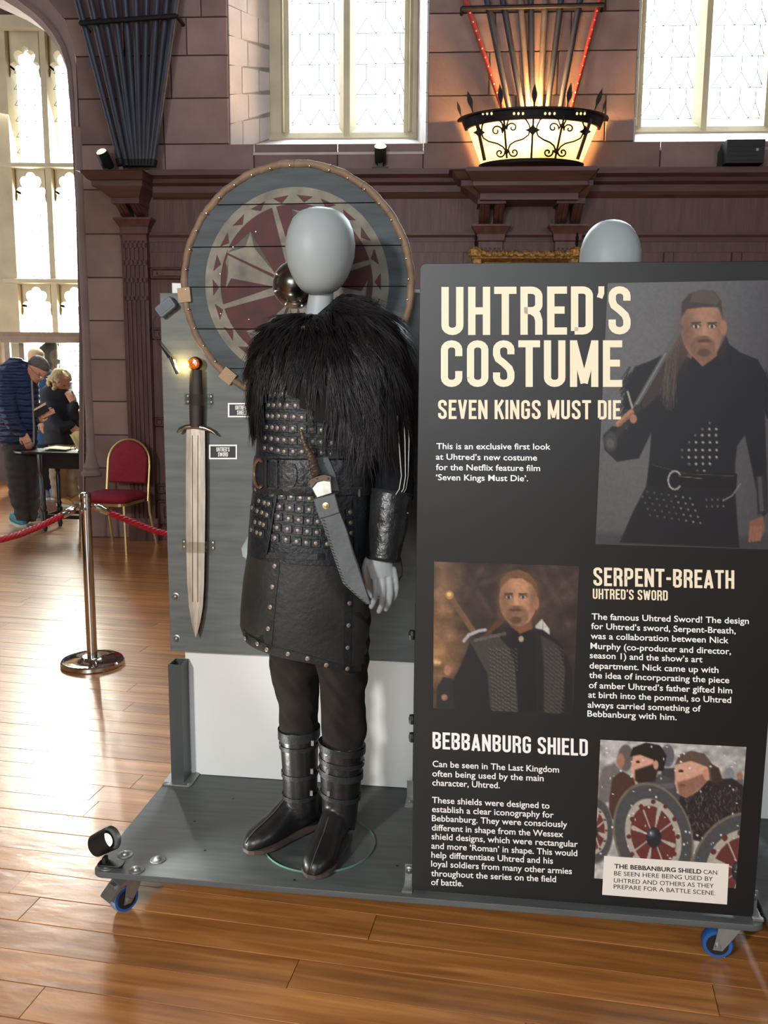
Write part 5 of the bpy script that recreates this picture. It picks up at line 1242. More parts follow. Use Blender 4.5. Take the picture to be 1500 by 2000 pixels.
# boots
def boot(shaft, Y, heel, toe, name):
    b = MB(); rg = []
    for y, xl, xr, bb in shaft: rg.append(ring_at(y, xl, xr, bb, Y, n=22, p=2.0)[0])
    b.loft(rg); zb = BASE+0.010
    hv = Vector((heel[0], heel[1], zb)); tv = Vector((toe[0], toe[1], zb)); d = tv-hv; L_ = d.length; d.normalize()
    prof = [(0.0, 0.030, 0.055), (0.12, 0.037, 0.075), (0.3, 0.039, 0.075), (0.48, 0.040, 0.058), (0.62, 0.045, 0.044), (0.76, 0.047, 0.035), (0.88, 0.040, 0.028), (0.96, 0.026, 0.021), (1.0, 0.012, 0.014)]
    rings = []; sd = Vector((-d.y, d.x, 0))
    for t, w_, h_ in prof:
        c = hv+d*(L_*t); ring = []
        for i in range(20):
            a = 2*PI*i/20; zz = h_+h_*sin(a)*1.0; ring.append(c+sd*(w_*cos(a))+Vector((0, 0, max(0.0, zz))))
        rings.append(ring)
    b.loft(rings)
    ank = at((shaft[-1][1]+shaft[-1][2])/2, shaft[-1][0], Y); b.tube([ank+Vector((0, 0, 0.03)), ank, hv+d*(L_*0.24)+Vector((0, 0, 0.075)), hv+d*(L_*0.45)+Vector((0, 0, 0.055))], [0.05, 0.05, 0.043, 0.035], 14)
    bt_ = bpy.data.objects.new('boot', None); COL.objects.link(bt_); adopt(bt_, man, T(hv.x, hv.y, zb))
    o = b.build('upper', boot_m, bt_); remesh(o, 0.005, 5, clamp_z=zb+0.004)
    # sole
    out = []
    for t, w_, h_ in prof: out.append(hv+d*(L_*t)+sd*(w_*1.04))
    for t, w_, h_ in prof[::-1]: out.append(hv+d*(L_*t)-sd*(w_*1.04))
    MB().prism([(p.x, p.y) for p in out], zb-0.001, zb+0.010, 'z').build('sole', sole_m, bt_)
    seam = [hv+d*(L_*t)+Vector((0, 0, 2*h_-0.002+0.003)) for t, w_, h_ in prof[3:]]
    MB().tube(seam, 0.0016, 6).build('seam', mat('worn_seam', rgb(70, 64, 58), 0.6, var=0.2), bt_)
    return bt_
sh1 = [(1418, 544, 624, 0.066), (1450, 547, 622, 0.063), (1500, 551, 621, 0.058), (1550, 553, 620, 0.054), (1585, 556, 622, 0.052)]
boot1 = boot(sh1, 2.62, (-0.200, 2.685), (-0.400, 2.487), 'boot')
sh2 = [(1448, 624, 713, 0.066), (1490, 624, 709, 0.063), (1530, 626, 705, 0.058), (1570, 629, 700, 0.054), (1605, 634, 697, 0.050)]
boot2 = boot(sh2, 2.55, (-0.118, 2.60), (-0.196, 2.352), 'boot')
def straps(bt_, sh, Y, rows, tilt):
    for y, hgt in rows:
        for (y0, xl0, xr0, b0), (y1, xl1, xr1, b1) in zip(sh, sh[1:]):
            if y0 <= y <= y1:
                t = (y-y0)/(y1-y0); xl = xl0+(xl1-xl0)*t; xr = xr0+(xr1-xr0)*t; bb = b0+(b1-b0)*t; break
        r0, pr = ring_at(y, xl-1.8, xr+1.8, bb+0.0025, Y, tilt=tilt, n=24, p=2.0); r1 = [p+Vector((0, 0, -hgt)) for p in r0]
        b = MB(); b.loft([r0, r1], cap=False)
        ri = [p*1.0 for p in r0]; b.build('strap', black_leather, bt_, smooth=True)
        c = at(xr-12 if Y > 2.6 else xl+14, y+hgt*340, Y-bb-0.006); 
        if y not in (1420, 1450): MB().box(c.x-0.004, c.x+0.004, c.y-0.002, c.y+0.002, c.z-0.008, c.z+0.008).build('strap_buckle', zinc, bt_)
straps(boot1, sh1, 2.62, ((1420, 0.028), (1447, 0.013), (1502, 0.013), (1545, 0.012)), 0.05)
straps(boot2, sh2, 2.55, ((1450, 0.020), (1478, 0.014), (1500, 0.020), (1545, 0.014)), -0.12)
# long leather skirt
sk_rows = [(1050, 489, 719, 0.128), (1085, 483, 720, 0.132), (1130, 476, 722, 0.138), (1185, 471, 723, 0.144), (1225, 470, 722, 0.146, 0, -0.06), (1262, 478, 720, 0.146, 0, -0.18)]
skirt, sk_prof = garment(sk_rows, 'leather_skirt', skirt_m, thick=0.004)
sk_f = profile_fn(sk_prof)
def ribbon(pts, w, f, m, name, parent, off=0.003, horiz=False):
    b = MB(); A = []; B = []
    for x, y in pts:
        d = (0, w/2) if horiz else (w/2, 0)
        p0 = surf(x-d[0], y-d[1], f, 2.44); p1 = surf(x+d[0], y+d[1], f, 2.44); o_ = Vector((0, -off, 0)); A.append(p0+o_); B.append(p1+o_)
    n = len(A); Ab = [p+Vector((0, off*0.9, 0)) for p in A]; Bb = [p+Vector((0, off*0.9, 0)) for p in B]
    b.loft([[A[i], B[i], Bb[i], Ab[i]] for i in range(n)]); return b.build(name, m, parent)
bandL = ribbon([(540, 1082), (537, 1120), (532, 1165), (527, 1220), (523, 1268)], 15, sk_f, band_m, 'stud_band', man)
bandR = ribbon([(685, 1090), (682, 1130), (681, 1178), (679, 1240), (678, 1308)], 13, sk_f, band_m, 'stud_band', man)
ribbon([(476, 1236), (490, 1250), (505, 1257), (523, 1267), (563, 1276), (602, 1285), (640, 1297), (677, 1306), (706, 1304)], 13, sk_f, band_m, 'hem_band', man, horiz=True)
studb = MB(); studb.lathe([(0.001, 0), (0.0072, 0), (0.0072, 0.001), (0.0062, 0.0020), (0.003, 0.0026), (0.001, 0.0027)], 14); stud_me = studb.data('stud'); stud_me.materials.append(stud_m)
for p_ in stud_me.polygons: p_.use_smooth = True
def stud(px, py, f, parent, s=1.0, off=0.0045):
    M_ = frame_at(px, py, f) @ T(0, 0, off) @ Matrix.Scale(s, 4); o = bpy.data.objects.new('stud', stud_me); COL.objects.link(o); adopt(o, parent, M_)
for x, y in ((366, 393), (350, 545), (335, 693), (319, 850), (310, 1003), (242, 960), (153, 920), (463, 1035), (604, 1069), (739, 1117), (889, 1145), (890, 991), (897, 828), (904, 666)):
    stud(440+x/3.75, 1000+y/3.75, sk_f, skirt, 0.95)
# jerkin
jk_rows = [(640, 530, 730, 0.105), (700, 514, 738, 0.115), (760, 509, 736, 0.120), (820, 505, 732, 0.120), (870, 501, 729, 0.119), (910, 498, 729, 0.118), (950, 495, 728, 0.120), (990, 490, 725, 0.128), (1040, 486, 722, 0.136), (1083, 484, 720, 0.140, 0, -0.05)]
jerkin, jk_prof = garment(jk_rows, 'jerkin', jerkin_m, thick=0.005)
jk_f = profile_fn(jk_prof)
raw = [[(318, 186), (367, 186)], [(275, 278), (308, 273), (360, 271), (415, 272), (478, 270)], [(262, 358), (300, 360), (347, 357), (402, 361), (463, 363), (530, 368)],
       [(258, 442), (291, 445), (337, 443), (389, 447), (453, 450), (514, 455), (592, 457), (672, 462)], [(248, 528), (289, 530), (328, 535), (379, 536), (444, 540), (514, 543), (588, 546), (664, 552), (748, 555)],
       [(236, 612), (283, 616), (330, 624), (378, 628), (443, 631), (515, 633), (594, 640), (663, 645), (741, 650), (818, 656), (892, 660)], [(232, 690), (284, 697), (334, 709), (378, 717), (446, 718), (513, 719), (590, 725), (663, 730), (742, 735)],
       [(165, 1007), (200, 1016), (250, 1028), (292, 1044)], [(189, 1097), (229, 1111), (261, 1120)], [(137, 1150), (176, 1175), (211, 1187), (247, 1205)], [(160, 1260), (196, 1268), (222, 1281)], [(130, 1320), (172, 1340), (200, 1350)],
       [(359, 1057), (431, 1066), (502, 1074), (571, 1080)], [(343, 1142), (421, 1152), (492, 1161), (570, 1166), (640, 1172)], [(333, 1218), (411, 1234), (488, 1245), (562, 1252), (634, 1257)],
       [(322, 1303), (402, 1314), (481, 1325), (554, 1333), (627, 1340), (705, 1347)], [(307, 1382), (391, 1395), (472, 1410), (546, 1420), (619, 1424), (706, 1429)], [(876, 1016), (877, 1184), (880, 1265), (883, 1345)], [(800, 1018)]]
scm = MB(); scm.prism(rrect(-0.0125, 0.0125, -0.0115, 0.0105, 0.002, 2), 0, 0.0032, 'z', bev=0.0012); scale_me = scm.data('leather_scale'); scale_me.materials.append(scale_m)
fronts = MB()
for r_ in raw:
    for x, y in r_:
        px, py = 460+x/3.947, 700+y/3.947
        M_ = frame_at(px, py, jk_f); yaw_w = 1.0
        o = bpy.data.objects.new('leather_scale', scale_me); COL.objects.link(o); adopt(o, jerkin, M_ @ T(0, 0.0, 0.001))
        stud(px, py, jk_f, jerkin, 0.86, 0.0042)
ribbon([(540, 968), (534, 1000), (528, 1040), (520, 1082)], 4, jk_f, band_m, 'flap_edge', man, 0.010)
ribbon([(693, 972), (694, 1010), (695, 1050), (696, 1082)], 7, jk_f, band_m, 'flap_edge', man, 0.006)
ribbon([(490, 1080), (520, 1084), (560, 1085), (620, 1087), (690, 1085)], 12, jk_f, band_m, 'jerkin_hem', man, 0.005, True)
for (x0, x1, y) in ((646, 680, 842), (646, 700, 888), (694, 736, 962)):
    ribbon([(x0+(x1-x0)*i/5, y+(1.0 if y < 900 else -2)*i/5) for i in range(6)], 11, jk_f, black_leather, 'side_strap', man, 0.007, True)
    if y > 850:
        M_ = frame_at(x1-4 if y < 900 else x0+3, y, jk_f); MB().box(-0.0022, 0.0022, -0.010, 0.010, 0.009, 0.013).build('strap_buckle', zinc, man, M_)
# belt
bl_rows = [(890, 498, 731, 0.130), (896, 496, 732, 0.133), (950, 493, 732, 0.135), (956, 494, 730, 0.132)]
belt, bl_prof = garment(bl_rows, 'belt', belt_m, thick=0.006)
bl_f = profile_fn(bl_prof)
ribbon([(505+i*6, 925+0.3*i) for i in range(12)], 46, bl_f, mat('plain_belt_end', rgb(30, 32, 36), 0.4, var=0.3, scale=14, bump=0.3, bscale=60), 'belt_tongue', man, 0.006, True)
tip = [frame_at(571+9*cos(t)*1.0, 927-23*sin(t), bl_f).translation+Vector((0, -0.006, 0)) for t in [PI/2-PI*i/8 for i in range(9)]]
tb = MB(); tb.loft([tip, [p+Vector((0, 0.004, 0)) for p in tip]]); tb.build('belt_tip', MATS['plain_belt_end'], man)
for x in (520, 541): ribbon([(x, 898+i*9) for i in range(7)], 4, bl_f, black_leather, 'belt_keeper', man, 0.010)
bk = [surf(507+10*cos(t), 924-27*sin(t), bl_f, 2.44)+Vector((0, -0.010, 0)) for t in [rad(60)+rad(240)*i/16 for i in range(17)]]
MB().tube(bk, 0.0042, 8).build('buckle', buckle_m, man, smooth=True)
ribbon([(626, 893), (640, 925), (648, 958)], 30, bl_f, mat('grey_leather_loop', rgb(70, 76, 80), 0.55, var=0.15, bump=0.1, bscale=80), 'sheath_loop', man, 0.009)
for y in (893, 953): ribbon([(500+i*23, y+0.01*i) for i in range(11)], 5, bl_f, black_leather, 'belt_edge', man, 0.003, True)
# sleeve with white piping, bracer
sl = MB(); sl_pts = armpts(((742, 660, 2.57), (765, 740, 2.58), (770, 820, 2.575), (770, 900, 2.56), (768, 965, 2.54), (764, 985, 2.53)))
sl.tube(sl_pts, [(0.066, 0.07), (0.061, 0.066), (0.058, 0.06), (0.056, 0.057), (0.057, 0.056), (0.052, 0.052)], 22)
sleeve = sl.build('sleeve', sleeve_m, man, smooth=True); remesh(sleeve, 0.007, 3)
for v in sleeve.data.vertices:
    d = mnoise.noise(Vector((v.co.x*9, v.co.y*9, v.co.z*28)))*0.006; nn = Vector((v.co.x-0.03, v.co.y-2.56, 0)); v.co += nn.normalized()*d
for x0, x1, yy in ((776, 784, 2.503), (788, 792, 2.514), (796, 797, 2.528)):
    MB().tube([at(x0, 812, yy-0.004), at(x0+3, 860, yy-0.006), at(x1, 930, yy-0.022), at(x1-4, 955, yy-0.034), at(x1-11, 966, yy-0.040)], 0.0013, 6).build('piping', piping_m, man)
br = MB(); brp = armpts(((765, 962, 2.525), (763, 975, 2.522), (758, 1030, 2.505), (751, 1078, 2.49), (749, 1092, 2.487)))
br.tube(brp, [(0.0575, 0.057), (0.058, 0.058), (0.054, 0.053), (0.046, 0.045), (0.045, 0.044)], 28); br.build('bracer', mat('polished_bracer_leather', rgb(38, 40, 42), 0.32, var=0.4, scale=12, bump=0.5, bscale=45, spec=0.6), man, smooth=True)
for i, rr_ in ((0, 0.0595), (4, 0.0468)): 
    p_ = brp[i]; d_ = (brp[min(4, i+1)]-brp[max(0, i-1)]).normalized(); MB().tube([p_-d_*0.004, p_, p_+d_*0.004], [rr_-0.001, rr_+0.0015, rr_-0.001], 28).build('bracer_rim', black_leather, man, smooth=True)
MB().tube([at(776, 1068, 2.50), at(781, 1085, 2.50), at(786, 1112, 2.51), at(785, 1124, 2.51), at(777, 1136, 2.51)], 0.0018, 6).build('bracer_lace', black_plastic, man)
for y in (1002, 1042, 1060):
    M_ = T(*at(797-(y-1000)*0.14, y, 2.49)); MB().ell((0, 0, 0), (0.003, 0.003, 0.003), 8, 5).build('bracer_rivet', stud_m, man, M_)

# fur mantle: a solid cape under thousands of hairs
NK = at(622, 618, 2.57)
CP = [(0, 0.27, -0.004), (0.10, 0.44, 0.004), (0.25, 0.70, 0.032), (0.40, 0.88, 0.082), (0.55, 0.97, 0.145), (0.75, 1.0, 0.235), (1.0, 0.97, 0.36)]
def cape(phi, s):
    """phi: angle (0 = viewer right, 3/2 pi = towards the viewer), s: 0 neck .. 1 hem"""
    c, n_ = cos(phi), sin(phi); sm = 0.5+0.5*max(-1, min(1, c*2.2))
    a_ = 0.188+(0.252-0.188)*sm; b_ = 0.150
    for (s0, r0, d0), (s1, r1, d1) in zip(CP, CP[1:]):
        if s <= s1+1e-9:
            t = (s-s0)/(s1-s0); r = r0+(r1-r0)*t; dr = d0+(d1-d0)*t; break
    L_ = 0.285+(0.33-0.285)*sm; dr = dr*(L_/0.36)+0.0
    up_ = 0.058*max(0, c)*(1-s)+0.012*max(0, n_)
    return Vector((NK.x+a_*r*c, NK.y+b_*r*n_, NK.z+up_-dr))
def gap(phi, s):
    """true in the opening at the front where the jerkin shows"""
    if sin(phi) > -0.1: return False
    p_ = cape(phi, s); zr = NK.z-p_.z; xr = p_.x-NK.x
    return zr > 0.185 and (-0.125-0.3*(zr-0.2) < xr < -0.085+(zr-0.19)*1.15)
fb = MB(); NP, NS = 64, 16; V = []; Fc = []
for i in range(NP):
    for j in range(NS+1): V.append(cape(2*PI*i/NP, j/NS))
for i in range(NP):
    for j in range(NS):
        if gap(2*PI*(i+0.5)/NP, (j+0.5)/NS): continue
        a = i*(NS+1)+j; b_ = ((i+1) % NP)*(NS+1)+j; Fc.append((a, b_, b_+1, a+1))
fb.add(V, Fc); mantle = fb.build('fur_mantle', mat('mantle_hide', rgb(12, 11, 13), 0.9, var=0.2), man, smooth=True)
hairs = MB(); hv_, hf_ = [], []
NL = 2300
for k in range(NL):
    phi = random.uniform(0, 2*PI); s = random.random()**0.75*0.97
    if sin(phi) > 0.35 and random.random() < 0.6: continue
    if gap(phi, s) or ((gap(phi, min(1, s+0.12)) or gap(phi, min(1, s+0.25))) and random.random() < 0.85): continue
    p_ = cape(phi, s); e = 0.02; tang = (cape(phi, min(1, s+e))-cape(phi, max(0, s-e))).normalized(); side = (cape(phi+0.02, s)-cape(phi-0.02, s)).normalized(); nrm = side.cross(tang).normalized()
    if nrm.dot(p_-Vector((NK.x, NK.y, p_.z))) < 0: nrm = -nrm
    cl = mnoise.noise(Vector((phi*4, s*4, 1.3))); cl2 = mnoise.noise(Vector((phi*11, s*7, 7.7)))
    LN = random.uniform(0.06, 0.13)*(0.7+0.45*s)*(1.15 if cos(phi) > 0 else 0.85); lift = random.uniform(0.10, 0.30)*(1.35-s)
    D0 = (tang+nrm*lift+side*(0.75*cl+0.45*cl2+random.uniform(-0.22, 0.22))).normalized(); bend = random.uniform(-0.25, 0.25)
    for j in range(9):
        jr = Vector((random.gauss(0, 1), random.gauss(0, 1), random.gauss(0, 1)))*0.0065; jr -= nrm*jr.dot(nrm)*0.8
        ln = LN*random.uniform(0.75, 1.12); q = p_+jr; pts = [q-nrm*0.004]; dd = (D0+Vector((random.gauss(0, .05), random.gauss(0, .05), random.gauss(0, .05)))).normalized(); sv = dd.cross(nrm).normalized(); wd = random.uniform(0.0009, 0.0018); nsg = 4
        for i in range(nsg):
            dd = (dd+Vector((0, 0, -0.20*(i+1)/nsg))+side*bend*0.22).normalized(); q = q+dd*(ln/nsg)-jr*0.17; pts.append(q.copy())
        o = len(hv_)
        for i, pt in enumerate(pts):
            wi = wd*(1-i/nsg)**0.6 if i < nsg else 0.0002; hv_.append(tuple(pt-sv*wi)); hv_.append(tuple(pt+nrm*wi*0.9)); hv_.append(tuple(pt+sv*wi))
        for i in range(nsg):
            a = o+3*i; hf_ += [(a, a+1, a+4, a+3), (a+1, a+2, a+5, a+4)]
hairs.add(hv_, hf_); ho = hairs.build('fur_hairs', fur_m, mantle, kind='stuff', smooth=True, angle=rad(180))

# ---- dagger in its sheath on the belt
DYt, DYb = 2.405, 2.385
def dg(x, y):   # picture point of the dagger -> world, on a plane just before the skirt
    px, py = 560+x/5.555, 820+y/5.555; return at(px, py, DYt+(DYb-DYt)*(py-840)/340)
dagger = thing('sheathed_dagger', 'curved dagger with twisted bronze handle in a grey stitched sheath on the belt', 'dagger', T(*dg(860, 1990)))
hl = [(155, 100), (165, 150), (180, 205), (198, 255), (220, 305), (248, 355), (272, 405), (288, 455), (300, 505), (315, 550), (332, 590)]
pts, rr_ = [], []
for i in range(41):
    t = i/40*(len(hl)-1); k = min(int(t), len(hl)-2); f_ = t-k; x = hl[k][0]*(1-f_)+hl[k+1][0]*f_; y = hl[k][1]*(1-f_)+hl[k+1][1]*f_
    pts.append(dg(x, y)+Vector((0, -0.012, 0))); rr_.append((0.0042+0.0105*i/40)*(1+0.15*sin(i*1.9)))
MB().tube(pts, rr_, 14).build('handle', mat('dark_bronze', rgb(84, 72, 60), 0.42, metal=0.5, var=0.3, scale=30), dagger, smooth=True)
def slab(poly, y0, y1, name, m, bev=0.002):
    A = [dg(*q)+Vector((0, y0, 0)) for q in poly]; B = [dg(*q)+Vector((0, y1, 0)) for q in poly]; c = sum(A, Vector())/len(A)
    A2 = [p_+(c-p_).normalized()*bev+Vector((0, 0, 0)) for p_ in A]; A1 = [p_+Vector((0, bev, 0)) for p_ in A]
    return MB().loft([A2, A1, B]).build(name, m, dagger)
slab([(225, 690), (250, 640), (330, 600), (420, 582), (492, 605), (487, 660), (400, 648), (320, 668), (272, 730)], -0.020, -0.002, 'bolster', MATS['dark_bronze'])
slab([(275, 735), (330, 668), (400, 648), (480, 660), (492, 790), (330, 840)], -0.012, -0.004, 'blade', mat('brushed_dagger_steel', rgb(196, 194, 186), 0.35, metal=0.7, var=0.15, scale=40))
sheath_m = mat('grey_sheath_leather', rgb(84, 90, 92), 0.55, var=0.18, scale=14, bump=0.15, bscale=70)
slab([(295, 850), (410, 822), (525, 792), (552, 890), (577, 992), (470, 1030), (360, 1060), (325, 950)], -0.022, 0.0, 'sheath_throat', sheath_m)
slab([(360, 1055), (577, 985), (650, 1170), (720, 1400), (780, 1580), (840, 1770), (912, 1990), (862, 1987), (740, 1882), (612, 1762), (550, 1590), (490, 1420), (440, 1270), (400, 1150)], -0.016, 0.002, 'sheath', sheath_m, 0.004)
c_ = dg(430, 918); MB().lathe([(0.001, 0), (0.009, 0), (0.009, 0.002), (0.005, 0.0025), (0.0045, 0.005), (0.001, 0.006)], 16, M=T(c_.x, c_.y-0.022, c_.z) @ Matrix.Rotation(PI/2, 4, 'X')).build('throat_rivet', mat('brass_rivet', rgb(206, 184, 136), 0.3, metal=1.0), dagger, smooth=True)
edge_ = [(385, 1060), (408, 1150), (446, 1270), (494, 1420), (552, 1590), (614, 1755)]; tail = [(614, 1755), (740, 1875), (850, 1975)]
def along(poly, n):
    out = []; L_ = [math.dist(a, b) for a, b in zip(poly, poly[1:])]; tot = sum(L_)
    for i in range(n):
        d_ = tot*(i+0.5)/n; k = 0
        while d_ > L_[k] and k < len(L_)-1: d_ -= L_[k]; k += 1
        t = d_/L_[k]; out.append((poly[k][0]+(poly[k+1][0]-poly[k][0])*t, poly[k][1]+(poly[k+1][1]-poly[k][1])*t))
    return out
stm = mat('dark_stitch', rgb(28, 28, 28), 0.8, var=0.1)
for x, y in along(edge_, 20)+along(tail, 7):
    a = dg(x+2, y-4)+Vector((0, -0.0172, 0)); b_ = dg(x+30, y+8)+Vector((0, -0.0172, 0)); MB().tube([a, b_], 0.0011, 5).build('stitch', stm, dagger)
for x, y in ((250, 690), (338, 628), (456, 628)):
    c_ = dg(x, y); MB().ell((0, 0, 0), (0.0028,)*3, 8, 5).build('bolster_rivet', MATS['dark_bronze'], dagger, T(c_.x, c_.y-0.020, c_.z), smooth=True)

# ---- second mannequin, only its head shows over the text board
c2 = at(1193, 480, 3.12)
pl2 = thing('rear_plinth', 'grey plinth behind the back board', 'plinth', T(c2.x, c2.y, 0))
MB().box(c2.x-0.28, c2.x+0.28, c2.y-0.2, c2.y+0.28, 0, BASE).build('plinth_box', grey_ply, pl2)
man2 = thing('bare_mannequin', 'second grey mannequin whose bald head rises behind the text board', 'mannequin', T(c2.x, c2.y, BASE))
b = MB(); rings = []
zt = at(1193, 428, 3.12).z
for dz, r in ((0, 0.004), (0.006, 0.034), (0.018, 0.058), (0.04, 0.078), (0.07, 0.093), (0.105, 0.101), (0.14, 0.102), (0.175, 0.097), (0.21, 0.088), (0.235, 0.075), (0.25, 0.055), (0.252, 0.04), (0.30, 0.045), (0.34, 0.06), (0.38, 0.15), (0.45, 0.19), (0.7, 0.165), (0.9, 0.17), (1.05, 0.17)):
    rings.append(ellipse((c2.x, c2.y, zt-dz), r, min(0.12, r*0.95), 28))
b.loft(rings)
for sg in (-1, 1):
    b.tube([(c2.x+sg*0.09, c2.y, zt-1.0), (c2.x+sg*0.10, c2.y, zt-1.45), (c2.x+sg*0.10, c2.y+0.02, BASE+0.06)], [0.09, 0.06, 0.04], 12)
    b.tube([(c2.x+sg*0.10, c2.y+0.03, BASE+0.035), (c2.x+sg*0.11, c2.y-0.15, BASE+0.03)], [0.04, 0.035], 10)
    b.tube([(c2.x+sg*0.17, c2.y, zt-0.42), (c2.x+sg*0.22, c2.y, zt-0.75), (c2.x+sg*0.21, c2.y-0.04, zt-1.05)], [0.05, 0.04, 0.03], 10)
o = b.build('body', mann_m, man2, smooth=True); remesh(o, 0.012, 2, clamp_z=BASE)
# ================================================================== THINGS ON AND BY THE BACK WALL
def WP(x, y, n): s_, z_ = WL(x, y, n); return Vector((s_, n, z_))
pole_m = mat('dark_pole_wood', rgb(50, 52, 62), 0.4, var=0.25, scale=9, stretch=(3, 3, 0.5))
pole_red = mat('red_painted_pole', rgb(150, 48, 40), 0.45, var=0.15)
pole_pale = mat('pale_ash_pole', rgb(120, 104, 92), 0.5, var=0.2, scale=9)
def pole(x0, y0, x1, y1, r, m, lab, grp, n0=-0.06, n1=-0.06, ext=0.9, studs=False):
    a = WP(x0, y0, n0); b = WP(x1, y1, n1); d = (a-b).normalized(); top = a+d*ext
    t = thing('display_pole', lab, 'pole', MW @ T(*b), grp)
    MB().tube([b, b+(top-b)*0.5, top], [r*0.8, r, r*1.05], 10).build('shaft', m, t, MW, smooth=True)
    MB().tube([b-d*0.004, b+d*0.05], [r*1.15, r*1.15], 10).build('ferrule', iron, t, MW, smooth=True)
    if studs:
        for k in range(12):
            p_ = b+(a-b)*(k+0.5)/12; MB().ell((0, 0, 0), (0.007, 0.006, 0.007), 6, 4).build('brass_stud', mat('pale_brass_stud', rgb(214, 190, 150), 0.35, metal=0.8), t, MW @ T(p_.x, p_.y-r, p_.z))
    return t
lefts = [(163, 45, 236, 322), (186, 45, 248, 324), (207, 45, 258, 324), (227, 42, 262, 324), (247, 42, 268, 324), (266, 42, 274, 324), (285, 42, 280, 324), (304, 40, 286, 324), (322, 40, 292, 324), (338, 40, 298, 324)]
ords = ['first', 'second', 'third', 'fourth', 'fifth', 'sixth', 'seventh', 'eighth', 'ninth', 'tenth']
for k, (x0, y0, x1, y1) in enumerate(lefts):
    pole(x0, y0, x1, y1, 0.030, pole_m, '%s dark pole, counted from the arch, in the fan on the capital' % ords[k], 'fan of dark poles above the pilaster', -0.165-0.012*(k % 2), -0.20)
rk = thing('pole_rack', 'iron crossbar gripping the fan of dark poles near the arch', 'rack', MW @ T(*WP(250, 36, -0.05)))
a, b = WP(157, 45, -0.21), WP(345, 31, -0.21)
MB().tube([a, b], 0.022, 8).build('crossbar', iron, rk, MW)
for p_ in (a, b): MB().tube([p_, (p_.x, -0.012, p_.z)], 0.016, 8).build('wall_bracket', iron, rk, MW)
rights = [(915, 18, 985, 225, 2), (955, 16, 996, 225, 0), (985, 15, 1022, 225, 0), (1017, 14, 1033, 225, 1), (1037, 14, 1040, 225, 0), (1064, 14, 1054, 225, 1), (1094, 14, 1068, 225, 0), (1130, 14, 1092, 225, 0), (1168, 14, 1112, 225, 2)]
labs = ['red studded pole at the arch end of the fan above the lantern', 'dark pole next to the first red pole above the lantern', 'second dark pole of the fan above the lantern', 'pale ash pole behind the lantern', 'slim dark pole at the centre of the fan above the lantern', 'pale pole right of centre in the fan above the lantern', 'dark pole second from centre in the lantern fan', 'dark pole beside the second red pole above the lantern', 'red studded pole at the window end of the fan above the lantern']
for k, (x0, y0, x1, y1, c) in enumerate(rights):
    pole(x0, y0, x1, y1, 0.026 if c != 2 else 0.020, (pole_m, pole_pale, pole_red)[c], labs[k], 'fan of poles above the lantern', -0.10, -0.09, 0.7, c == 2)
rk = thing('pole_rack', 'iron crossbar gripping the fan of poles above the lantern', 'rack', MW @ T(*WP(1040, 14, -0.1)))
a, b = WP(902, 16, -0.14), WP(1180, 9, -0.14); MB().tube([a, b], 0.018, 8).build('crossbar', iron, rk, MW)
for p_ in (a, b): MB().tube([p_, (p_.x, -0.012, p_.z)], 0.014, 8).build('wall_bracket', iron, rk, MW)

# ---- wrought iron basket lantern
lc = WP(1040, 265, -0.08); zt_, zb_ = WL(1040, 222, -0.39)[1], WL(1040, 310, -0.31)[1]
aT = (WL(1172, 240, -0.15)[0]-WL(902, 240, -0.15)[0])/2; aB = (WL(1138, 312, -0.15)[0]-WL(932, 312, -0.15)[0])/2; dT, dB = 0.36, 0.28
lan = thing('wall_lantern', 'glowing amber half-round wall lantern in a black wrought iron cage', 'lantern', MW @ T(lc.x, 0, zb_))
sc_ = lc.x
def lsurf(t, h, off=0.0):
    """t: angle in degrees, 180 left .. 0 right, h: 0 bottom .. 1 top"""
    a_ = aB+(aT-aB)*h+off; d_ = dB+(dT-dB)*h+off; return Vector((sc_+a_*cos(rad(t)), -0.03-d_*sin(rad(t)), zb_+(zt_-zb_)*h))
def lY(x, z):
    h = (z-zb_)/(zt_-zb_); a_ = aB+(aT-aB)*h; d_ = dB+(dT-dB)*h; e = max(-0.995, min(0.995, (x-sc_)/a_)); return -0.03-d_*math.sqrt(1-e*e)
def lpx(px, py):
    n = -0.3
    for _ in range(8):
        s_, z_ = WL(px, py, n); n = lY(s_, z_)
    s_, z_ = WL(px, py, n); return Vector((s_, n-0.006, z_))
N_ = 30
glow = bpy.data.materials.new('glowing_amber_glass'); glow.use_nodes = True
_b = glow.node_tree.nodes['Principled BSDF']; _b.inputs['Base Color'].default_value = (*rgb(236, 200, 140), 1); _b.inputs['Roughness'].default_value = 0.4
_b.inputs['Emission Color'].default_value = (*rgb(255, 188, 92), 1); _b.inputs['Emission Strength'].default_value = 0.35
_b.inputs['Transmission Weight'].default_value = 0.0
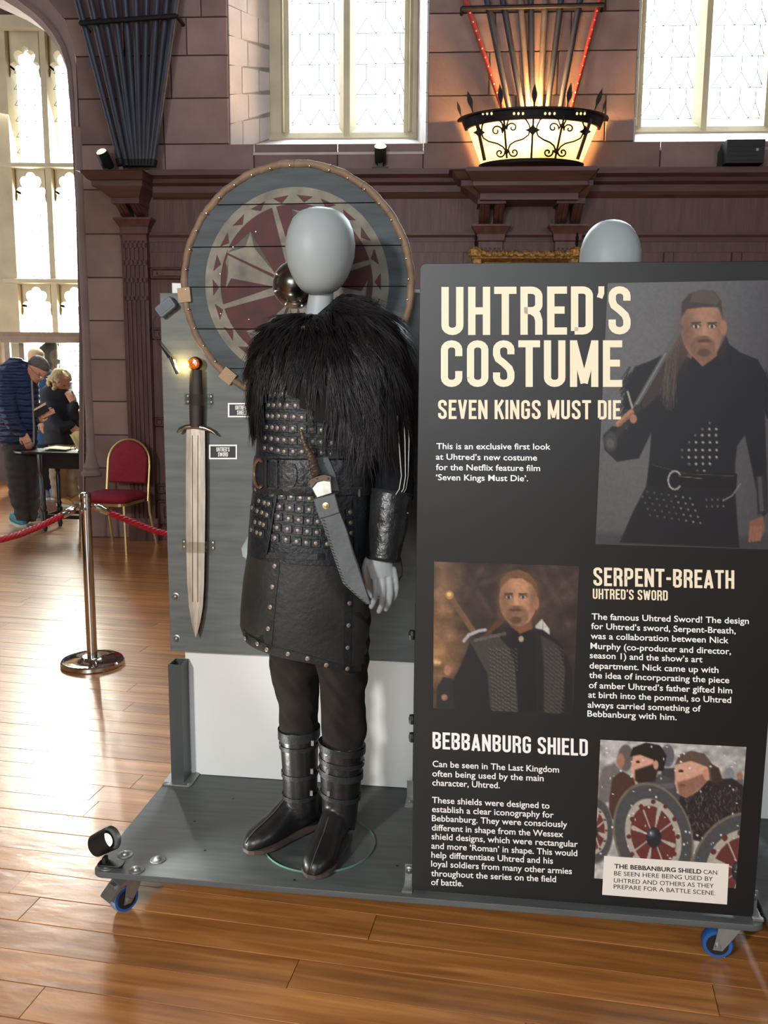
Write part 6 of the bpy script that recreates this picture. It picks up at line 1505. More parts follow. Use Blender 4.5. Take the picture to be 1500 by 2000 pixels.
# frosted translucent glass lit by the bulb behind it
_nt = glow.node_tree; _tr = _nt.nodes.new('ShaderNodeBsdfTranslucent'); _tr.inputs[0].default_value = (1.0, 0.66, 0.32, 1); _mx = _nt.nodes.new('ShaderNodeMixShader'); _mx.inputs[0].default_value = 0.55
_nt.links.new(_b.outputs[0], _mx.inputs[1]); _nt.links.new(_tr.outputs[0], _mx.inputs[2]); _nt.links.new(_mx.outputs[0], _nt.nodes['Material Output'].inputs[0])
b = MB(); b.loft([[lsurf(180-180*i/N_, 0, -0.02) for i in range(N_+1)], [lsurf(180-180*i/N_, 0.97, -0.02) for i in range(N_+1)]], closed=False); b.build('glass_bowl', glow, lan, MW, smooth=True)
for h0, h1, off, nm in ((0.88, 1.12, 0.01, 'top_band'), (-0.06, 0.02, 0.004, 'bottom_band')):
    b = MB(); A = [lsurf(180-180*i/N_, h0, off) for i in range(N_+1)]; B = [lsurf(180-180*i/N_, h1, off) for i in range(N_+1)]; Ai = [lsurf(180-180*i/N_, h0, off-0.02) for i in range(N_+1)]; Bi = [lsurf(180-180*i/N_, h1, off-0.02) for i in range(N_+1)]
    b.loft([A, B, Bi, Ai, A], closed=False); b.build(nm, iron, lan, MW, smooth=True, angle=rad(50))
b = MB(); b.loft([[lsurf(180-180*i/N_, 1.13, 0.045) for i in range(N_+1)], [lsurf(180-180*i/N_, 1.13, -0.02) for i in range(N_+1)], [lsurf(180-180*i/N_, 1.09, -0.02) for i in range(N_+1)], [lsurf(180-180*i/N_, 1.09, 0.045) for i in range(N_+1)], [lsurf(180-180*i/N_, 1.13, 0.045) for i in range(N_+1)]], closed=False); b.build('top_rim', iron, lan, MW)
L0x, L0y, LS = 880, 140, 1500/320
def lz(x, y): return lpx(L0x+x/LS, L0y+y/LS)
for x0, y0, x1, y1, r in ((485, 400, 515, 795, 0.009), (760, 395, 738, 795, 0.009), (1040, 400, 958, 795, 0.009), (235, 440, 312, 815, 0.015), (1285, 430, 1160, 805, 0.015)):
    MB().tube([lz(x0+(x1-x0)*i/6, y0+(y1-y0)*i/6) for i in range(7)], r, 6).build('upright_bar', iron, lan, MW)
def spiral(cx, cy, r0, a0, turns, sg, tail):
    pts = []
    for i in range(29):
        t = i/28; r = r0*(0.12+0.88*t); a = a0+sg*360*turns*(t-1); pts.append((cx+r*cos(rad(a)), cy-r*sin(rad(a))))
    return pts+tail
curls = [spiral(420, 545, 55, -20, 1.2, -1, [(485, 530), (470, 470), (430, 432), (380, 425), (330, 440), (290, 490), (282, 560), (300, 610), (350, 640), (430, 660), (480, 690), (508, 730)]),
         spiral(565, 515, 52, 200, 1.2, 1, [(510, 500), (530, 440), (580, 410), (640, 410), (690, 440), (720, 490), (725, 520), (715, 580), (660, 620), (590, 640), (545, 670), (525, 720)]),
         spiral(940, 515, 50, -20, 1.2, -1, [(1005, 500), (985, 440), (930, 408), (870, 410), (820, 440), (790, 500), (785, 545), (800, 590), (850, 625), (910, 650), (945, 680), (958, 720)]),
         spiral(1085, 525, 48, 200, 1.2, 1, [(1030, 500), (1060, 440), (1110, 415), (1165, 420), (1205, 455), (1225, 510), (1215, 560), (1190, 610), (1130, 640), (1050, 660), (1005, 690), (985, 725)]),
         spiral(452, 745, 46, 20, 1.25, 1, [(505, 740)]), spiral(580, 740, 46, 160, 1.25, -1, [(525, 735)]), spiral(890, 740, 46, 20, 1.25, 1, [(950, 735)]), spiral(1025, 740, 46, 160, 1.25, -1, [(970, 735)])]
for c in curls: MB().tube([lz(x, y) for x, y in c], 0.0075, 5).build('scroll', iron, lan, MW, smooth=True)
for cx, cy, w_, h_ in ((752, 537, 72, 60), (262, 560, 55, 62), (1232, 552, 55, 62)):
    star = []
    for k in range(16):
        a = 2*PI*k/16; r = 1.0 if k % 4 == 0 else (0.52 if k % 2 == 0 else 0.6); star.append((cx+w_*r*cos(a), cy+h_*r*sin(a)))
    A = [lz(x, y)+Vector((0, -0.008, 0)) for x, y in star]; MB().loft([A, [p_+Vector((0, 0.012, 0)) for p_ in A]]).build('star_plate', iron, lan, MW)
for x, y in ((490, 513), (1020, 500), (512, 732), (965, 728)): MB().ell(lz(x, y), (0.02, 0.014, 0.02), 8, 6).build('collar_knob', iron, lan, MW)
for x, y, tx, ty, w_ in ((465, 335, 450, 110, 24), (765, 335, 772, 105, 24), (1065, 330, 1105, 100, 24), (205, 370, 155, 175, 24), (1320, 350, 1392, 150, 22), (100, 420, 60, 270, 14), (1388, 380, 1425, 250, 12)):
    d = Vector((tx-x, ty-y)).normalized(); n_ = Vector((-d.y, d.x)); L_ = math.hypot(tx-x, ty-y); leaf = []
    for t, ww in ((0, 0.22), (0.2, 0.3), (0.45, 0.95), (0.6, 1.0), (0.8, 0.6), (1.0, 0.02)): leaf.append((t, ww))
    poly = [(x+d.x*L_*t+n_.x*w_*ww, y+d.y*L_*t+n_.y*w_*ww) for t, ww in leaf]+[(x+d.x*L_*t-n_.x*w_*ww, y+d.y*L_*t-n_.y*w_*ww) for t, ww in leaf[::-1]]
    nn = lz(x, y+40).y
    A = [WP(L0x+a/LS, L0y+b_/LS, nn) for a, b_ in poly]; MB().loft([A, [p_+Vector((0, 0.012, 0)) for p_ in A]]).build('spear_finial', iron, lan, MW)
for x in (297, 335, 375, 580, 620, 662, 865, 905, 950, 1155, 1190, 1225):
    p_ = lz(x, 388); MB().ell(p_+Vector((0, -0.008, 0)), (0.010, 0.006, 0.012), 6, 4).build('band_hole', mat('lit_pierced_dot', rgb(250, 230, 180), 0.5, emit=rgb(255, 226, 160), estr=1.0), lan, MW)
MB().lathe([(0.001, 0), (0.03, 0), (0.05, 0.06), (0.055, 0.11), (0.03, 0.16), (0.001, 0.17)], 14, (sc_+0.03, -0.2, zb_+0.16)).build('bulb', mat('glowing_bulb', rgb(255, 230, 170), 0.4, emit=rgb(255, 220, 150), estr=6.0), lan, MW, smooth=True)
b = MB(); b.loft([[lsurf(180-180*i/N_, 0.0, -0.005) for i in range(N_+1)]+[Vector((sc_, -0.03, zb_))], [lsurf(180-180*i/N_, -0.05, -0.005) for i in range(N_+1)]+[Vector((sc_, -0.03, zb_-0.03))]]); b.build('base_tray', iron, lan, MW)
l = bpy.data.lights.new('wall_lantern_light', 'POINT'); l.energy = 42; l.color = (1.0, 0.66, 0.28); l.shadow_soft_size = 0.06
lo = bpy.data.objects.new('wall_lantern_light', l); COL.objects.link(lo); adopt(lo, lan, MW @ T(sc_+0.03, -0.24, zb_+0.22))
l = bpy.data.lights.new('wall_lantern_uplight', 'POINT'); l.energy = 240; l.color = (1.0, 0.52, 0.16); l.shadow_soft_size = 0.06
lo = bpy.data.objects.new('wall_lantern_uplight', l); COL.objects.link(lo); adopt(lo, lan, MW @ T(sc_, -0.16, zt_+0.04))

# ---- little spotlights on the cornice and the black floodlight
def cornice_spot(px, py, n, tilt, lab, zc_):
    p_ = WP(px, py, n); t = thing('cornice_spotlight', lab, 'lamp', MW @ T(p_.x, p_.y, zc_), 'spotlights standing on the cornice')
    z0 = zc_+0.016
    MB().box(p_.x-0.07, p_.x+0.07, n-0.05, n+0.05, z0-0.014, z0+0.006).build('foot', black_plastic, t, MW)
    MB().box(p_.x-0.02, p_.x+0.02, n-0.015, n+0.015, z0, z0+0.07).build('yoke', black_plastic, t, MW)
    Mh_ = MW @ T(p_.x, n, z0+0.10) @ Matrix.Rotation(tilt, 4, 'Y') @ Matrix.Rotation(rad(38), 4, 'X')
    MB().lathe([(0.001, -0.06), (0.045, -0.06), (0.05, -0.05), (0.05, 0.085), (0.044, 0.085), (0.042, 0.07), (0.001, 0.07)], 18).build('lamp_head', black_plastic, t, Mh_, smooth=True)
    MB().lathe([(0.001, 0.071), (0.042, 0.071), (0.042, 0.088), (0.03, 0.098), (0.001, 0.102)], 16).build('lens', mat('warm_lens', rgb(255, 220, 180), 0.3, emit=rgb(255, 206, 150), estr=2.2), t, Mh_)
cornice_spot(207, 322, -0.20, rad(-14), 'small black spotlight on the cornice beside the fan of dark poles', ZCAP)
cornice_spot(743, 322, -0.08, rad(2), 'small black spotlight on the cornice under the middle window', ZC)
p_ = WP(1448, 318, -0.12); t = thing('floodlight', 'black box floodlight on the cornice under the right window', 'lamp', MW @ T(p_.x, p_.y, ZC))
w_ = 0.15
MB().prism([(-0.10, 0.02), (0.09, 0.02), (0.09, 0.17), (0.06, 0.2), (-0.10, 0.2)], p_.x-w_, p_.x+w_, 'x', M=T(0, -0.11, ZC)).build('housing', black_plastic, t, MW)
MB().box(p_.x-w_-0.025, p_.x-w_, -0.11, -0.05, ZC+0.0, ZC+0.14).build('yoke', black_plastic, t, MW); MB().box(p_.x+w_, p_.x+w_+0.025, -0.11, -0.05, ZC+0.0, ZC+0.14).build('yoke', black_plastic, t, MW)
MB().lathe([(0.001, 0), (0.012, 0), (0.012, 0.006), (0.001, 0.006)], 10, M=T(p_.x+0.09, -0.212, ZC+0.12) @ Matrix.Rotation(PI/2, 4, 'X')).build('indicator', zinc, t, MW)
for k in range(4): MB().box(p_.x-0.12, p_.x+0.12, -0.215, -0.208, ZC+0.04+k*0.035, ZC+0.046+k*0.035).build('cooling_fin', black_plastic, t, MW)

# ---- gilt-framed picture hanging on chains behind the text board
gilt = mat('gilded_moulding', rgb(150, 112, 60), 0.4, metal=0.7, var=0.4, scale=30, bump=0.8, bscale=50)
f0 = WP(921, 494, -0.12); f1 = WP(1133, 494, -0.12); hgt = 1.0
pic = thing('gilt_picture', 'picture in an ornate gilded frame hung on chains behind the text board', 'picture', MW @ T(f0.x, f0.y, f0.z-hgt))
for q in ((f0.x, f1.x, f0.z-0.10, f0.z), (f0.x, f1.x, f0.z-hgt, f0.z-hgt+0.10)):
    MB().prism([(-0.14, q[2]), (-0.14, q[2]+0.02), (-0.17, q[2]+0.05), (-0.15, q[3]-0.01), (-0.11, q[3]), (-0.08, q[3]), (-0.08, q[2])], q[0], q[1], 'x').build('frame_rail', gilt, pic, MW)
for q in ((f0.x, f0.x+0.10), (f1.x-0.10, f1.x)): MB().cbox(q[0], q[1], -0.165, -0.08, f0.z-hgt, f0.z, 0.02).build('frame_stile', gilt, pic, MW)
for k in range(19):
    x = f0.x+0.05+k*(f1.x-f0.x-0.1)/18; MB().ell((x, -0.155, f0.z-0.02+0.012*(k % 2)), (0.04, 0.02, 0.028), 7, 5).build('frame_ornament', gilt, pic, MW)
for x in (f0.x+0.03, f1.x-0.03): MB().ell((x, -0.15, f0.z), (0.07, 0.03, 0.05), 9, 6).build('corner_ornament', gilt, pic, MW)
MB().box(f0.x+0.08, f1.x-0.08, -0.12, -0.10, f0.z-hgt+0.08, f0.z-0.08).build('canvas', mat('brown_canvas', rgb(90, 70, 48), 0.7, var=0.4, scale=4), pic, MW)
for px in (929, 1126):
    a = WP(px, 492, -0.13); b = WP(px, 448, -0.13)
    for k in range(8):
        z_ = a.z+(b.z-a.z)*k/8; MB().tube([(a.x+0.010*cos(rad(t_)), -0.13+(0.0 if k % 2 else 0.010*cos(rad(t_))), z_+0.022*sin(rad(t_))) if k % 2 else (a.x, -0.13+0.010*cos(rad(t_)), z_+0.022*sin(rad(t_))) for t_ in range(0, 361, 45)], 0.0035, 4).build('chain_link', iron, pic, MW)

# ================================================================== STANCHION AND ROPES
S0 = ground(181, 1297); SH = 0.915
st = thing('rope_stanchion', 'polished chrome stanchion post with a heavy round base on the floor', 'stanchion', T(S0.x, S0.y, 0))
MB().lathe([(0.001, 0), (0.158, 0), (0.162, 0.004), (0.162, 0.022), (0.155, 0.03), (0.06, 0.036), (0.05, 0.045), (0.001, 0.045)], 48, (S0.x, S0.y, 0)).build('base', chrome, st, smooth=True)
MB().lathe([(0.001, 0.04), (0.0265, 0.04), (0.0265, SH-0.07), (0.001, SH-0.07)], 24, (S0.x, S0.y, 0)).build('pole', chrome, st, smooth=True)
MB().lathe([(0.001, SH-0.08), (0.030, SH-0.08), (0.030, SH-0.072), (0.0275, SH-0.066), (0.0285, SH-0.04), (0.031, SH-0.015), (0.029, SH-0.004), (0.020, SH), (0.001, SH+0.001)], 24, (S0.x, S0.y, 0)).build('finial', chrome, st, smooth=True)
for k in range(4):
    a = PI/2*k+0.3; MB().tube([(S0.x+0.028*cos(a), S0.y+0.028*sin(a), SH-0.078), (S0.x+0.04*cos(a), S0.y+0.04*sin(a), SH-0.074), (S0.x+0.05*cos(a), S0.y+0.05*sin(a), SH-0.082)], 0.005, 6).build('hook_ring', chrome, st, smooth=True)
rope_m = mat('red_rope', rgb(156, 14, 30), 0.6, var=0.25, scale=60)
def rope(pts, lab, rr=0.0145):
    pts = [Vector(p) for p in pts]
    # smooth resample (Catmull-Rom)
    out = []
    for i in range(len(pts)-1):
        p0 = pts[max(0, i-1)]; p1 = pts[i]; p2 = pts[i+1]; p3 = pts[min(len(pts)-1, i+2)]
        for k in range(40):
            t = k/40; out.append(0.5*((2*p1)+(p2-p0)*t+(2*p0-5*p1+4*p2-p3)*t*t+(3*p1-p0-3*p2+p3)*t**3))
    out.append(pts[-1]); r_ = thing('barrier_rope', lab, 'rope', T(*out[-1]))
    L_ = [0]
    for a, b in zip(out, out[1:]): L_.append(L_[-1]+(b-a).length)
    for s_ in range(4):
        hel = []
        for q, l_ in zip(out, L_):
            i = out.index(q); tg = (out[min(i+1, len(out)-1)]-out[max(0, i-1)]).normalized(); sd = tg.cross(Vector((0, 0, 1))).normalized(); up = sd.cross(tg); a = l_/0.055*PI+s_*PI/2; hel.append(q+sd*(rr*0.55*cos(a))+up*(rr*0.55*sin(a)))
        MB().tube(hel, rr*0.62, 7).build('strand', rope_m, r_, smooth=True)
    d = (out[2]-out[0]).normalized(); MB().tube([out[0]-d*0.05, out[0]-d*0.035, out[0]+d*0.03, out[0]+d*0.04], [0.008, 0.019, 0.019, 0.016], 14).build('end_ferrule', chrome, r_, smooth=True)
    MB().tube([out[0]-d*0.10, out[0]-d*0.08+Vector((0, 0, 0.008)), out[0]-d*0.05], [0.004, 0.006, 0.005], 8).build('snap_hook', chrome, r_, smooth=True)
    return r_
top = Vector((S0.x, S0.y, SH-0.085))
e1 = at(0, 1054, 4.2); rope([at(132, 1001, 4.60), at(70, 1031, 4.42), e1, at(-160, 1085, 3.9), at(-420, 1060, 3.6)], 'red twisted barrier rope running off past the stanchion towards the visitors')
rope([at(199, 995, 4.70), at(265, 1022, 4.85), at(333, 1043, 5.0), at(470, 1055, 5.3), at(640, 1020, 5.6)], 'red twisted barrier rope running from the stanchion behind the back board')

# ================================================================== RED CHAIR
gold = mat('gold_chair_tube', rgb(176, 146, 96), 0.35, metal=0.6, var=0.1)
crimson = mat('crimson_upholstery', rgb(128, 24, 42), 0.85, var=0.15, scale=60, bump=0.1, bscale=200)
MC = T(-2.29, 7.66, 0) @ RZ(rad(-14)) @ Matrix.Scale(1.0, 4)
ch = thing('banquet_chair', 'crimson banquet chair with gold tubular frame beside the stone pier', 'chair', MC)
MB().prism(rrect(-0.21, 0.21, -0.23, 0.20, 0.08, 5), 0.43, 0.495, 'z', bev=0.022).build('seat', crimson, ch, MC, smooth=True, angle=rad(50))
MB().prism(rrect(-0.20, 0.20, -0.22, 0.19, 0.07, 5), 0.405, 0.43, 'z').build('seat_frame', gold, ch, MC)
bk_ = Matrix.Rotation(rad(-9), 4, 'X'); Mb2 = MC @ T(0, 0.20, 0.45) @ bk_
prof = [(-0.185, 0.09), (0.185, 0.09)]+[(0.185, 0.30)]+arc(0, 0.30, 0.185, 0, 180, 14)
prof = [(-0.175, 0.10), (0.175, 0.10), (0.18, 0.26)]+[(0.18*cos(rad(a)), 0.29+0.175*sin(rad(a))) for a in range(8, 173, 12)]+[(-0.18, 0.26)]
MB().prism(prof, -0.022, 0.022, 'y', bev=0.012).build('backrest', crimson, ch, Mb2, smooth=True, angle=rad(50))
loop = [(-0.20, 0, -0.05), (-0.20, 0, 0.26)]+[(0.20*cos(rad(a)), 0, 0.28+0.20*sin(rad(a))) for a in range(172, 7, -12)]+[(0.20, 0, 0.26), (0.20, 0, -0.05)]
MB().tube(loop, 0.011, 8).build('back_frame', gold, ch, Mb2, smooth=True)
for sx in (-1, 1):
    MB().tube([(sx*0.19, -0.19, 0.41), (sx*0.20, -0.20, 0.2), (sx*0.205, -0.205, 0.0)], 0.0115, 8).build('leg', gold, ch, MC, smooth=True)
    MB().tube([(sx*0.20, 0.205, 0.46), (sx*0.20, 0.22, 0.3), (sx*0.215, 0.30, 0.0)], 0.0115, 8).build('leg', gold, ch, MC, smooth=True)

# ================================================================== SIDE TABLE WITH RING BINDER
blackwood = mat('ebonised_wood', rgb(30, 27, 27), 0.3, var=0.2, scale=10, coat=0.3)
tc0 = ground(122, 1040); MT = T(-3.0, 8.62, 0) @ RZ(rad(-8))
tb = thing('gateleg_table', 'small black gateleg table with turned legs under the open ring binder', 'table', MT)
top_ = [(-0.30, -0.20), (0.36, -0.20), (0.36, 0.20), (-0.30, 0.20)]+[(-0.30-0.24*sin(rad(a)), 0.20*cos(rad(a))) for a in range(20, 180, 20)]
MB().prism(top_, 0.735, 0.757, 'z', bev=0.004).build('tabletop', blackwood, tb, MT)
MB().box(-0.22, 0.28, -0.155, -0.135, 0.60, 0.735).build('apron', blackwood, tb, MT); MB().box(-0.22, 0.28, 0.135, 0.155, 0.60, 0.735).build('apron', blackwood, tb, MT); MB().box(0.26, 0.28, -0.15, 0.15, 0.60, 0.735).build('apron', blackwood, tb, MT)
turn = [(0.001, 0), (0.016, 0), (0.024, 0.03), (0.014, 0.075), (0.026, 0.085), (0.026, 0.10), (0.03, 0.10), (0.03, 0.19), (0.018, 0.20), (0.026, 0.23), (0.016, 0.26), (0.02, 0.28), (0.018, 0.30), (0.022, 0.5), (0.016, 0.53), (0.026, 0.55), (0.026, 0.56), (0.032, 0.57), (0.032, 0.735), (0.001, 0.735)]
for x, y in ((-0.20, -0.145), (0.255, -0.145), (-0.20, 0.145), (0.255, 0.145), (-0.26, -0.06)): MB().lathe(turn, 12, (x, y, 0)).build('leg', blackwood, tb, MT, smooth=True)
for y in (-0.145, 0.145): MB().box(-0.20, 0.255, y-0.012, y+0.012, 0.125, 0.16).build('stretcher', blackwood, tb, MT)
for x in (-0.20, 0.255): MB().box(x-0.012, x+0.012, -0.145, 0.145, 0.125, 0.16).build('stretcher', blackwood, tb, MT)
bd = thing('ring_binder', 'open black ring binder with fanned pages on the black table', 'binder', MT @ T(0.05, 0, 0.757))
MB().prism([(-0.26, 0.016), (-0.02, 0.004), (0.10, 0.004), (0.10, 0.0), (-0.02, 0.0), (-0.26, 0.012)], -0.14, 0.13, 'y').build('cover', black_plastic, bd, MT @ T(0.05, 0, 0.757) @ T(0, 0, 0.001))
MB().prism([(0.10, 0.0), (0.105, 0.0), (0.27, 0.17), (0.265, 0.175)], -0.14, 0.13, 'y').build('cover_flap', black_plastic, bd, MT @ T(0.05, 0, 0.757))
pg = mat('cream_paper', rgb(226, 216, 176), 0.8, var=0.08)
for k in range(9):
    a = rad(50+k*9); MB().prism([(0.11, 0.004), (0.112, 0.004), (0.11+0.19*cos(a)+0.02*sin(k), 0.19*sin(a)), (0.108+0.19*cos(a)+0.02*sin(k), 0.19*sin(a))], -0.12, 0.11, 'y').build('page', pg, bd, MT @ T(0.05, 0, 0.757))
MB().box(-0.24, -0.02, -0.12, 0.11, 0.017, 0.021, Matrix.Rotation(rad(3), 4, 'Y')).build('page_stack', pg, bd, MT @ T(0.05, 0, 0.757))
for y in (-0.06, 0.04): MB().tube([(0.02+0.022*cos(rad(a)), y, 0.004+0.05*sin(rad(a))) for a in range(0, 181, 20)], 0.003, 6).build('binder_ring', chrome, bd, MT @ T(0.05, 0, 0.757))

# ================================================================== GLASS CASE WITH HELMET
casewood = mat('limed_oak_case', rgb(150, 130, 112), 0.5, var=0.15, scale=8)
YK = 11.3; k0 = at(17, 650, YK); k1x = k0.x+1.35; ktop = k0.z
MK = T(0, YK, 0)
cs = thing('display_case', 'tall limed oak and glass display case before the bay window', 'cabinet', T(k0.x, YK, 0))
kz = 0.85
MB().prism([(-0.30, ktop), (0.30, ktop), (0.27, ktop-0.05), (0.25, ktop-0.12), (-0.25, ktop-0.12), (-0.27, ktop-0.05)], k0.x, k1x, 'x', M=MK).build('cornice', casewood, cs)
for x in (k0.x+0.04, k1x-0.10):
    for y in (-0.25, 0.19): MB().box(x, x+0.06, YK+y, YK+y+0.06, 0, ktop-0.10).build('post', casewood, cs)
MB().box(k0.x+0.04, k1x-0.04, YK-0.25, YK+0.25, 0.1, kz).build('base_cupboard', casewood, cs)
for y in (-0.235, 0.235): MB().box(k0.x+0.1, k1x-0.1, YK+y, YK+y+0.004, kz, ktop-0.12).build('glass_pane', acr, cs)
hx_ = at(96, 690, YK); steel_h = mat('grey_helmet_steel', rgb(120, 120, 118), 0.4, metal=0.6, var=0.15)
hm = thing('steel_helmet', 'pointed grey steel helmet and armour inside the glass case', 'helmet', T(hx_.x, YK, kz))
b = MB(); b.loft([ellipse((hx_.x+dx, YK, z_), a_, a_*1.2, 18) for z_, a_, dx in ((hx_.z-0.55, 0.22, 0.05), (hx_.z-0.35, 0.24, 0.04), (hx_.z-0.22, 0.08, 0.02), (hx_.z-0.16, 0.10, 0.0), (hx_.z-0.08, 0.15, -0.03), (hx_.z+0.0, 0.14, -0.02), (hx_.z+0.08, 0.10, 0.01), (hx_.z+0.14, 0.05, 0.03), (hx_.z+0.19, 0.008, 0.04))]); b.build('skull', steel_h, hm, smooth=True)
b = MB(); b.prism([(hx_.x-0.2, hx_.z-0.05), (hx_.x-0.05, hx_.z-0.12), (hx_.x+0.16, hx_.z-0.13), (hx_.x+0.17, hx_.z-0.08), (hx_.x, hx_.z-0.04)], YK-0.10, YK+0.10, 'y'); b.build('brim', steel_h, hm)
MB().lathe([(0.001, 0), (0.12, 0), (0.12, 0.02), (0.02, 0.03), (0.02, hx_.z-0.5-kz), (0.001, hx_.z-0.5-kz)], 14, (hx_.x+0.05, YK, kz)).build('stand', steel_h, hm)
# ================================================================== VISITORS
skin_m = mat('skin', rgb(214, 160, 132), 0.55, var=0.08, scale=20, spec=0.3)
lips_m = mat('lip_skin', rgb(170, 96, 86), 0.5, var=0.05)
eye_m = mat('eye_dark', rgb(40, 34, 32), 0.3, var=0.05)
def quilt_mat():
    m = mat('navy_quilted_down', rgb(44, 58, 92), 0.42, var=0.12, scale=8, spec=0.4)
    nt = m.node_tree; N = nt.nodes; L = nt.links; b = N['Principled BSDF']; tc = N.new('ShaderNodeTexCoord'); wv = N.new('ShaderNodeTexWave'); wv.bands_direction = 'Z'; wv.inputs['Scale'].default_value = 5.4; wv.inputs['Distortion'].default_value = 1.6; wv.inputs['Detail Scale'].default_value = 2.0
    bp = N.new('ShaderNodeBump'); bp.inputs['Strength'].default_value = 0.9; bp.inputs['Distance'].default_value = 0.03; L.new(tc.outputs['Object'], wv.inputs['Vector']); L.new(wv.outputs['Fac'], bp.inputs['Height']); L.new(bp.outputs[0], b.inputs['Normal']); return m
navy = quilt_mat()
def limb(mb, pts, rr, n=12):
    mb.tube(pts, rr, n); mb.ell(pts[0], (rr[0] if not isinstance(rr[0], tuple) else rr[0][0],)*3, 10, 6); mb.ell(pts[-1], (rr[-1] if not isinstance(rr[-1], tuple) else rr[-1][0],)*3, 10, 6)
def head_at(t, c, fwd, up, R, hair_m, hairfn, glasses=False):
    """face towards fwd, crown towards up; R: half height of the head"""
    f = fwd.normalized(); u = (up-f*up.dot(f)).normalized(); s = f.cross(u).normalized()
    M_ = Matrix(((s.x, f.x, u.x, c.x), (s.y, f.y, u.y, c.y), (s.z, f.z, u.z, c.z), (0, 0, 0, 1)))
    b = MB(); rg = []
    for z_, w_, dp, off in ((-1.0, 0.16, 0.20, 0.28), (-0.93, 0.34, 0.40, 0.22), (-0.72, 0.50, 0.58, 0.14), (-0.45, 0.60, 0.70, 0.06), (-0.1, 0.67, 0.80, 0.0), (0.2, 0.70, 0.86, -0.04), (0.5, 0.68, 0.84, -0.06), (0.75, 0.55, 0.68, -0.06), (0.92, 0.32, 0.42, -0.05), (1.0, 0.05, 0.06, -0.05)):
        rg.append([Vector((R*w_*cos(2*PI*i/20), R*(off+dp*sin(2*PI*i/20)), R*z_)) for i in range(20)])
    b.loft(rg)
    b.tube([(0, R*0.74, R*0.12), (0, R*0.92, R*-0.14), (0, R*0.80, R*-0.24)], [R*0.07, R*0.12, R*0.10], 8)      # nose
    for sg in (-1, 1): b.ell((sg*R*0.68, -R*0.05, -R*0.08), (R*0.07, R*0.16, R*0.24), 8, 6)                       # ears
    b.tube([(0, -R*0.12, -R*0.55), (0, -R*0.2, -R*1.1), (0, -R*0.3, -R*1.5)], [R*0.46, R*0.44, R*0.5], 14)
    h = b.build('head', skin_m, t, M_); remesh(h, R*0.07, 3)
    for sg in (-1, 1): MB().ell((sg*R*0.26, R*0.70, R*0.03), (R*0.10, R*0.06, R*0.055), 8, 6).build('eye', eye_m, h, M_)
    MB().ell((0, R*0.70, -R*0.46), (R*0.22, R*0.06, R*0.05), 8, 6).build('mouth', lips_m, h, M_)
    for sg in (-1, 1): MB().tube([(sg*R*0.12, R*0.76, R*0.18), (sg*R*0.40, R*0.66, R*0.17)], R*0.04, 6).build('eyebrow', hair_m, h, M_)
    hb_ = MB(); hairfn(hb_, R); ho_ = hb_.build('hair', hair_m, t, M_); remesh(ho_, R*0.06, 2)
    if glasses:
        for sg in (-1, 1):
            MB().tube([(sg*R*0.30+R*0.19*cos(rad(a)), R*0.84, R*0.0+R*0.13*sin(rad(a))) for a in range(0, 361, 30)], R*0.022, 5).build('glasses_rim', chrome, h, M_)
            MB().tube([(sg*R*0.5, R*0.82, R*0.05), (sg*R*0.72, R*0.3, R*0.03), (sg*R*0.72, -R*0.08, R*0.04)], R*0.025, 5).build('glasses_arm', chrome, h, M_)
        MB().tube([(-R*0.11, R*0.86, R*0.03), (R*0.11, R*0.86, R*0.03)], R*0.022, 5).build('glasses_bridge', chrome, h, M_)
    return h
def short_hair(b, R):
    rg = []
    for z_, w_, dp, off in ((0.05, 0.70, 0.62, -0.28), (0.3, 0.745, 0.80, -0.14), (0.55, 0.72, 0.86, -0.07), (0.8, 0.58, 0.72, -0.07), (0.98, 0.34, 0.44, -0.06), (1.05, 0.05, 0.06, -0.05)):
        rg.append([Vector((R*w_*cos(2*PI*i/18), R*(off+dp*sin(2*PI*i/18)), R*z_)) for i in range(18)])
    b.loft(rg)
    b.ell((0, -R*0.5, -R*0.1), (R*0.58, R*0.36, R*0.42), 12, 8)
def curly(b, R):
    for k in range(90):
        a = random.random()*2*PI; z_ = random.uniform(-0.55, 1.0); rr_ = math.sqrt(max(0, 1-(z_*0.85)**2))
        x = 0.80*rr_*cos(a); y = 0.88*rr_*sin(a)-0.12
        if y > 0.35 and z_ < 0.5: continue
        b.ell((R*x, R*y, R*z_), (R*random.uniform(0.17, 0.27),)*3, 7, 5)
    b.ell((0, -R*0.1, R*0.3), (R*0.75, R*0.8, R*0.75), 12, 8)
def hand_mesh(t, wrist, tip, palm_n, m=skin_m, size=0.19, curl=0.25, name='hand'):
    d = (tip-wrist).normalized(); n_ = (palm_n-d*palm_n.dot(d)).normalized(); s = d.cross(n_).normalized(); b = MB()
    P = lambda l, w_, h_: wrist+d*(l*size)+s*(w_*size)+n_*(h_*size)
    b.tube([P(-0.08, 0, 0), P(0.12, 0, 0), P(0.45, 0, 0.0), P(0.52, 0, 0)], [(0.15*size, 0.13*size), (0.19*size, 0.11*size), (0.22*size, 0.10*size), (0.2*size, 0.08*size)], 12, up=tuple(n_))
    for w_, ln in ((-0.165, 0.36), (-0.055, 0.45), (0.055, 0.48), (0.165, 0.43)):
        b.tube([P(0.44, w_*0.9, 0), P(0.44+ln*0.42, w_, -curl*0.10), P(0.44+ln*0.75, w_, -curl*0.32), P(0.44+ln*0.95, w_, -curl*0.62)], [0.058*size, 0.052*size, 0.048*size, 0.038*size], 8)
    b.tube([P(0.10, 0.15, -0.02), P(0.28, 0.28, -0.08), P(0.44, 0.30, -0.14), P(0.55, 0.27, -0.20)], [0.075*size, 0.065*size, 0.055*size, 0.042*size], 8)
    o = b.build(name, m, t); remesh(o, size*0.03, 3); return o
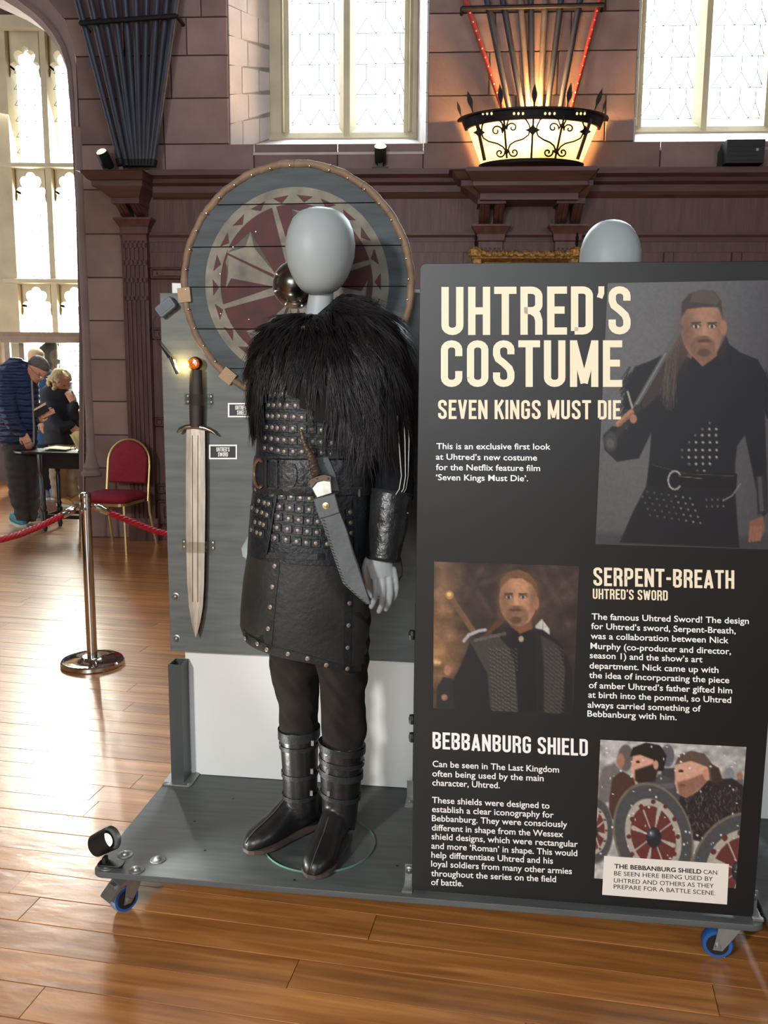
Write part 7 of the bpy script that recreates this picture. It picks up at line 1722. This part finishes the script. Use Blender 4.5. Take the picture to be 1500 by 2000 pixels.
def shoe(t, heel, toe, m, sole_m_):
    d = (toe-heel); L_ = d.length; d.normalize(); s = Vector((-d.y, d.x, 0)); b = MB(); rg = []
    for q, w_, h_ in ((0.0, 0.028, 0.08), (0.1, 0.036, 0.10), (0.3, 0.038, 0.10), (0.5, 0.042, 0.078), (0.72, 0.048, 0.055), (0.9, 0.040, 0.042), (1.0, 0.016, 0.028)):
        c = heel+d*(L_*q); rg.append([c+s*(w_*cos(2*PI*i/14))+Vector((0, 0, 0.018+h_*(0.5+0.5*sin(2*PI*i/14)))) for i in range(14)])
    b.loft(rg); o = b.build('shoe', m, t, smooth=True)
    out = [heel+d*(L_*q)+s*w_ for q, w_ in ((-0.02, 0.03), (0.3, 0.042), (0.72, 0.052), (0.93, 0.042), (1.02, 0.015))]; out += [heel+d*(L_*q)-s*w_ for q, w_ in ((1.02, 0.015), (0.93, 0.042), (0.72, 0.052), (0.3, 0.042), (-0.02, 0.03))]
    MB().prism([(p_.x, p_.y) for p_ in out], 0.0, 0.026, 'z').build('shoe_sole', sole_m_, o)
    return o
def wrinkle(o, amp, fx=9, fz=22, seed=0.0):
    for v in o.data.vertices:
        d = mnoise.noise(Vector((v.co.x*fx+seed, v.co.y*fx, v.co.z*fz)))*amp; v.co += v.normal*d

# ---- man in navy padded jacket reading at the table (figure laid out on the picture at its own distance)
Y1 = 8.78
def m1(x, y, dy=0.0): return at(x, y, Y1+dy)
f1 = ground(50, 1024)
t = thing('person', 'man in navy padded jacket and teal trainers bending over the black table', 'person', T(f1.x, Y1, 0), 'visitors in the bay')
b = MB()
limb(b, [m1(30, 878), m1(34, 940, -0.03), m1(41, 1000), m1(43, 1012)], [0.125, 0.098, 0.075, 0.07])
limb(b, [m1(50, 878, 0.08), m1(58, 940, 0.10), m1(60, 998, 0.12), m1(60, 1006, 0.12)], [0.12, 0.095, 0.075, 0.07])
b.ell(m1(38, 862, 0.03), (0.17, 0.14, 0.14), 14, 9)
o = b.build('trousers', mat('charcoal_trousers', rgb(62, 60, 58), 0.85, var=0.15, scale=14, bump=0.2, bscale=30), t); remesh(o, 0.022, 4); wrinkle(o, 0.022)
teal = mat('teal_trainer', rgb(70, 128, 140), 0.7, var=0.2, scale=40); solew = mat('pale_trainer_sole', rgb(196, 204, 190), 0.7, var=0.08)
shoe(t, ground(24, 1022), ground(48, 1030), teal, solew); shoe(t, ground(46, 1010), ground(76, 1017), teal, solew)
b = MB()
b.loft([ellipse(m1(x, y), a_, b_, 18) for x, y, a_, b_ in ((33, 866, 0.185, 0.15), (34, 840, 0.19, 0.16), (36, 800, 0.19, 0.165), (38, 765, 0.185, 0.165), (36, 735, 0.18, 0.16), (34, 718, 0.15, 0.14), (36, 706, 0.10, 0.11))])
b.ell(m1(30, 722), (0.15, 0.16, 0.10), 14, 8)
limb(b, [m1(14, 738, -0.10), m1(14, 790, -0.20), m1(26, 830, -0.22), m1(42, 844, -0.18)], [0.095, 0.088, 0.072, 0.055])
limb(b, [m1(52, 745, 0.12), m1(62, 790, 0.06), m1(68, 812, -0.02), m1(72, 818, -0.05)], [0.09, 0.078, 0.06, 0.052])
b.tube([m1(16, 716, 0.05), m1(24, 708, -0.06), m1(40, 708, -0.1), m1(52, 718, -0.04)], [0.05, 0.055, 0.05, 0.035], 10)
jk = b.build('padded_jacket', navy, t); remesh(jk, 0.018, 4); wrinkle(jk, 0.012, 5, 40, 3)
MB().tube([m1(62, 742, -0.14), m1(64, 780, -0.16), m1(66, 830, -0.15), m1(66, 868, -0.14)], 0.010, 6).build('jacket_zip', zinc, t)
hd_c = m1(72, 722, -0.02); greyhair = mat('grey_brown_hair', rgb(92, 86, 82), 0.7, var=0.25, scale=40, bump=0.3, bscale=120)
head_at(t, hd_c, Vector((0.62, -0.42, -0.66)), Vector((0.66, -0.1, 0.75)), 0.125, greyhair, short_hair, True)
hand_mesh(t, m1(46, 846, -0.17), m1(58, 874, -0.15), Vector((0.2, -1, 0.3)), size=0.19, curl=0.5)
hand_mesh(t, m1(72, 818, -0.05), m1(86, 808, -0.10), Vector((0.3, -1, 0.2)), size=0.17, curl=1.0)
ph = thing('mobile_phone', 'dark phone with open case held by the man in the navy jacket', 'phone', T(*m1(80, 805, -0.14)))
Mp_ = T(*m1(80, 803, -0.15)) @ Matrix.Rotation(rad(28), 4, 'Y').inverted()
MB().prism(rrect(-0.075, 0.075, -0.035, 0.035, 0.01, 3), -0.006, 0.006, 'y', bev=0.001).build('phone_body', black_plastic, ph, Mp_)
MB().prism([(-0.07, 0.03), (0.075, 0.03), (0.085, 0.05), (-0.06, 0.045)], -0.012, -0.008, 'y').build('case_flap', pg, ph, Mp_)
bp_ = thing('backpack', 'dark backpack strap behind the shoulder of the man in navy', 'bag', T(*m1(4, 760, 0.12)))
b = MB(); b.ell(m1(2, 770, 0.16), (0.11, 0.12, 0.22), 12, 8); b.tube([m1(10, 725, 0.0), m1(6, 750, -0.05), m1(2, 800, 0.02)], 0.022, 8); o = b.build('bag_body', black_plastic, bp_); remesh(o, 0.02, 3)

# ---- woman with curly fair hair, hand to her face
Y2 = 10.1
def m2(x, y, dy=0.0): return at(x, y, Y2+dy)
t = thing('person', 'curly fair-haired person in dark jacket and beige trousers resting chin on hand behind the table', 'person', T(m2(118, 980).x, Y2, 0), 'visitors in the bay')
b = MB(); zf = lambda x, y: m2(x, y)
limb(b, [m2(118, 868), m2(114, 915, -0.04), Vector((m2(115, 960).x, Y2, 0.12))], [0.13, 0.10, 0.08]); limb(b, [m2(134, 868, 0.06), m2(132, 915, 0.1), Vector((m2(132, 960).x, Y2+0.15, 0.12))], [0.13, 0.095, 0.075]); b.ell(m2(126, 860), (0.18, 0.15, 0.13), 12, 8)
o = b.build('trousers', mat('beige_trousers', rgb(168, 154, 130), 0.85, var=0.12, scale=14), t); remesh(o, 0.024, 4); wrinkle(o, 0.02)
tan = mat('tan_suede_shoe', rgb(196, 146, 80), 0.8, var=0.15); fz = Vector((m2(112, 975).x, Y2+0.02, 0)); shoe(t, fz, fz+Vector((0.20, -0.10, 0)), tan, solew); fz = Vector((m2(130, 970).x, Y2+0.18, 0)); shoe(t, fz, fz+Vector((0.21, -0.05, 0)), tan, solew)
b = MB(); b.loft([ellipse(m2(x, y), a_, b_, 18) for x, y, a_, b_ in ((122, 868, 0.20, 0.16), (121, 840, 0.20, 0.17), (118, 810, 0.20, 0.17), (114, 780, 0.195, 0.17), (110, 762, 0.17, 0.15), (108, 752, 0.09, 0.10))])
limb(b, [m2(96, 775, -0.08), m2(104, 820, -0.2), m2(124, 838, -0.24), m2(138, 830, -0.2)], [0.095, 0.085, 0.07, 0.055]); limb(b, [m2(124, 775, 0.02), m2(146, 818, -0.1), m2(143, 790, -0.16)], [0.09, 0.075, 0.055])
o = b.build('dark_jacket', mat('black_softshell', rgb(34, 38, 46), 0.7, var=0.15, scale=10), t); remesh(o, 0.022, 4); wrinkle(o, 0.016, 8, 16, 5)
head_at(t, m2(118, 748, -0.04), Vector((0.85, -0.35, -0.35)), Vector((0.3, -0.05, 0.95)), 0.125, mat('fair_curls', rgb(206, 186, 140), 0.8, var=0.2, scale=60, bump=0.4, bscale=150), curly)
hand_mesh(t, m2(142, 786, -0.17), m2(132, 764, -0.16), Vector((0.4, -0.8, 0)), size=0.17, curl=0.9); hand_mesh(t, m2(138, 830, -0.2), m2(150, 840, -0.2), Vector((0, -1, 0)), size=0.17)
bag = thing('plastic_wallet', 'pale clear wallet clutched by the curly-haired person', 'wallet', T(*m2(150, 846, -0.24)))
MB().prism([(0, 0), (0.13, 0.01), (0.12, 0.03), (0.0, 0.02)], -0.06, 0.06, 'y').build('wallet_sheet', pg, bag, T(*m2(146, 850, -0.24)))

# ---- third visitor, mostly hidden: pale head and blue jacket
Y3 = 10.7
def m3(x, y, dy=0.0): return at(x, y, Y3+dy)
t = thing('person', 'balding person in blue jacket half hidden behind the man in navy', 'person', T(m3(86, 960).x, Y3, 0), 'visitors in the bay')
b = MB(); limb(b, [m3(84, 860), m3(84, 905), Vector((m3(84, 940).x, Y3, 0.1))], [0.13, 0.10, 0.08]); limb(b, [m3(98, 860), m3(98, 905, 0.05), Vector((m3(97, 940).x, Y3+0.05, 0.1))], [0.13, 0.10, 0.08])
o = b.build('trousers', mat('slate_trousers', rgb(46, 50, 60), 0.85, var=0.15), t); remesh(o, 0.024, 4)
for x in (84, 98): fz = Vector((m3(x, 945).x, Y3+0.02, 0)); shoe(t, fz, fz+Vector((0.12, -0.2, 0)), mat('grey_trainer', rgb(120, 124, 130), 0.7), solew)
b = MB(); b.loft([ellipse(m3(x, y), a_, b_, 18) for x, y, a_, b_ in ((90, 868, 0.20, 0.15), (90, 800, 0.20, 0.16), (88, 750, 0.21, 0.15), (82, 728, 0.16, 0.13), (78, 718, 0.08, 0.08))]); limb(b, [m3(102, 745), m3(106, 790, -0.1), m3(96, 820, -0.2)], [0.09, 0.08, 0.06]); limb(b, [m3(70, 745), m3(68, 790, -0.1), m3(80, 820, -0.2)], [0.09, 0.08, 0.06])
o = b.build('blue_jacket', mat('blue_jacket_cloth', rgb(44, 84, 124), 0.7, var=0.15), t); remesh(o, 0.022, 4)
head_at(t, m3(71, 702), Vector((0.5, -0.75, -0.2)), Vector((0, 0, 1)), 0.125, mat('thin_sandy_hair', rgb(206, 176, 140), 0.7, var=0.1), short_hair)
hand_mesh(t, m3(96, 820, -0.2), m3(92, 834, -0.24), Vector((0, -1, 0))); hand_mesh(t, m3(80, 820, -0.2), m3(84, 834, -0.24), Vector((0, -1, 0)))
